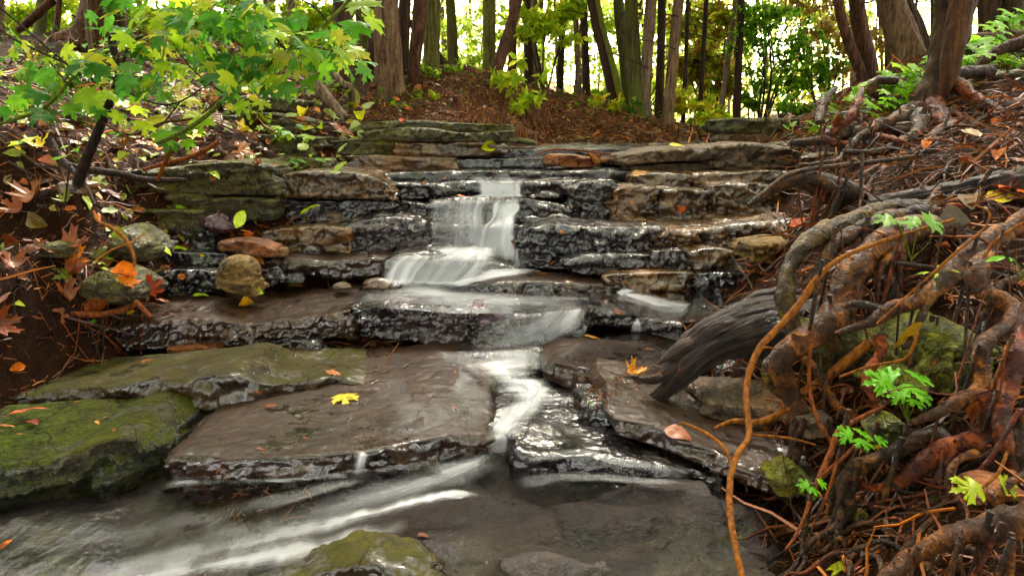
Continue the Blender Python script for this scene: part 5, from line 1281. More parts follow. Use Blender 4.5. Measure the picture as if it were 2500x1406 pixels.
wood('long rotten black log lying along the top of the near roots', 'log', 'rotten_log', [(2120, 505, 18, 2.62), (2200, 500, 26, 2.58), (2300, 488, 32, 2.52), (2400, 470, 36, 2.46), (2500, 450, 38, 2.4), (2600, 430, 36, 2.35)], 'driftdark', sides=70, gn=.25, ribs=.3)
wood('forked dead limb pointing down across the right wall', 'branch', 'dead_limb', [(1826, 502, 6, 2.96), (1870, 472, 12, 2.98), (1920, 445, 19, 3.0), (1975, 440, 26, 3.0), (2040, 462, 30, 3.0), (2110, 482, 32, 3.0), (2190, 478, 32, 2.95), (2280, 455, 26, 2.9)], 'rootdark', sides=28, gn=.35,
     extra=([(1965, 432, 16, 2.98), (2000, 440, 15, 2.94), (2050, 470, 12, 2.92)], [(1868, 470, 6, 2.96), (1920, 430, 6, 2.94), (1985, 412, 6, 2.95), (2100, 400, 6, 2.95), (2250, 380, 5, 2.9)]))
wood('thin tan vine stem curving down in front of the driftwood', 'stick', 'vine_stem', [(2330, 535, 3.5, 2.02), (2240, 562, 4, 2.0), (2130, 598, 5, 1.98), (2050, 632, 6, 1.96), (1995, 680, 8, 1.94), (1950, 745, 9, 1.92), (1900, 800, 8.5, 1.90), (1855, 850, 8.5, 1.88), (1828, 910, 7.5, 1.84), (1822, 980, 7.5, 1.78), (1828, 1062, 8, 1.70), (1800, 1110, 8, 1.62), (1783, 1170, 8.5, 1.56), (1782, 1250, 9, 1.48), (1795, 1330, 9, 1.40), (1815, 1425, 9, 1.32)], 'twigtan', gn=.12,
     extra=([(1787, 1135, 5, 1.60), (1765, 1090, 5, 1.64), (1720, 1055, 4.5, 1.68), (1662, 1030, 3.5, 1.70)], [(1828, 1062, 4.5, 1.70), (1850, 1062, 4, 1.72), (1930, 1070, 3.5, 1.74), (1990, 1085, 3, 1.74)], [(1858, 850, 3, 1.88), (1875, 848, 2.5, 1.86), (1895, 852, 1.5, 1.85)]))
wood('thick golden-brown stick running under the roots to the slab', 'stick', 'bare_stick', [(1742, 1046, 4, 1.98), (1790, 1028, 6, 1.98), (1850, 1030, 8, 1.96), (1905, 1008, 9, 1.94), (1960, 960, 10, 1.92), (2020, 920, 11, 1.90), (2070, 880, 13, 1.88), (2125, 835, 12, 1.87)], 'twigtan', gn=.1)
wood('slim grey-pink stem dropping past the tangle of roots', 'stick', 'bare_stick', [(1982, 830, 4, 1.80), (1975, 900, 4.5, 1.78), (1980, 970, 5, 1.75), (2000, 1030, 5.5, 1.70), (2032, 1085, 5, 1.66)], 'twigred', gn=.1)
wood('reddish crooked branch descending to the dark soil', 'stick', 'bare_stick', [(2160, 990, 4, 1.62), (2110, 1015, 6, 1.62), (2050, 1050, 8, 1.60), (2030, 1100, 8, 1.58), (2008, 1150, 8, 1.55), (1985, 1200, 7, 1.52), (1965, 1260, 5, 1.48), (1940, 1310, 4, 1.45), (1918, 1340, 3, 1.43)], 'twigred', gn=.15,
     extra=([(2000, 1165, 4, 1.54), (2050, 1125, 5, 1.55), (2090, 1085, 4, 1.56)], [(1925, 1335, 2, 1.43), (1940, 1370, 2, 1.41)], [(2045, 1120, 4, 1.52), (2025, 1190, 4, 1.5), (2005, 1240, 4, 1.48), (1985, 1280, 3, 1.46)]))
wood('dark short stick stuck across the near roots', 'stick', 'bare_stick', [(2185, 642, 5, 1.98), (2240, 650, 7, 1.97), (2300, 662, 5, 1.96), (2325, 690, 4, 1.96)], 'twigdark', gn=.15)
wood('fine orange stem arching above the yellow leaf', 'stick', 'bare_stick', [(2140, 790, 2.5, 1.72), (2230, 710, 3, 1.72), (2330, 620, 3.5, 1.70), (2400, 560, 3, 1.70), (2415, 520, 2.5, 1.72), (2380, 500, 2, 1.74)], 'twigtan', gn=.1)
wood('long orange stem reaching to the right edge', 'stick', 'bare_stick', [(2400, 630, 4, 1.58), (2430, 590, 4, 1.57), (2470, 560, 4, 1.56), (2530, 530, 3, 1.55)], 'twigtan', gn=.1)
wood('straight brown stick pointing at the right edge above the boulder', 'stick', 'bare_stick', [(2050, 920, 3, 1.72), (2120, 895, 3.5, 1.70), (2190, 882, 4, 1.68), (2215, 872, 4, 1.66), (2230, 845, 4, 1.65), (2240, 815, 4, 1.65)], 'twigtan', gn=.1)
wood('yellow-brown branch leaning at the lower right corner', 'stick', 'bare_stick', [(2460, 1100, 4, 1.3), (2440, 1150, 5, 1.28), (2400, 1190, 4, 1.27)], 'twigtan', gn=.1)
# left side sticks
wood('short mossy log end at the left edge', 'log', 'mossy_log', [(-70, 880, 24, 2.42), (0, 835, 24, 2.46), (45, 800, 21, 2.50), (78, 772, 15, 2.54)], 'bark_green', gn=.15)
wood('pinkish curved branch lying along the biggest slab', 'branch', 'fallen_branch', [(70, 818, 5, 2.58), (110, 785, 8, 2.62), (160, 768, 8, 2.66), (230, 768, 8, 2.70), (290, 760, 8, 2.74), (330, 742, 6, 2.78), (345, 715, 5, 2.82), (350, 690, 4, 2.86)], 'twigred', gn=.12)
wood('short pink broken stick beside the curved branch', 'stick', 'bare_stick', [(330, 735, 6, 2.72), (350, 755, 6, 2.70), (370, 775, 4, 2.68)], 'twigred', gn=.1)
wood('pale thin stick bending down the left bank', 'stick', 'bare_stick', [(228, 515, 3, 2.9), (240, 540, 4, 2.86), (280, 560, 4.5, 2.84), (310, 590, 4.5, 2.82), (328, 630, 4, 2.80), (326, 655, 3, 2.80)], 'twigtan', gn=.12)
wood('dark crooked limb lying on the mossy corner block', 'branch', 'fallen_branch', [(160, 400, 6, 3.2), (215, 415, 9, 3.3), (290, 424, 8, 3.42), (350, 438, 7, 3.5), (400, 440, 7, 3.54), (455, 440, 5, 3.56)], 'twigdark', gn=.2,
     extra=([(120, 340, 10, 3.2), (140, 380, 10, 3.18), (200, 440, 6, 3.12), (232, 500, 4, 3.05)],))
wood('slender brown branch propped over the mossy corner block', 'branch', 'fallen_branch', [(350, 415, 4, 3.5), (400, 400, 5, 3.48), (460, 385, 5, 3.46), (510, 362, 5, 3.45), (535, 345, 4, 3.44)], 'twigred', gn=.12,
     extra=([(385, 440, 4, 3.5), (415, 370, 5, 3.45), (440, 330, 5, 3.4), (480, 295, 5, 3.36), (498, 240, 5, 3.3)],))
wood('dead stick lying over the loose reddish rock', 'stick', 'bare_stick', [(1312, 376, 2.2, 4.2), (1350, 366, 2.5, 4.2), (1420, 368, 2.5, 4.25), (1490, 378, 2, 4.3)], 'twigred', gn=.1)
wood('pale splinter of wood beside the orange sprig on the top ledge', 'stick', 'bare_stick', [(1436, 374, 4, 4.2), (1452, 388, 6, 4.18), (1462, 400, 5, 4.16)], 'twigtan', gn=.1)

# the split dead stem on the right bank and its roots
sp = thing('cedar_tree', W(2270, 262, 4.15), 'dead split cedar stem with bare brown heartwood and spreading roots on the right bank', 'tree')
P, r = pxr([(2262, 300, 52, 4.12), (2266, 262, 44, 4.15), (2286, 215, 34, 4.15), (2302, 160, 34, 4.16), (2314, 100, 36, 4.18), (2326, 40, 38, 4.2), (2334, -20, 38, 4.2), (2350, -140, 34, 4.25), (2362, -300, 20, 4.3)])
V, F, UV = uvtube(P, r, 40, .02, .12, .28, 77, nscale=14)
mk('trunk', V, F, M['bark_dark'], parent=sp, uv=UV)
P, r = pxr([(2290, 250, 7, 4.06), (2310, 205, 16, 4.05), (2322, 150, 22, 4.05), (2332, 90, 24, 4.06), (2344, 30, 24, 4.07), (2352, -20, 22, 4.08), (2366, -130, 14, 4.12)])
V, F, UV = uvtube(P, r, 24, .02, .10, .12, 78, nscale=14)
mk('heartwood', V, F, M['strip'], parent=sp, uv=UV)
for m_, p_ in [
 ('rootdark', [(2260, 262, 30, 4.12), (2215, 285, 22, 4.05), (2170, 300, 16, 4.0), (2120, 318, 14, 3.95), (2060, 330, 13, 3.95), (2000, 345, 10, 4.0), (1930, 350, 7, 4.1)]),
 ('rootred', [(2105, 215, 5, 4.3), (2092, 255, 9, 4.1), (2070, 290, 10, 4.0), (2035, 318, 10, 3.95), (2012, 336, 9, 3.92), (2040, 350, 8, 3.88), (2100, 352, 6, 3.85)]),
 ('rootdark', [(2180, 250, 12, 4.4), (2150, 235, 14, 4.4), (2130, 215, 13, 4.4), (2145, 196, 10, 4.4), (2190, 196, 8, 4.4)]),
 ('rootdark', [(2040, 215, 6, 4.5), (2015, 245, 9, 4.4), (2003, 275, 9, 4.3), (1998, 300, 7, 4.2)]),
 ('rootred', [(2280, 262, 26, 4.05), (2300, 290, 18, 3.9), (2330, 310, 14, 3.75), (2380, 330, 12, 3.6), (2460, 360, 10, 3.4), (2560, 400, 9, 3.2)]),
 ('rootred', [(2290, 230, 16, 4.1), (2330, 205, 16, 4.1), (2360, 225, 14, 4.0), (2400, 250, 11, 3.9), (2470, 290, 9, 3.7)]),
 ('rootdark', [(2250, 280, 22, 4.05), (2240, 320, 14, 3.8), (2200, 350, 12, 3.6), (2140, 370, 9, 3.5), (2060, 372, 6, 3.5)]),
 ('root', [(2330, 300, 9, 3.6), (2290, 320, 9, 3.5), (2260, 350, 8, 3.35), (2240, 390, 6, 3.2)]),
 ('rootred', [(2560, 330, 12, 3.0), (2500, 360, 12, 3.0), (2440, 400, 11, 2.95), (2410, 430, 9, 2.9), (2430, 460, 7, 2.8)]),
 ('rootdark', [(2580, 270, 14, 3.4), (2500, 300, 14, 3.35), (2450, 330, 10, 3.3), (2380, 345, 7, 3.3)]),
 ('rootred', [(2320, 270, 8, 3.9), (2370, 300, 8, 3.75), (2400, 340, 8, 3.5), (2440, 370, 6, 3.3), (2460, 420, 5, 3.1)]),
 ('rootdark', [(2420, 175, 14, 4.3), (2360, 178, 14, 4.25), (2310, 190, 12, 4.2)]),
 ('rootdark', [(2140, 310, 9, 3.8), (2090, 340, 8, 3.7), (2050, 390, 7, 3.5), (1990, 400, 5, 3.5), (1950, 402, 4, 3.5)]),
 ('rootred', [(2140, 330, 6, 3.7), (2200, 345, 7, 3.5), (2260, 370, 7, 3.3), (2320, 375, 6, 3.2), (2400, 372, 5, 3.1)]),
]: root(sp, p_, m_)
wood('red-brown fallen trunk lying behind the seedlings at the top right', 'log', 'fallen_log', [(2315, 115, 22, 5.2), (2400, 108, 24, 5.2), (2500, 100, 24, 5.2), (2620, 92, 22, 5.2)], 'bark_red', gn=.12)
wood('dark slanting limb under the seedlings at the right edge', 'branch', 'dead_limb', [(2370, 178, 9, 4.4), (2410, 145, 12, 4.4), (2460, 115, 13, 4.4), (2540, 90, 14, 4.4)], 'bark_dark', gn=.25)
wood('long forked root-like limb descending from the left bank', 'branch', 'dead_limb', [(640, 112, 9, 4.9), (700, 140, 11, 4.85), (760, 190, 12, 4.8), (800, 240, 12, 4.75), (845, 290, 10, 4.7)], 'bark_grey', gn=.15,
     extra=([(745, 120, 6, 5.0), (790, 160, 7, 4.95), (830, 195, 6, 4.9), (845, 215, 5, 4.9)], [(690, 160, 5, 4.9), (720, 165, 5, 4.9), (640, 155, 4, 4.9)]))
wood('hooked root standing out beside the dark leaning cedar', 'branch', 'dead_limb', [(826, 218, 6, 5.2), (850, 212, 8, 5.15), (858, 235, 8, 5.1), (856, 262, 6, 5.1)], 'bark_red', gn=.15)

# ------------------------------------------------------------------ small plants, fallen leaves, litter
bpy.context.view_layer.update()
DG = bpy.context.evaluated_depsgraph_get()
SKIP = ('canopy', 'water', 'waterfall', 'white_water', 'foam', 'crown', 'foliage', 'distant', 'fallen_leaf')
def cast(o, d):
    o = Vector(o); d = Vector(d).normalized()
    for _ in range(12):
        ok, loc, nrm, idx, ob, _m = C.ray_cast(DG, o, d)
        if not ok: return None
        if ob.name.split('.')[0] in SKIP or ob.name.startswith(SKIP):
            o = loc + d * .002; continue
        return np.array(loc), np.array(nrm), ob.name
    return None
def hit(px, py): return cast(CAM, ray(px, py))
def down(x, y, up=.5):
    return cast((x, y, gz(x, y) + up), (0, 0, -1))

ORANGE = (.62, .17, .02); RUST = (.26, .075, .025); YEL = (.80, .60, .03); YG = (.42, .56, .03); PALE = (.42, .47, .20)
BROWN = (.13, .05, .028); PINK = (.42, .20, .13); RED = (.42, .06, .02); GREEN = (.14, .36, .02); GREY = (.22, .18, .14); OLIVE = (.22, .24, .05)
def put_leaf(p, nrm, tpl, size, col, label, group=None, head=None, lift=None, tilt=.25, name='fallen_leaf', rs=R, parent=None):
    a = head if head is not None else rs.rand() * 6.28
    d = np.array([math.cos(a), math.sin(a), 0.])
    n_ = np.array(nrm) + rs.randn(3) * tilt
    if n_[2] < .15: n_[2] = .15 + abs(n_[2])
    lift = .12 * size + .003 if lift is None else lift
    T = np.array(p) + np.array([0, 0, 1]) * lift - d * size * .4
    d3 = d - n_ * d.dot(n_) / n_.dot(n_)
    V, F, Cc = scatter(TPL.get(tpl, SPRIG) if tpl != 'sprig' else SPRIG, [T], frames([d3], [n_]), [size], [col])
    V = V + rs.randn(*V.shape) * size * .006
    o = mk('leaf_sprig' if tpl == 'sprig' else name, V, F, M['fallen'], base=T, cols=Cc)
    return tag(o, label, 'fallen leaf' if tpl != 'sprig' else 'leaf sprig', group)

for (px, py, tp, s, col, hd, lab) in [
 (842, 978, 'maple', .085, (.80, .62, .12), -1.3, 'pale yellow maple leaf lying on the broad wet slab beside the chute'),
 (345, 893, 'sprig', .075, ORANGE, .2, 'orange cedar sprig on the moss film of the long slab'),
 (805, 910, 'sprig', .07, (.6, .22, .08), -.3, 'faded orange sprig near the right end of the mossy slab'),
 (620, 946, 'sprig', .05, ORANGE, 0, 'small orange sprig at the dark broken edge of the mossy slab'),
 (652, 996, 'sprig', .05, ORANGE, .1, 'orange sprig on the wet slab under the mossy edge'),
 (20, 985, 'sprig', .07, ORANGE, .4, 'orange sprig at the left edge above the moss'),
 (60, 1022, 'lance', .12, (.62, .13, .03), .35, 'long red-orange leaf stalk lying across the bright moss'),
 (80, 1040, 'ovate', .07, (.24, .05, .035), -.6, 'dark red leaflet lying on the bright moss'),
 (15, 1043, 'lance', .05, ORANGE, .2, 'orange leaf tip at the left edge on the bright moss'),
 (40, 905, 'curl', .05, ORANGE, 1.0, 'curled orange leaf at the left edge of the mossy slab'),
 (75, 865, 'lance', .06, YG, .1, 'slim yellow-green leaf left of the long mossy slab'),
 (636, 1098, 'lance', .03, ORANGE, .2, 'tiny orange leaf bit on the broad slab above its lip'),
 (730, 703, 'lance', .06, (.42, .17, .07), 0, 'flat brown leaf strip on the slab right of the tan rock'),
 (600, 752, 'curl', .07, (.6, .32, .06), .3, 'curled golden leaf on the biggest slab below the tan rock'),
 (628, 722, 'curl', .055, YG, 1.2, 'crumpled yellow-green leaf tucked against the foot of the tan rock'),
 (485, 727, 'ovate', .08, YG, .05, 'bright green leaf on the biggest slab left of the tan rock'),
 (405, 738, 'lance', .12, (.5, .16, .05), .2, 'long orange-brown leaf beside the small pale stone'),
 (372, 715, 'maplecurl', .085, (.36, .055, .02), 1.4, 'shiny red curled maple leaf by the small pale stone'),
 (288, 783, 'sprig', .05, ORANGE, .6, 'bright orange sprig above the curved pink branch end'),
 (195, 758, 'sprig', .07, (.75, .25, .02), .2, 'orange sprig cluster under the twigs of the left bank'),
 (218, 783, 'broad', .05, GREEN, .2, 'green leaf scrap below the curved pink branch'),
 (320, 772, 'curl', .04, (.62, .40, .10), .8, 'small tan leaf at the bend of the pink branch'),
 (10, 800, 'maplecurl', .10, (.22, .07, .035), 1.2, 'brown maple leaf hanging at the left edge over the log'),
 (30, 738, 'ovate', .07, (.55, .58, .05), .0, 'yellow leaf at the left edge above the mossy log'),
 (22, 660, 'sprig', .09, (.85, .32, .03), .1, 'big bright orange sprig at the left edge'),
 (112, 655, 'sprig', .08, (.80, .30, .03), -.1, 'bright orange sprig left of the orange maple leaf'),
 (178, 645, 'maplecurl', .11, (.75, .24, .02), .1, 'glowing orange maple leaf curled on the left bank'),
 (185, 605, 'maplecurl', .10, (.24, .08, .04), .9, 'purplish brown maple leaf above the glowing orange one'),
 (130, 612, 'ovate', .06, (.45, .18, .08), .0, 'pinkish leaflet on the flat stone of the left bank'),
 (95, 500, 'maplecurl', .14, (.26, .10, .045), 1.5, 'large brown maple leaf with a wet shine on the left bank'),
 (60, 525, 'lance', .09, YG, -.5, 'green blade lying over the large brown leaf'),
 (40, 520, 'maplecurl', .10, (.30, .09, .04), 2.6, 'rusty leaf leaning left of the large brown leaf'),
 (130, 555, 'curl', .10, (.17, .12, .05), 1.7, 'olive-brown folded leaf right of the large brown leaf'),
 (40, 605, 'curl', .09, (.26, .09, .05), .2, 'dull pink-brown leaf at the left edge of the bank'),
 (170, 515, 'ovate', .07, (.42, .12, .04), .4, 'orange-brown leaf above the folded olive leaf'),
 (268, 525, 'ovate', .12, (.38, .42, .22), 1.5, 'grey-green leaf standing upright against the left bank'),
 (325, 512, 'lance', .11, (.55, .60, .30), .0, 'pale long leaf lying on the lowest mossy block'),
 (440, 508, 'ovate', .08, (.30, .52, .06), -.3, 'fresh green leaf on the lowest mossy block'),
 (578, 562, 'ovate', .14, (.48, .60, .03), 1.9, 'large yellow-green leaf propped upright by the purplish stone'),
 (606, 583, 'curl', .05, (.45, .10, .03), .0, 'dark orange curled leaf beside the large propped leaf'),
 (760, 536, 'lance', .16, (.42, .58, .03), .0, 'long bright green leaf lying on the small flat stone'),
 (395, 600, 'ovate', .10, (.50, .58, .12), -.3, 'pale green leaf leaning over the grey boulder, left of two'),
 (432, 610, 'ovate', .10, (.42, .58, .06), .0, 'bright green leaf over the grey boulder, right of two'),
 (505, 628, 'lance', .08, (.62, .58, .05), .2, 'yellow curled leaf with a long stalk above the tan rock'),
 (268, 632, 'broad', .07, (.38, .48, .10), .9, 'round green leaf above the twig heap'),
 (240, 645, 'ovate', .06, YG, .0, 'small green leaf tip over the twig heap'),
 (296, 692, 'ovate', .06, (.40, .58, .04), 1.7, 'green leaf drooping over the mossy boulder of the left bank'),
 (410, 665, 'sprig', .06, (.55, .20, .05), .0, 'orange sprig on the dark angular block top'),
 (440, 684, 'sprig', .06, (.75, .22, .03), .9, 'orange sprig stuck to the front of the dark angular block'),
 (640, 684, 'lance', .03, ORANGE, .0, 'orange scrap right of the tan rock'),
 (1125, 481, 'ovate', .06, (.80, .24, .05), .0, 'bright orange leaf caught at the lip of the main fall'),
 (1440, 790, 'lance', .01, ORANGE, .0, 'orange speck below the brink'),
 (1505, 765, 'sprig', .07, (.85, .20, .04), .2, 'vivid orange sprig on the small rock at the brink'),
 (1578, 857, 'sprig', .05, (.75, .25, .04), .0, 'orange sprig on the round-edged slab near the driftwood'),
 (1445, 826, 'lance', .10, (.62, .30, .06), .25, 'long tan leaf on the round-edged slab near the falls'),
 (1452, 374, 'sprig', .10, (.70, .20, .03), 1.6, 'upright orange sprig on the top ledge'),
 (1548, 432, 'sprig', .11, (.75, .33, .05), .0, 'orange sprig hanging on the rounded brown ledge stone'),
 (1660, 523, 'sprig', .07, (.85, .16, .03), .0, 'vivid orange sprig on the face of the tall blocks'),
 (1650, 360, 'broad', .10, YEL, .0, 'yellow leaf on the big pointed rock'),
 (1182, 368, 'curl', .10, (.55, .55, .04), 1.2, 'yellow-green curled leaf at the right end of the brown stone row'),
 (1935, 560, 'sprig', .09, (.85, .14, .02), .0, 'red-orange sprig lying beside the olive root'),
 (985, 296, 'broad', .07, (.85, .10, .01), .0, 'tiny bright red leaf on the topmost mossy slab'),
 (835, 325, 'maple', .15, (.36, .17, .13), 1.4, 'dusty purple maple leaf among yellow leaves left of the cap slab'),
 (590, 375, 'maple', .14, (.34, .15, .08), .1, 'brown maple leaf above the large mossy corner block'),
 (470, 300, 'curl', .10, (.65, .26, .06), .2, 'orange leaf in the middle of the left bank litter'),
 (405, 372, 'maplecurl', .11, (.85, .25, .02), 1.4, 'bright orange curled leaf behind the crooked limb'),
 (2370, 345, 'ovate', .15, (.30, .20, .06), 1.6, 'olive-brown pointed leaf standing on the right bank'),
 (2485, 480, 'maple', .14, (.85, .16, .02), -1.9, 'scarlet maple leaf at the right edge'),
 (2438, 497, 'broad', .11, (.85, .65, .03), .2, 'spotted yellow leaf on the rotten log'),
 (2390, 520, 'curl', .10, (.20, .14, .08), .6, 'large grey-brown dry leaf under the spotted yellow leaf'),
 (2330, 560, 'curl', .11, (.13, .10, .07), 2.9, 'grey crumpled leaf hanging below the rotten log'),
 (2240, 790, 'lance', .13, (.50, .30, .07), 1.25, 'golden-brown curled leaf standing before the yellow-green boulder'),
 (1918, 1010, 'lance', .08, (.85, .15, .02), -1.5, 'fiery orange sprig hanging from the looped root'),
 (2060, 1015, 'lance', .08, (.42, .14, .08), -.7, 'pinkish brown slim leaf amid the roots'),
 (1945, 820, 'ovate', .06, (.85, .42, .06), 1.5, 'bright orange leaf scrap by the log and the roots'),
 (2125, 990, 'ovate', .06, (.12, .05, .035), .6, 'dark brown leaf amid the roots'),
 (1555, 918, 'maplecurl', .08, (.85, .35, .03), .6, 'bright orange curled leaf beside the driftwood tip'),
 (1650, 1062, 'broad', .085, (.34, .12, .05), -.6, 'brown leaf stuck wet to the edge of the overhanging slab'),
 (1985, 1365, 'maple', .21, (.42, .48, .12), 1.8, 'very large pale green leaf with dark blotches at the bottom edge'),
 (2140, 1255, 'maple', .06, (.24, .07, .05), 1.1, 'small wine-red maple leaf on the dark soil'),
 (2470, 1225, 'lance', .06, (.85, .28, .04), -.3, 'orange scrap lying on the pale reddish stone'),
 (2130, 1090, 'sprig', .08, (.75, .50, .04), -.4, 'golden sprig beside the bright herb leaf'),
 (1030, 1310, 'ovate', .035, (.42, .17, .10), -.3, 'blurred pinkish leaf under the water near the mossy stone'),
 (12, 1340, 'ovate', .035, ORANGE, 1.0, 'small orange leaf at the lower left corner'),
]:
    h = hit(px, py)
    if h is None: continue
    up_ = np.array([0, -.5, 1.]) if tp in ('broad', 'ovate', 'maplecurl', 'maple') and py < 800 else h[1]
    put_leaf(h[0], up_ * .6 + h[1] * .6, tp, s, col, lab, head=hd, tilt=.12)

def rand_leaves(n, box, types, size, pal, label, group, seed, names=None, upn=(0, -.35, 1)):
    rs = np.random.RandomState(seed); k = 0; tries = 0
    while k < n and tries < n * 6:
        tries += 1
        px, py = rs.uniform(box[0], box[2]), rs.uniform(box[1], box[3])
        h = hit(px, py)
        if h is None or h[0][1] > 9 or h[2].split('.')[0] in ('trunk', 'branch', 'stem'): continue
        if names and h[2].split('.')[0] not in names: continue
        c = np.array(pal[rs.randint(len(pal))]) * (1 + .25 * rs.randn())
        put_leaf(h[0], h[1] * .6 + np.array(upn) * .7, types[rs.randint(len(types))], size * rs.uniform(.55, 1.3), np.clip(c, .01, .95), label, group, rs=rs)
        k += 1
LT = ['maple', 'ovate', 'broad', 'curl', 'maplecurl', 'lance']
rand_leaves(62, (30, 200, 860, 420), LT, .10, [YG, PALE, PALE, RUST, ORANGE, YEL, OLIVE, BROWN, PINK], 'autumn leaf in the mixed litter high on the left bank', 'leaves littering the upper left bank', 1)
rand_leaves(34, (560, 215, 900, 330), ['broad', 'ovate', 'curl'], .11, [YG, PALE, YEL, PALE], 'pale yellow-green leaf on the mossy ledges left of the mound', 'pale leaves on the mossy ledges', 2)
rand_leaves(30, (0, 430, 340, 780), LT, .075, [RUST, BROWN, RUST, ORANGE, OLIVE, YG], 'brown or orange leaf on the dark soil of the left bank', 'leaves on the left bank soil', 3)
rand_leaves(22, (480, 370, 860, 430), ['ovate', 'lance', 'broad'], .085, [YG, YEL, PALE, PINK], 'yellow leaf on the rim above the brown broken-faced block', 'yellow leaves above the brown block', 4)
rand_leaves(26, (880, 195, 1700, 350), ['ovate', 'broad', 'curl'], .05, [RUST, PINK, ORANGE, BROWN], 'tiny brown leaf on the slope of the earth mound', 'small leaves on the mound', 5, names=('ground',))
rand_leaves(34, (1980, 250, 2500, 470), ['curl', 'ovate', 'sprig', 'maplecurl'], .07, [RUST, BROWN, PINK, ORANGE, BROWN], 'rusty leaf among roots on the upper right bank', 'rusty leaves on the upper right bank', 6)
rand_leaves(20, (1950, 560, 2500, 1400), ['curl', 'ovate', 'lance', 'sprig'], .05, [BROWN, RUST, PINK, BROWN, ORANGE], 'wet brown leaf scrap between the near roots', 'leaf scraps between the near roots', 7, names=('ground',))
rand_leaves(26, (1000, 400, 1600, 700), ['sprig', 'lance', 'sprig'], .035, [ORANGE, (.7, .25, .06)], 'orange cedar scrap stuck on the wet black ledges', 'orange scraps on the wet ledges', 8)
rand_leaves(16, (30, 880, 1900, 1250), ['lance', 'sprig', 'ovate'], .022, [ORANGE, (.6, .25, .08)], 'tiny orange leaf scrap on the wet slabs near the stream', 'tiny orange scraps on the near slabs', 9, names=('stone_slab',))
rand_leaves(9, (340, 540, 700, 660), ['lance', 'sprig'], .03, [ORANGE, (.6, .3, .1)], 'tiny orange scale on the dark rocks of the left wall', 'orange scales on the left rocks', 10)

# litter of needles, bark crumbs and fine twigs, too many to count
def litter(name, n, xr, yr, seed, label, lens=(.010, .045), pal=None, cond=None, tp=None, m='litter', lay=.85, up=0.):
    rs = np.random.RandomState(seed)
    x = rs.uniform(xr[0], xr[1], n * 3); y = rs.uniform(yr[0] ** .5, yr[1] ** .5, n * 3) ** 2
    if cond is not None:
        k = cond(x, y); x, y = x[k], y[k]
    x, y = x[:n], y[:n]; n = len(x)
    z = ground_z(np.c_[x, y]); e = .012
    nx = -(ground_z(np.c_[x + e, y]) - z) / e; ny = -(ground_z(np.c_[x, y + e]) - z) / e
    N = np.c_[np.clip(nx, -2, 2), np.clip(ny, -2, 2), np.ones(n)]
    a = rs.rand(n) * 6.28
    d = np.c_[np.cos(a), np.sin(a), rs.randn(n) * .35]
    dN = (d * N).sum(1) / (N * N).sum(1)
    d = d - N * dN[:, None] * lay
    L = rs.uniform(lens[0], lens[1], n) * (1 + y * .12)
    tpl = (np.array([[-.035, 0, 0], [.035, 0, 0], [.05, .5, .06], [.02, 1, 0], [-.02, 1, 0], [-.03, .5, .09]]), np.array([[0, 1, 2, 5], [5, 2, 3, 4]]))
    tpl = tp or tpl
    V, F, Cc = scatter(tpl, np.c_[x, y, z + .004 + (.008 + up) * rs.rand(n)], frames(d, N + rs.randn(n, 3) * .4), L, lerp_cols(pal, n, rs, .3))
    return tag(mk(name, V, F, M[m], cols=Cc, smooth=False, base=(0, 0, 0)), label, 'litter', kind='stuff')
LP = [(.14, .045, .018), (.28, .095, .032), (.04, .016, .010), (.07, .028, .014), (.42, .16, .06), (.02, .010, .006)]
inl = lambda x, y: (x < -.35 - .18 * (y - 2.2)) | (y > 5.6)
inr = lambda x, y: x > .62
litter('needle_litter', 16000, (-3.6, -.4), (1.7, 7.0), 1, 'dark needles and bark crumbs over the left bank soil', pal=LP[:4] * 2 + LP, cond=inl)
litter('needle_litter', 26000, (.6, 4.2), (1.0, 7.0), 2, 'rusty needles and twig crumbs over the right bank soil', pal=LP, cond=inr)
litter('needle_litter', 16000, (-2.6, 3.4), (5.0, 8.5), 3, 'reddish needles over the earth mound', lens=(.015, .05), pal=[(.22, .11, .07), (.32, .18, .12), (.12, .06, .04), (.42, .27, .18)])

def prism_tpl():
    V = []; 
    for y, w_, b in ((0, .022, 0), (.35, .02, .05), (.7, .016, .01), (1, .008, .06)):
        for a in (0, 2.09, 4.19): V.append((w_ * math.cos(a) + b * .8, y, w_ * math.sin(a) + b))
    F = [[i * 3 + j, i * 3 + (j + 1) % 3, i * 3 + 3 + (j + 1) % 3, i * 3 + 3 + j] for i in range(3) for j in range(3)]
    return np.array(V), np.array(F)
PR = prism_tpl()
litter('twig_litter', 2400, (.65, 4.0), (1.05, 6.5), 11, 'tangled fine rusty twigs covering the right bank', lens=(.06, .22), pal=LP, cond=inr, tp=PR, up=.03, lay=.7)
litter('twig_litter', 1100, (-3.6, -.5), (2.0, 6.5), 12, 'fine dark twigs scattered over the left bank', lens=(.05, .2), pal=LP[2:] + [(.18, .08, .04)], cond=inl, tp=PR, up=.02, lay=.75)
ok_ = TPL['ovate'];
litter('leaf_litter', 1500, (-3.6, -.7), (3.0, 6.8), 13, 'mixed brown and yellow leaves covering the upper left bank', lens=(.03, .075), pal=[RUST, BROWN, BROWN, PINK, OLIVE, PALE, YG, ORANGE, (.09, .04, .02)], cond=inl, tp=ok_, m='fallen', up=.01, lay=.9)
litter('leaf_litter', 500, (.7, 4.0), (1.2, 6.5), 14, 'dull brown leaves covering the right bank', lens=(.02, .055), pal=[RUST, BROWN, BROWN, PINK, (.09, .04, .02)], cond=inr, tp=ok_, m='fallen', up=.01, lay=.9)
litter('leaf_litter', 900, (-1.4, 3.0), (5.6, 8.4), 15, 'small tan and rusty leaves over the mound', lens=(.02, .05), pal=[(.22, .10, .06), PINK, (.36, .24, .16), ORANGE, BROWN, (.2, .13, .09)], tp=ok_, m='fallen', up=.01, lay=.9)
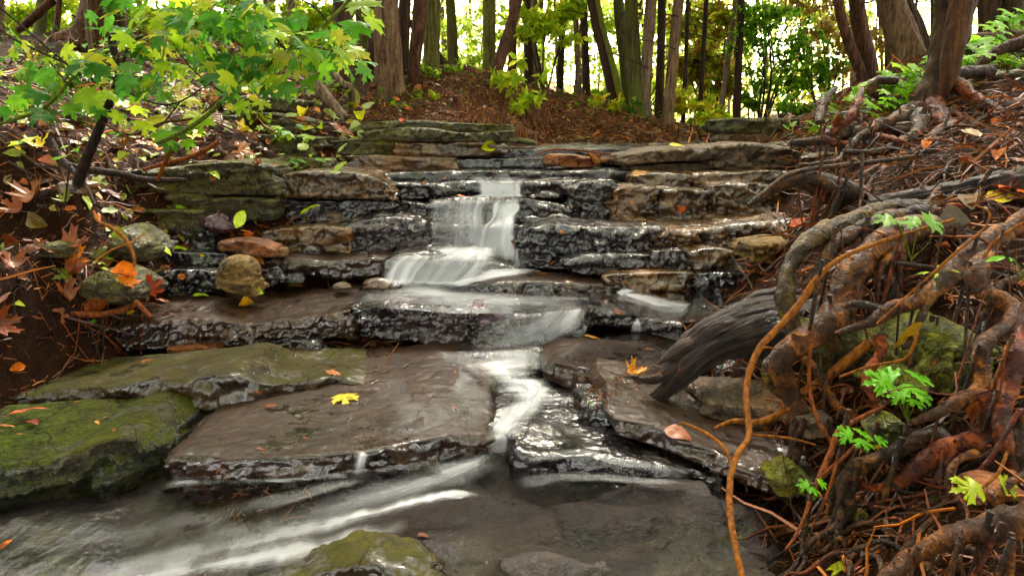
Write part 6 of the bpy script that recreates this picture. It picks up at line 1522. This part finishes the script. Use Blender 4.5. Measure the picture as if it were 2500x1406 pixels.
def ground_cover(n, boxes, seed, label):
    rs = np.random.RandomState(seed); T = []
    for (px, py, Y, r_, k) in boxes:
        c = W(px, py, Y)
        a = rs.randn(k, 2) * r_
        x, y = c[0] + a[:, 0], c[1] + a[:, 1] * 1.3
        T.append(np.c_[x, y, ground_z(np.c_[x, y]) + .02 + .10 * rs.rand(k)])
    T = np.vstack(T); k = len(T)
    V, F, Cc = scatter(TPL['ovate'], T, frames(rs.randn(k, 3) * [1, 1, .3], rs.randn(k, 3) * .4 + [0, -.4, 1]), .03 + .035 * rs.rand(k), lerp_cols(GREENS + DEEP + YGREENS[:1], k, rs))
    tag(mk('ground_cover', V, F, M['leaf'], cols=Cc, base=(0, 0, 0)), label, 'ground cover', kind='stuff')
ground_cover(0, [(150, 150, 4.9, .25, 90), (260, 120, 5.6, .3, 120), (420, 130, 5.6, .35, 140), (560, 170, 5.2, .3, 120), (660, 190, 5.0, .25, 90), (50, 180, 4.4, .25, 70), (340, 190, 4.8, .3, 90), (820, 235, 5.3, .14, 60), (480, 240, 4.6, .2, 50), (160, 260, 3.9, .16, 50)], 41, 'low green leaves carpeting the upper left bank')
ground_cover(0, [(940, 240, 6.2, .2, 60), (1020, 250, 6.2, .2, 60), (1060, 200, 6.7, .2, 60), (1000, 290, 5.9, .15, 30), (1400, 262, 7.4, .3, 70), (1500, 280, 7.2, .25, 60), (1640, 320, 7.0, .25, 60), (1120, 180, 6.9, .2, 40)], 42, 'small green sprouts dotted over the mound')
ground_cover(0, [(2160, 240, 4.9, .25, 90), (2330, 190, 5.0, .25, 80), (2100, 270, 4.8, .2, 60), (2440, 160, 5.0, .25, 80), (2230, 210, 4.8, .2, 70)], 43, 'fresh green sprouts on the crest of the right bank')
def hanging():
    rs = np.random.RandomState(77); T = []; D = []
    while len(T) < 700:
        px, py = rs.uniform(1120, 1340), rs.uniform(225, 330)
        if py > 215 + (px - 1120) * .75 or rs.rand() < .4:
            h = hit(px, py)
            if h is None or h[2] != 'ground' or h[0][1] > 8: continue
            T.append(h[0] + [0, -.03, .02]); D.append([rs.randn() * .25, -.45, -1])
    n = len(T)
    V, F, Cc = scatter(PR, np.array(T), frames(D, rs.randn(n, 3)), rs.uniform(.08, .28, n), lerp_cols([(.16, .07, .04), (.30, .15, .09), (.05, .02, .012)], n, rs))
    tag(mk('hanging_rootlets', V, F, M['litter'], cols=Cc, smooth=False, base=(0, 0, 0)), 'curtain of fine reddish rootlets over the eroded face of the mound', 'rootlets', kind='stuff')
hanging()
# fallen twigs, each its own thing
def twigs(n, box, seed, label, group, L=(.10, .38), r=(.0014, .0042), mats=('twigred', 'twig', 'twigdark'), names=None, lift=.012, steep=0):
    rs = np.random.RandomState(seed); k = 0; tries = 0
    while k < n and tries < n * 5:
        tries += 1
        px, py = rs.uniform(box[0], box[2]), rs.uniform(box[1], box[3])
        h = hit(px, py)
        if h is None or h[0][1] > 8 or (names and h[2].split('.')[0] not in names): continue
        p = h[0]; a = rs.randn() * .9 + (math.pi if rs.rand() < .5 else 0); l = rs.uniform(*L) * (.7 + p[1] * .13)
        d = np.array([math.cos(a), math.sin(a) * .8, 0]); pts = [p]; q_ = p.copy()
        for s_ in range(4):
            q_ = q_ + d * l / 4 + np.array([rs.randn() * .10, rs.randn() * .10, 0]) * l * .5
            pts.append(q_.copy())
        P = np.array(pts)
        gzv = ground_z(P[:, :2])
        P[:, 2] = np.where(np.abs(gzv - p[2]) < .25, np.maximum(gzv, p[2] - .3), p[2]) + lift + rs.rand(len(P)) * .02
        P[0, 2] = p[2] + lift * .4
        rr = rs.uniform(*r) * (.7 + p[1] * .15)
        V, F = tubeT(P, np.linspace(rr, rr * .45, 5), sides=6, step=max(.012, l / 20), gnarl=.15, seed=k)
        tag(mk('twig', V, F, M[mats[rs.randint(len(mats))]], base=P[0]), label, 'twig', group)
        k += 1
twigs(70, (1980, 240, 2500, 480), 21, 'thin reddish twig strewn on the upper right bank', 'twigs on the upper right bank')
twigs(65, (1930, 560, 2500, 1400), 22, 'thin wet twig among the near roots', 'twigs among the near roots', L=(.08, .3), names=('ground', 'root'))
twigs(45, (0, 180, 520, 460), 23, 'thin brown twig on the upper left bank', 'twigs on the upper left bank', L=(.15, .5))
twigs(42, (20, 600, 340, 800), 24, 'fine dark twig in the twig heap on the left bank', 'twigs of the left twig heap', L=(.12, .35), r=(.001, .003), mats=('twigdark', 'twigdark', 'twigred'))
twigs(26, (1400, 900, 1760, 1000), 25, 'thin brown twig caught around the driftwood tip', 'twigs caught by the driftwood', L=(.05, .16), r=(.0009, .002), mats=('twigred', 'twigtan', 'twigdark'))
twigs(18, (1410, 905, 1600, 990), 27, 'orange brown needle twig piled at the driftwood tip', 'needle twigs at the driftwood tip', L=(.04, .12), r=(.0012, .0022), mats=('twigtan', 'twigred'))
twigs(24, (900, 200, 1650, 345), 26, 'thin twig on the earth mound', 'twigs on the mound', names=('ground',))
# many thin roots hugging the near bank, children of the tangle
def thin_roots(n, box, parent, seed, rr=(.0025, .008)):
    rs = np.random.RandomState(seed)
    k = 0
    while k < n:
        px, py = rs.uniform(box[0], box[2]), rs.uniform(box[1], box[3])
        h = hit(px, py)
        if h is None or h[0][1] > 6: continue
        p = h[0].copy(); d = np.array([-.75 + rs.randn() * .5, -.4 + rs.randn() * .45]); d /= np.linalg.norm(d)
        l = rs.uniform(.18, .55) * (.6 + p[1] * .16); pts = []
        m_ = 7; q_ = p[:2].copy()
        for s_ in range(m_):
            z_ = gz(q_[0], q_[1])
            z_ = max(z_, p[2] - .35) if s_ else p[2]
            pts.append((q_[0], q_[1], z_ + .012 + .03 * math.sin(s_ * 1.1 + k) ** 2))
            d = d + rs.randn(2) * .42; d /= np.linalg.norm(d); q_ = q_ + d * l / m_
        r0 = rs.uniform(*rr) * (.6 + p[1] * .16)
        RS[0] += 1
        V, F, UV = uvtube(pts, np.linspace(r0, r0 * .4, m_), 9, max(.007, r0), .1, .3, RS[0], nscale=80)
        mk('root', V, F, M[['root', 'rootdark', 'rootred', 'rootdark'][rs.randint(4)]], parent=parent, uv=UV); k += 1
thin_roots(74, (1960, 540, 2500, 1380), rt, 31, rr=(.0025, .010))
thin_roots(80, (2000, 260, 2500, 480), sp, 32, rr=(.003, .009))

# ------------------------------------------------------------------ living plants near the camera
def herb(label, bx_, by_, Y, leaves, tpl='herb', pal=None, cat='plant', name='herb', m='stemgreen', sr=.0012):
    base = W(bx_, by_, Y)
    t = thing(name, base, label, cat)
    T = []; D = []; U = []; Sz = []; Cs = []
    pal = pal or [(.16, .42, .03), (.22, .52, .04)]
    for i, l in enumerate(leaves):
        px, py, s = l[:3]; hd = l[3] if len(l) > 3 else R.rand() * 6.28
        e = W(px, py, Y - .02)
        m_ = base * .5 + e * .5 + np.array([R.randn() * .01, R.randn() * .01, .01])
        mk('stem', *tubeT([base, m_, e], [sr, sr, sr * .8], sides=6), M[m], parent=t)
        T.append(e); D.append([math.cos(hd), math.sin(hd) * .8, -.15]); U.append([R.randn() * .2, -.55 + R.randn() * .15, 1]); Sz.append(s); Cs.append(np.array(pal[R.randint(len(pal))]) * (1 + .1 * R.randn()))
    V, F, Cc = scatter(TPL[tpl], T, frames(D, U), Sz, np.clip(Cs, .01, .9))
    mk('foliage', V, F, M['leaf'], parent=t, cols=Cc)
    return t
BG = [(.20, .55, .05), (.26, .62, .07)]
herb('bright green lobed herb growing before the yellow-green boulder', 2215, 1030, 1.56, [(2180, 925, .075, 3.1), (2200, 915, .07, 2.2), (2225, 918, .07, .4), (2205, 935, .07, -1.4), (2175, 935, .05, 4.0), (2235, 965, .05, .0), (2225, 972, .045, -1.5), (2215, 965, .05, 2.6)], pal=BG)
herb('small bright herb with golden leaves beside it amid the near roots', 2115, 1105, 1.56, [(2085, 1058, .05, 2.8), (2100, 1060, .05, .8), (2095, 1068, .05, -1.5), (2135, 1072, .04, .0)], pal=BG)
herb('little pair of green leaves low on the reddish branch', 1985, 1220, 1.5, [(1978, 1182, .035, 2.8), (1998, 1180, .03, .4), (1980, 1188, .03, -1.5)], pal=BG)
herb('seedling with two rounded pale green leaves on the roots', 2225, 635, 1.98, [(2180, 533, .06, 3.1), (2205, 540, .055, 4.7), (2260, 540, .075, .2), (2245, 536, .05, 2.9)], tpl='maple', pal=[(.30, .50, .16), (.34, .55, .18)])
herb('tiny grassy shoot standing on the diagonal root', 2290, 700, 1.8, [(2270, 665, .035, 2.8), (2295, 650, .04, 1.2), (2320, 660, .04, .2), (2290, 668, .03, 4.0)], tpl='lance', pal=[(.5, .62, .12)])
herb('yellow-green lobed leaf above the reddish stone at the right edge', 2450, 1250, 1.30, [(2400, 1186, .07, 3.1), (2440, 1180, .05, .1)], pal=[(.55, .68, .04)])
herb('bent green stem with small leaves at the right edge', 2500, 690, 1.5, [(2455, 628, .04, 3.0), (2470, 632, .03, 1.0)], pal=BG, tpl='ovate')
herb('lone green shoot among the twigs of the driftwood tip', 1436, 990, 2.1, [(1434, 980, .02, 1.4), (1440, 982, .018, .5)], tpl='lance', pal=[(.3, .6, .05)])
for i, (px, py, Y, n_, s, lab) in enumerate([
   (2250, 190, 4.3, 9, .13, 'bright seedlings directly left of the split dead stem'), (2190, 205, 4.6, 9, .13, 'bright seedlings between the cedar butts and the split stem'),
   (2215, 235, 4.2, 6, .11, 'low bright seedlings at the foot of the split dead stem'), (2110, 235, 4.7, 7, .12, 'light green seedlings over the dark arched root'),
   (2370, 120, 4.7, 8, .13, 'tall seedlings right of the split dead stem'), (2340, 155, 4.5, 7, .13, 'seedlings pressed between the split stem and the fallen trunk'),
   (2430, 95, 5.0, 7, .13, 'seedlings in front of the red fallen trunk'), (2470, 60, 5.2, 6, .13, 'seedlings at the top right corner'), (2060, 262, 5.0, 5, .10, 'thin green sprouts at the head of the right bank'),
   (2170, 262, 4.2, 5, .10, 'green sprouts on the roots left of the split stem'), (1970, 320, 4.6, 4, .09, 'small hanging leaves beside the squared creek blocks'), (2460, 150, 4.4, 5, .12, 'pale seedlings under the slanting limb')]):
    rs = np.random.RandomState(50 + i)
    herb(lab, px, py + 30, Y, [(px + rs.randn() * 30, py - 10 + rs.randn() * 14, s * rs.uniform(.6, 1.1)) for _ in range(n_ + 3)], tpl='maple', pal=[(.28, .55, .03), (.38, .62, .05), (.20, .45, .03)], name='seedling', cat='seedlings', sr=.002)
for i, (px, py, Y, n_, s, lab) in enumerate([
   (190, 375, 2.9, 7, .055, 'small light green seedling at the foot of the dark leaning stem'), (90, 280, 2.6, 5, .05, 'little green seedling left of the dark leaning stem'),
   (735, 400, 4.0, 12, .07, 'yellowing herb hanging over the gap between mossy blocks'), (800, 215, 5.2, 12, .08, 'green plants beside the hooked root'), (560, 215, 5.0, 12, .08, 'green plants in the upper left litter'),
   (140, 150, 4.6, 12, .09, 'dark green plants below the red cedar butt'), (260, 115, 5.2, 12, .09, 'green plants in front of the massive dark trunk'), (700, 330, 4.3, 9, .08, 'drooping yellow-green plant on the mossy stones')]):
    rs = np.random.RandomState(80 + i)
    herb(lab, px, py + 25, Y, [(px + rs.randn() * 32, py - 5 + rs.randn() * 14, s * rs.uniform(.6, 1.2)) for _ in range(n_)], tpl=['ovate', 'maple'][i % 2], pal=[(.18, .42, .03), (.35, .52, .03), (.10, .28, .02)], name='seedling', cat='seedling', sr=.0015)

# ------------------------------------------------------------------ the maple saplings hanging into the picture, upper left
def sapling(label, main, twigs_, spots, n, Y0, seed, bark, size=(.038, .072), sd=(34, 24), pal=None, name='maple_sapling'):
    rs = np.random.RandomState(seed)
    P, r = pxr(main)
    t = thing(name, P[-1], label, 'maple sapling')
    RS[0] += 1
    V, F, UV = uvtube(P, r, 14, .02, .10, .15, RS[0])
    mk('stem', V, F, M[bark], parent=t, uv=UV)
    allp = [catmull(P, 60)]
    for tw in twigs_:
        P2, r2 = pxr(tw)
        V, F = tubeT(P2, r2, sides=8, step=.03, gnarl=.1)
        mk('twig', V, F, M['twigdark' if rs.rand() < .5 else 'twig'], parent=t)
        allp.append(catmull(P2, 40))
    AP = np.vstack(allp)
    T = []; D = []; U = []; Sz = []; Cs = []; pet = []
    pal = pal or [(.07, .25, .02), (.20, .46, .02), (.40, .60, .02), (.52, .64, .04), (.12, .34, .03), (.34, .54, .03), (.58, .55, .05), (.06, .20, .02)]
    for k in range(n):
        sx, sy, sY = spots[rs.randint(len(spots))]
        px, py = sx + rs.randn() * sd[0], sy + rs.randn() * sd[1]
        e = W(px, py, sY + rs.randn() * .10)
        a = AP[np.argmin(np.linalg.norm(AP - e, axis=1))]
        L = np.linalg.norm(e - a)
        T.append(e)
        dd = (e - a) / (L + 1e-6) * .6 + np.array([rs.randn() * .5 + .15, -.25 + rs.randn() * .45, -.6 + rs.randn() * .35])
        D.append(dd); U.append([rs.randn() * .5, -.45 + rs.randn() * .5, .8])
        Sz.append(rs.uniform(*size)); c = np.array(pal[rs.randint(len(pal))]); Cs.append(np.clip(c * (1 + .15 * rs.randn()), .01, .9))
        if L < .5: pet.append(tubeT([a, (a + e) / 2 + np.array([0, 0, .02]), e], [.0013, .0011, .0010], sides=5))
    V, F, Cc = scatter(TPL['maple'], T, frames(D, U), Sz, Cs)
    if pet:
        Vp, Fp = join(pet); F = np.vstack([F, Fp + len(V)]); V = np.vstack([V, Vp]); Cc = np.vstack([Cc, np.tile([.25, .30, .06], (len(Vp), 1))])
    mk('foliage', V, F, M['leaf'], parent=t, cols=Cc)
    return t
sapling('maple sapling with a dark leaning stem in front of the left bank', [(286, -60, 7, 2.35), (278, 60, 7, 2.35), (274, 110, 8, 2.36), (292, 170, 8, 2.38), (268, 250, 9, 2.42), (236, 330, 10, 2.5), (205, 405, 12, 2.6), (190, 450, 12, 2.66)],
   [[(290, 175, 4, 2.36), (330, 100, 3, 2.3), (420, 75, 2, 2.25)], [(270, 240, 4, 2.4), (200, 175, 3, 2.35), (60, 110, 3, 2.3), (-20, 60, 2, 2.3)], [(275, 190, 3, 2.36), (330, 235, 2.5, 2.3), (420, 255, 2, 2.3), (520, 200, 1.5, 2.3)], [(250, 300, 3, 2.45), (330, 340, 2, 2.4), (400, 300, 2, 2.36)], [(190, 180, 3, 2.4), (120, 120, 2.5, 2.4), (0, 20, 2, 2.4)]],
   [(330, 50, 2.2), (400, 30, 2.2), (430, 90, 2.2), (360, 120, 2.25), (250, 60, 2.25), (300, 195, 2.3), (390, 180, 2.25), (200, 150, 2.3), (60, 110, 2.3), (320, 270, 2.3), (460, 60, 2.2), (300, 20, 2.25), (230, 230, 2.35), (120, 190, 2.35), (30, 220, 2.3)], 120, 2.3, 11, 'twigdark')
sapling('arching maple twig reaching in from the top with many big leaves', [(870, -20, 3, 1.95), (800, 55, 4, 1.95), (700, 125, 4, 1.98), (620, 185, 4.5, 2.02), (555, 235, 5, 2.08), (495, 290, 5, 2.16), (430, 330, 5, 2.26), (385, 350, 5, 2.36)],
   [[(700, 125, 3, 1.98), (640, 60, 2.5, 1.95), (560, 20, 2, 1.95)], [(620, 185, 3, 2.0), (600, 120, 2.5, 1.98), (520, 70, 2, 1.96)], [(800, 55, 2.5, 1.95), (770, 20, 2, 1.93), (700, -20, 2, 1.92)], [(555, 235, 2.5, 2.06), (480, 180, 2, 2.0), (430, 120, 2, 2.0)], [(700, 125, 2.5, 1.98), (760, 115, 2, 1.95), (830, 130, 1.5, 1.93)]],
   [(500, 30, 1.95), (560, 60, 1.95), (620, 40, 1.95), (680, 75, 1.95), (600, 110, 1.97), (660, 130, 1.96), (740, 120, 1.94), (540, 110, 1.98), (480, 90, 1.98), (700, 30, 1.95), (780, 125, 1.93), (640, 20, 1.95), (560, 10, 1.95), (480, 150, 2.0), (590, 170, 2.0), (700, 160, 1.95), (820, 110, 1.92), (430, 50, 1.98)], 185, 1.95, 12, 'stemgreen', size=(.034, .068))
sapling('slim green twig with narrow leaves crossing the left bank', [(-30, 312, 4, 2.2), (60, 285, 4, 2.2), (110, 262, 4, 2.2), (165, 205, 4, 2.22), (215, 155, 3.5, 2.25), (262, 152, 3, 2.3), (300, 175, 2.5, 2.34)],
   [[(110, 262, 2, 2.2), (150, 300, 1.5, 2.2)], [(165, 205, 2, 2.2), (120, 150, 1.5, 2.2)]],
   [(90, 275, 2.2), (160, 230, 2.2), (130, 165, 2.2), (20, 180, 2.2), (230, 160, 2.25)], 16, 2.2, 13, 'stemgreen', size=(.05, .08), sd=(30, 18))
sapling('few bright maple leaves hanging beside the dark leaning cedar', [(812, -40, 3, 2.6), (850, 0, 3, 2.6), (870, 20, 2.5, 2.6), (850, 60, 2, 2.6), (838, 90, 2, 2.6)], [[(865, 20, 2, 2.6), (895, 40, 1.5, 2.6)]],
   [(880, 35, 2.6), (845, 100, 2.6), (825, 90, 2.6), (875, 15, 2.6)], 9, 2.6, 14, 'stemgreen', size=(.08, .12), sd=(12, 12))
sapling('drooping maple spray with lower leaves before the mossy ledges', [(250, 300, 3, 2.5), (320, 330, 3, 2.5), (400, 300, 3, 2.5), (480, 285, 2.5, 2.5), (560, 220, 2, 2.5), (640, 165, 2, 2.5)],
   [[(480, 285, 2, 2.5), (520, 330, 1.5, 2.5)], [(400, 300, 2, 2.5), (440, 250, 1.5, 2.5)]],
   [(290, 250, 2.5), (330, 280, 2.5), (440, 225, 2.5), (560, 210, 2.5), (500, 300, 2.5), (385, 200, 2.5), (640, 190, 2.5), (610, 130, 2.5), (400, 320, 2.5)], 42, 2.5, 15, 'twig', size=(.045, .085), sd=(34, 30))
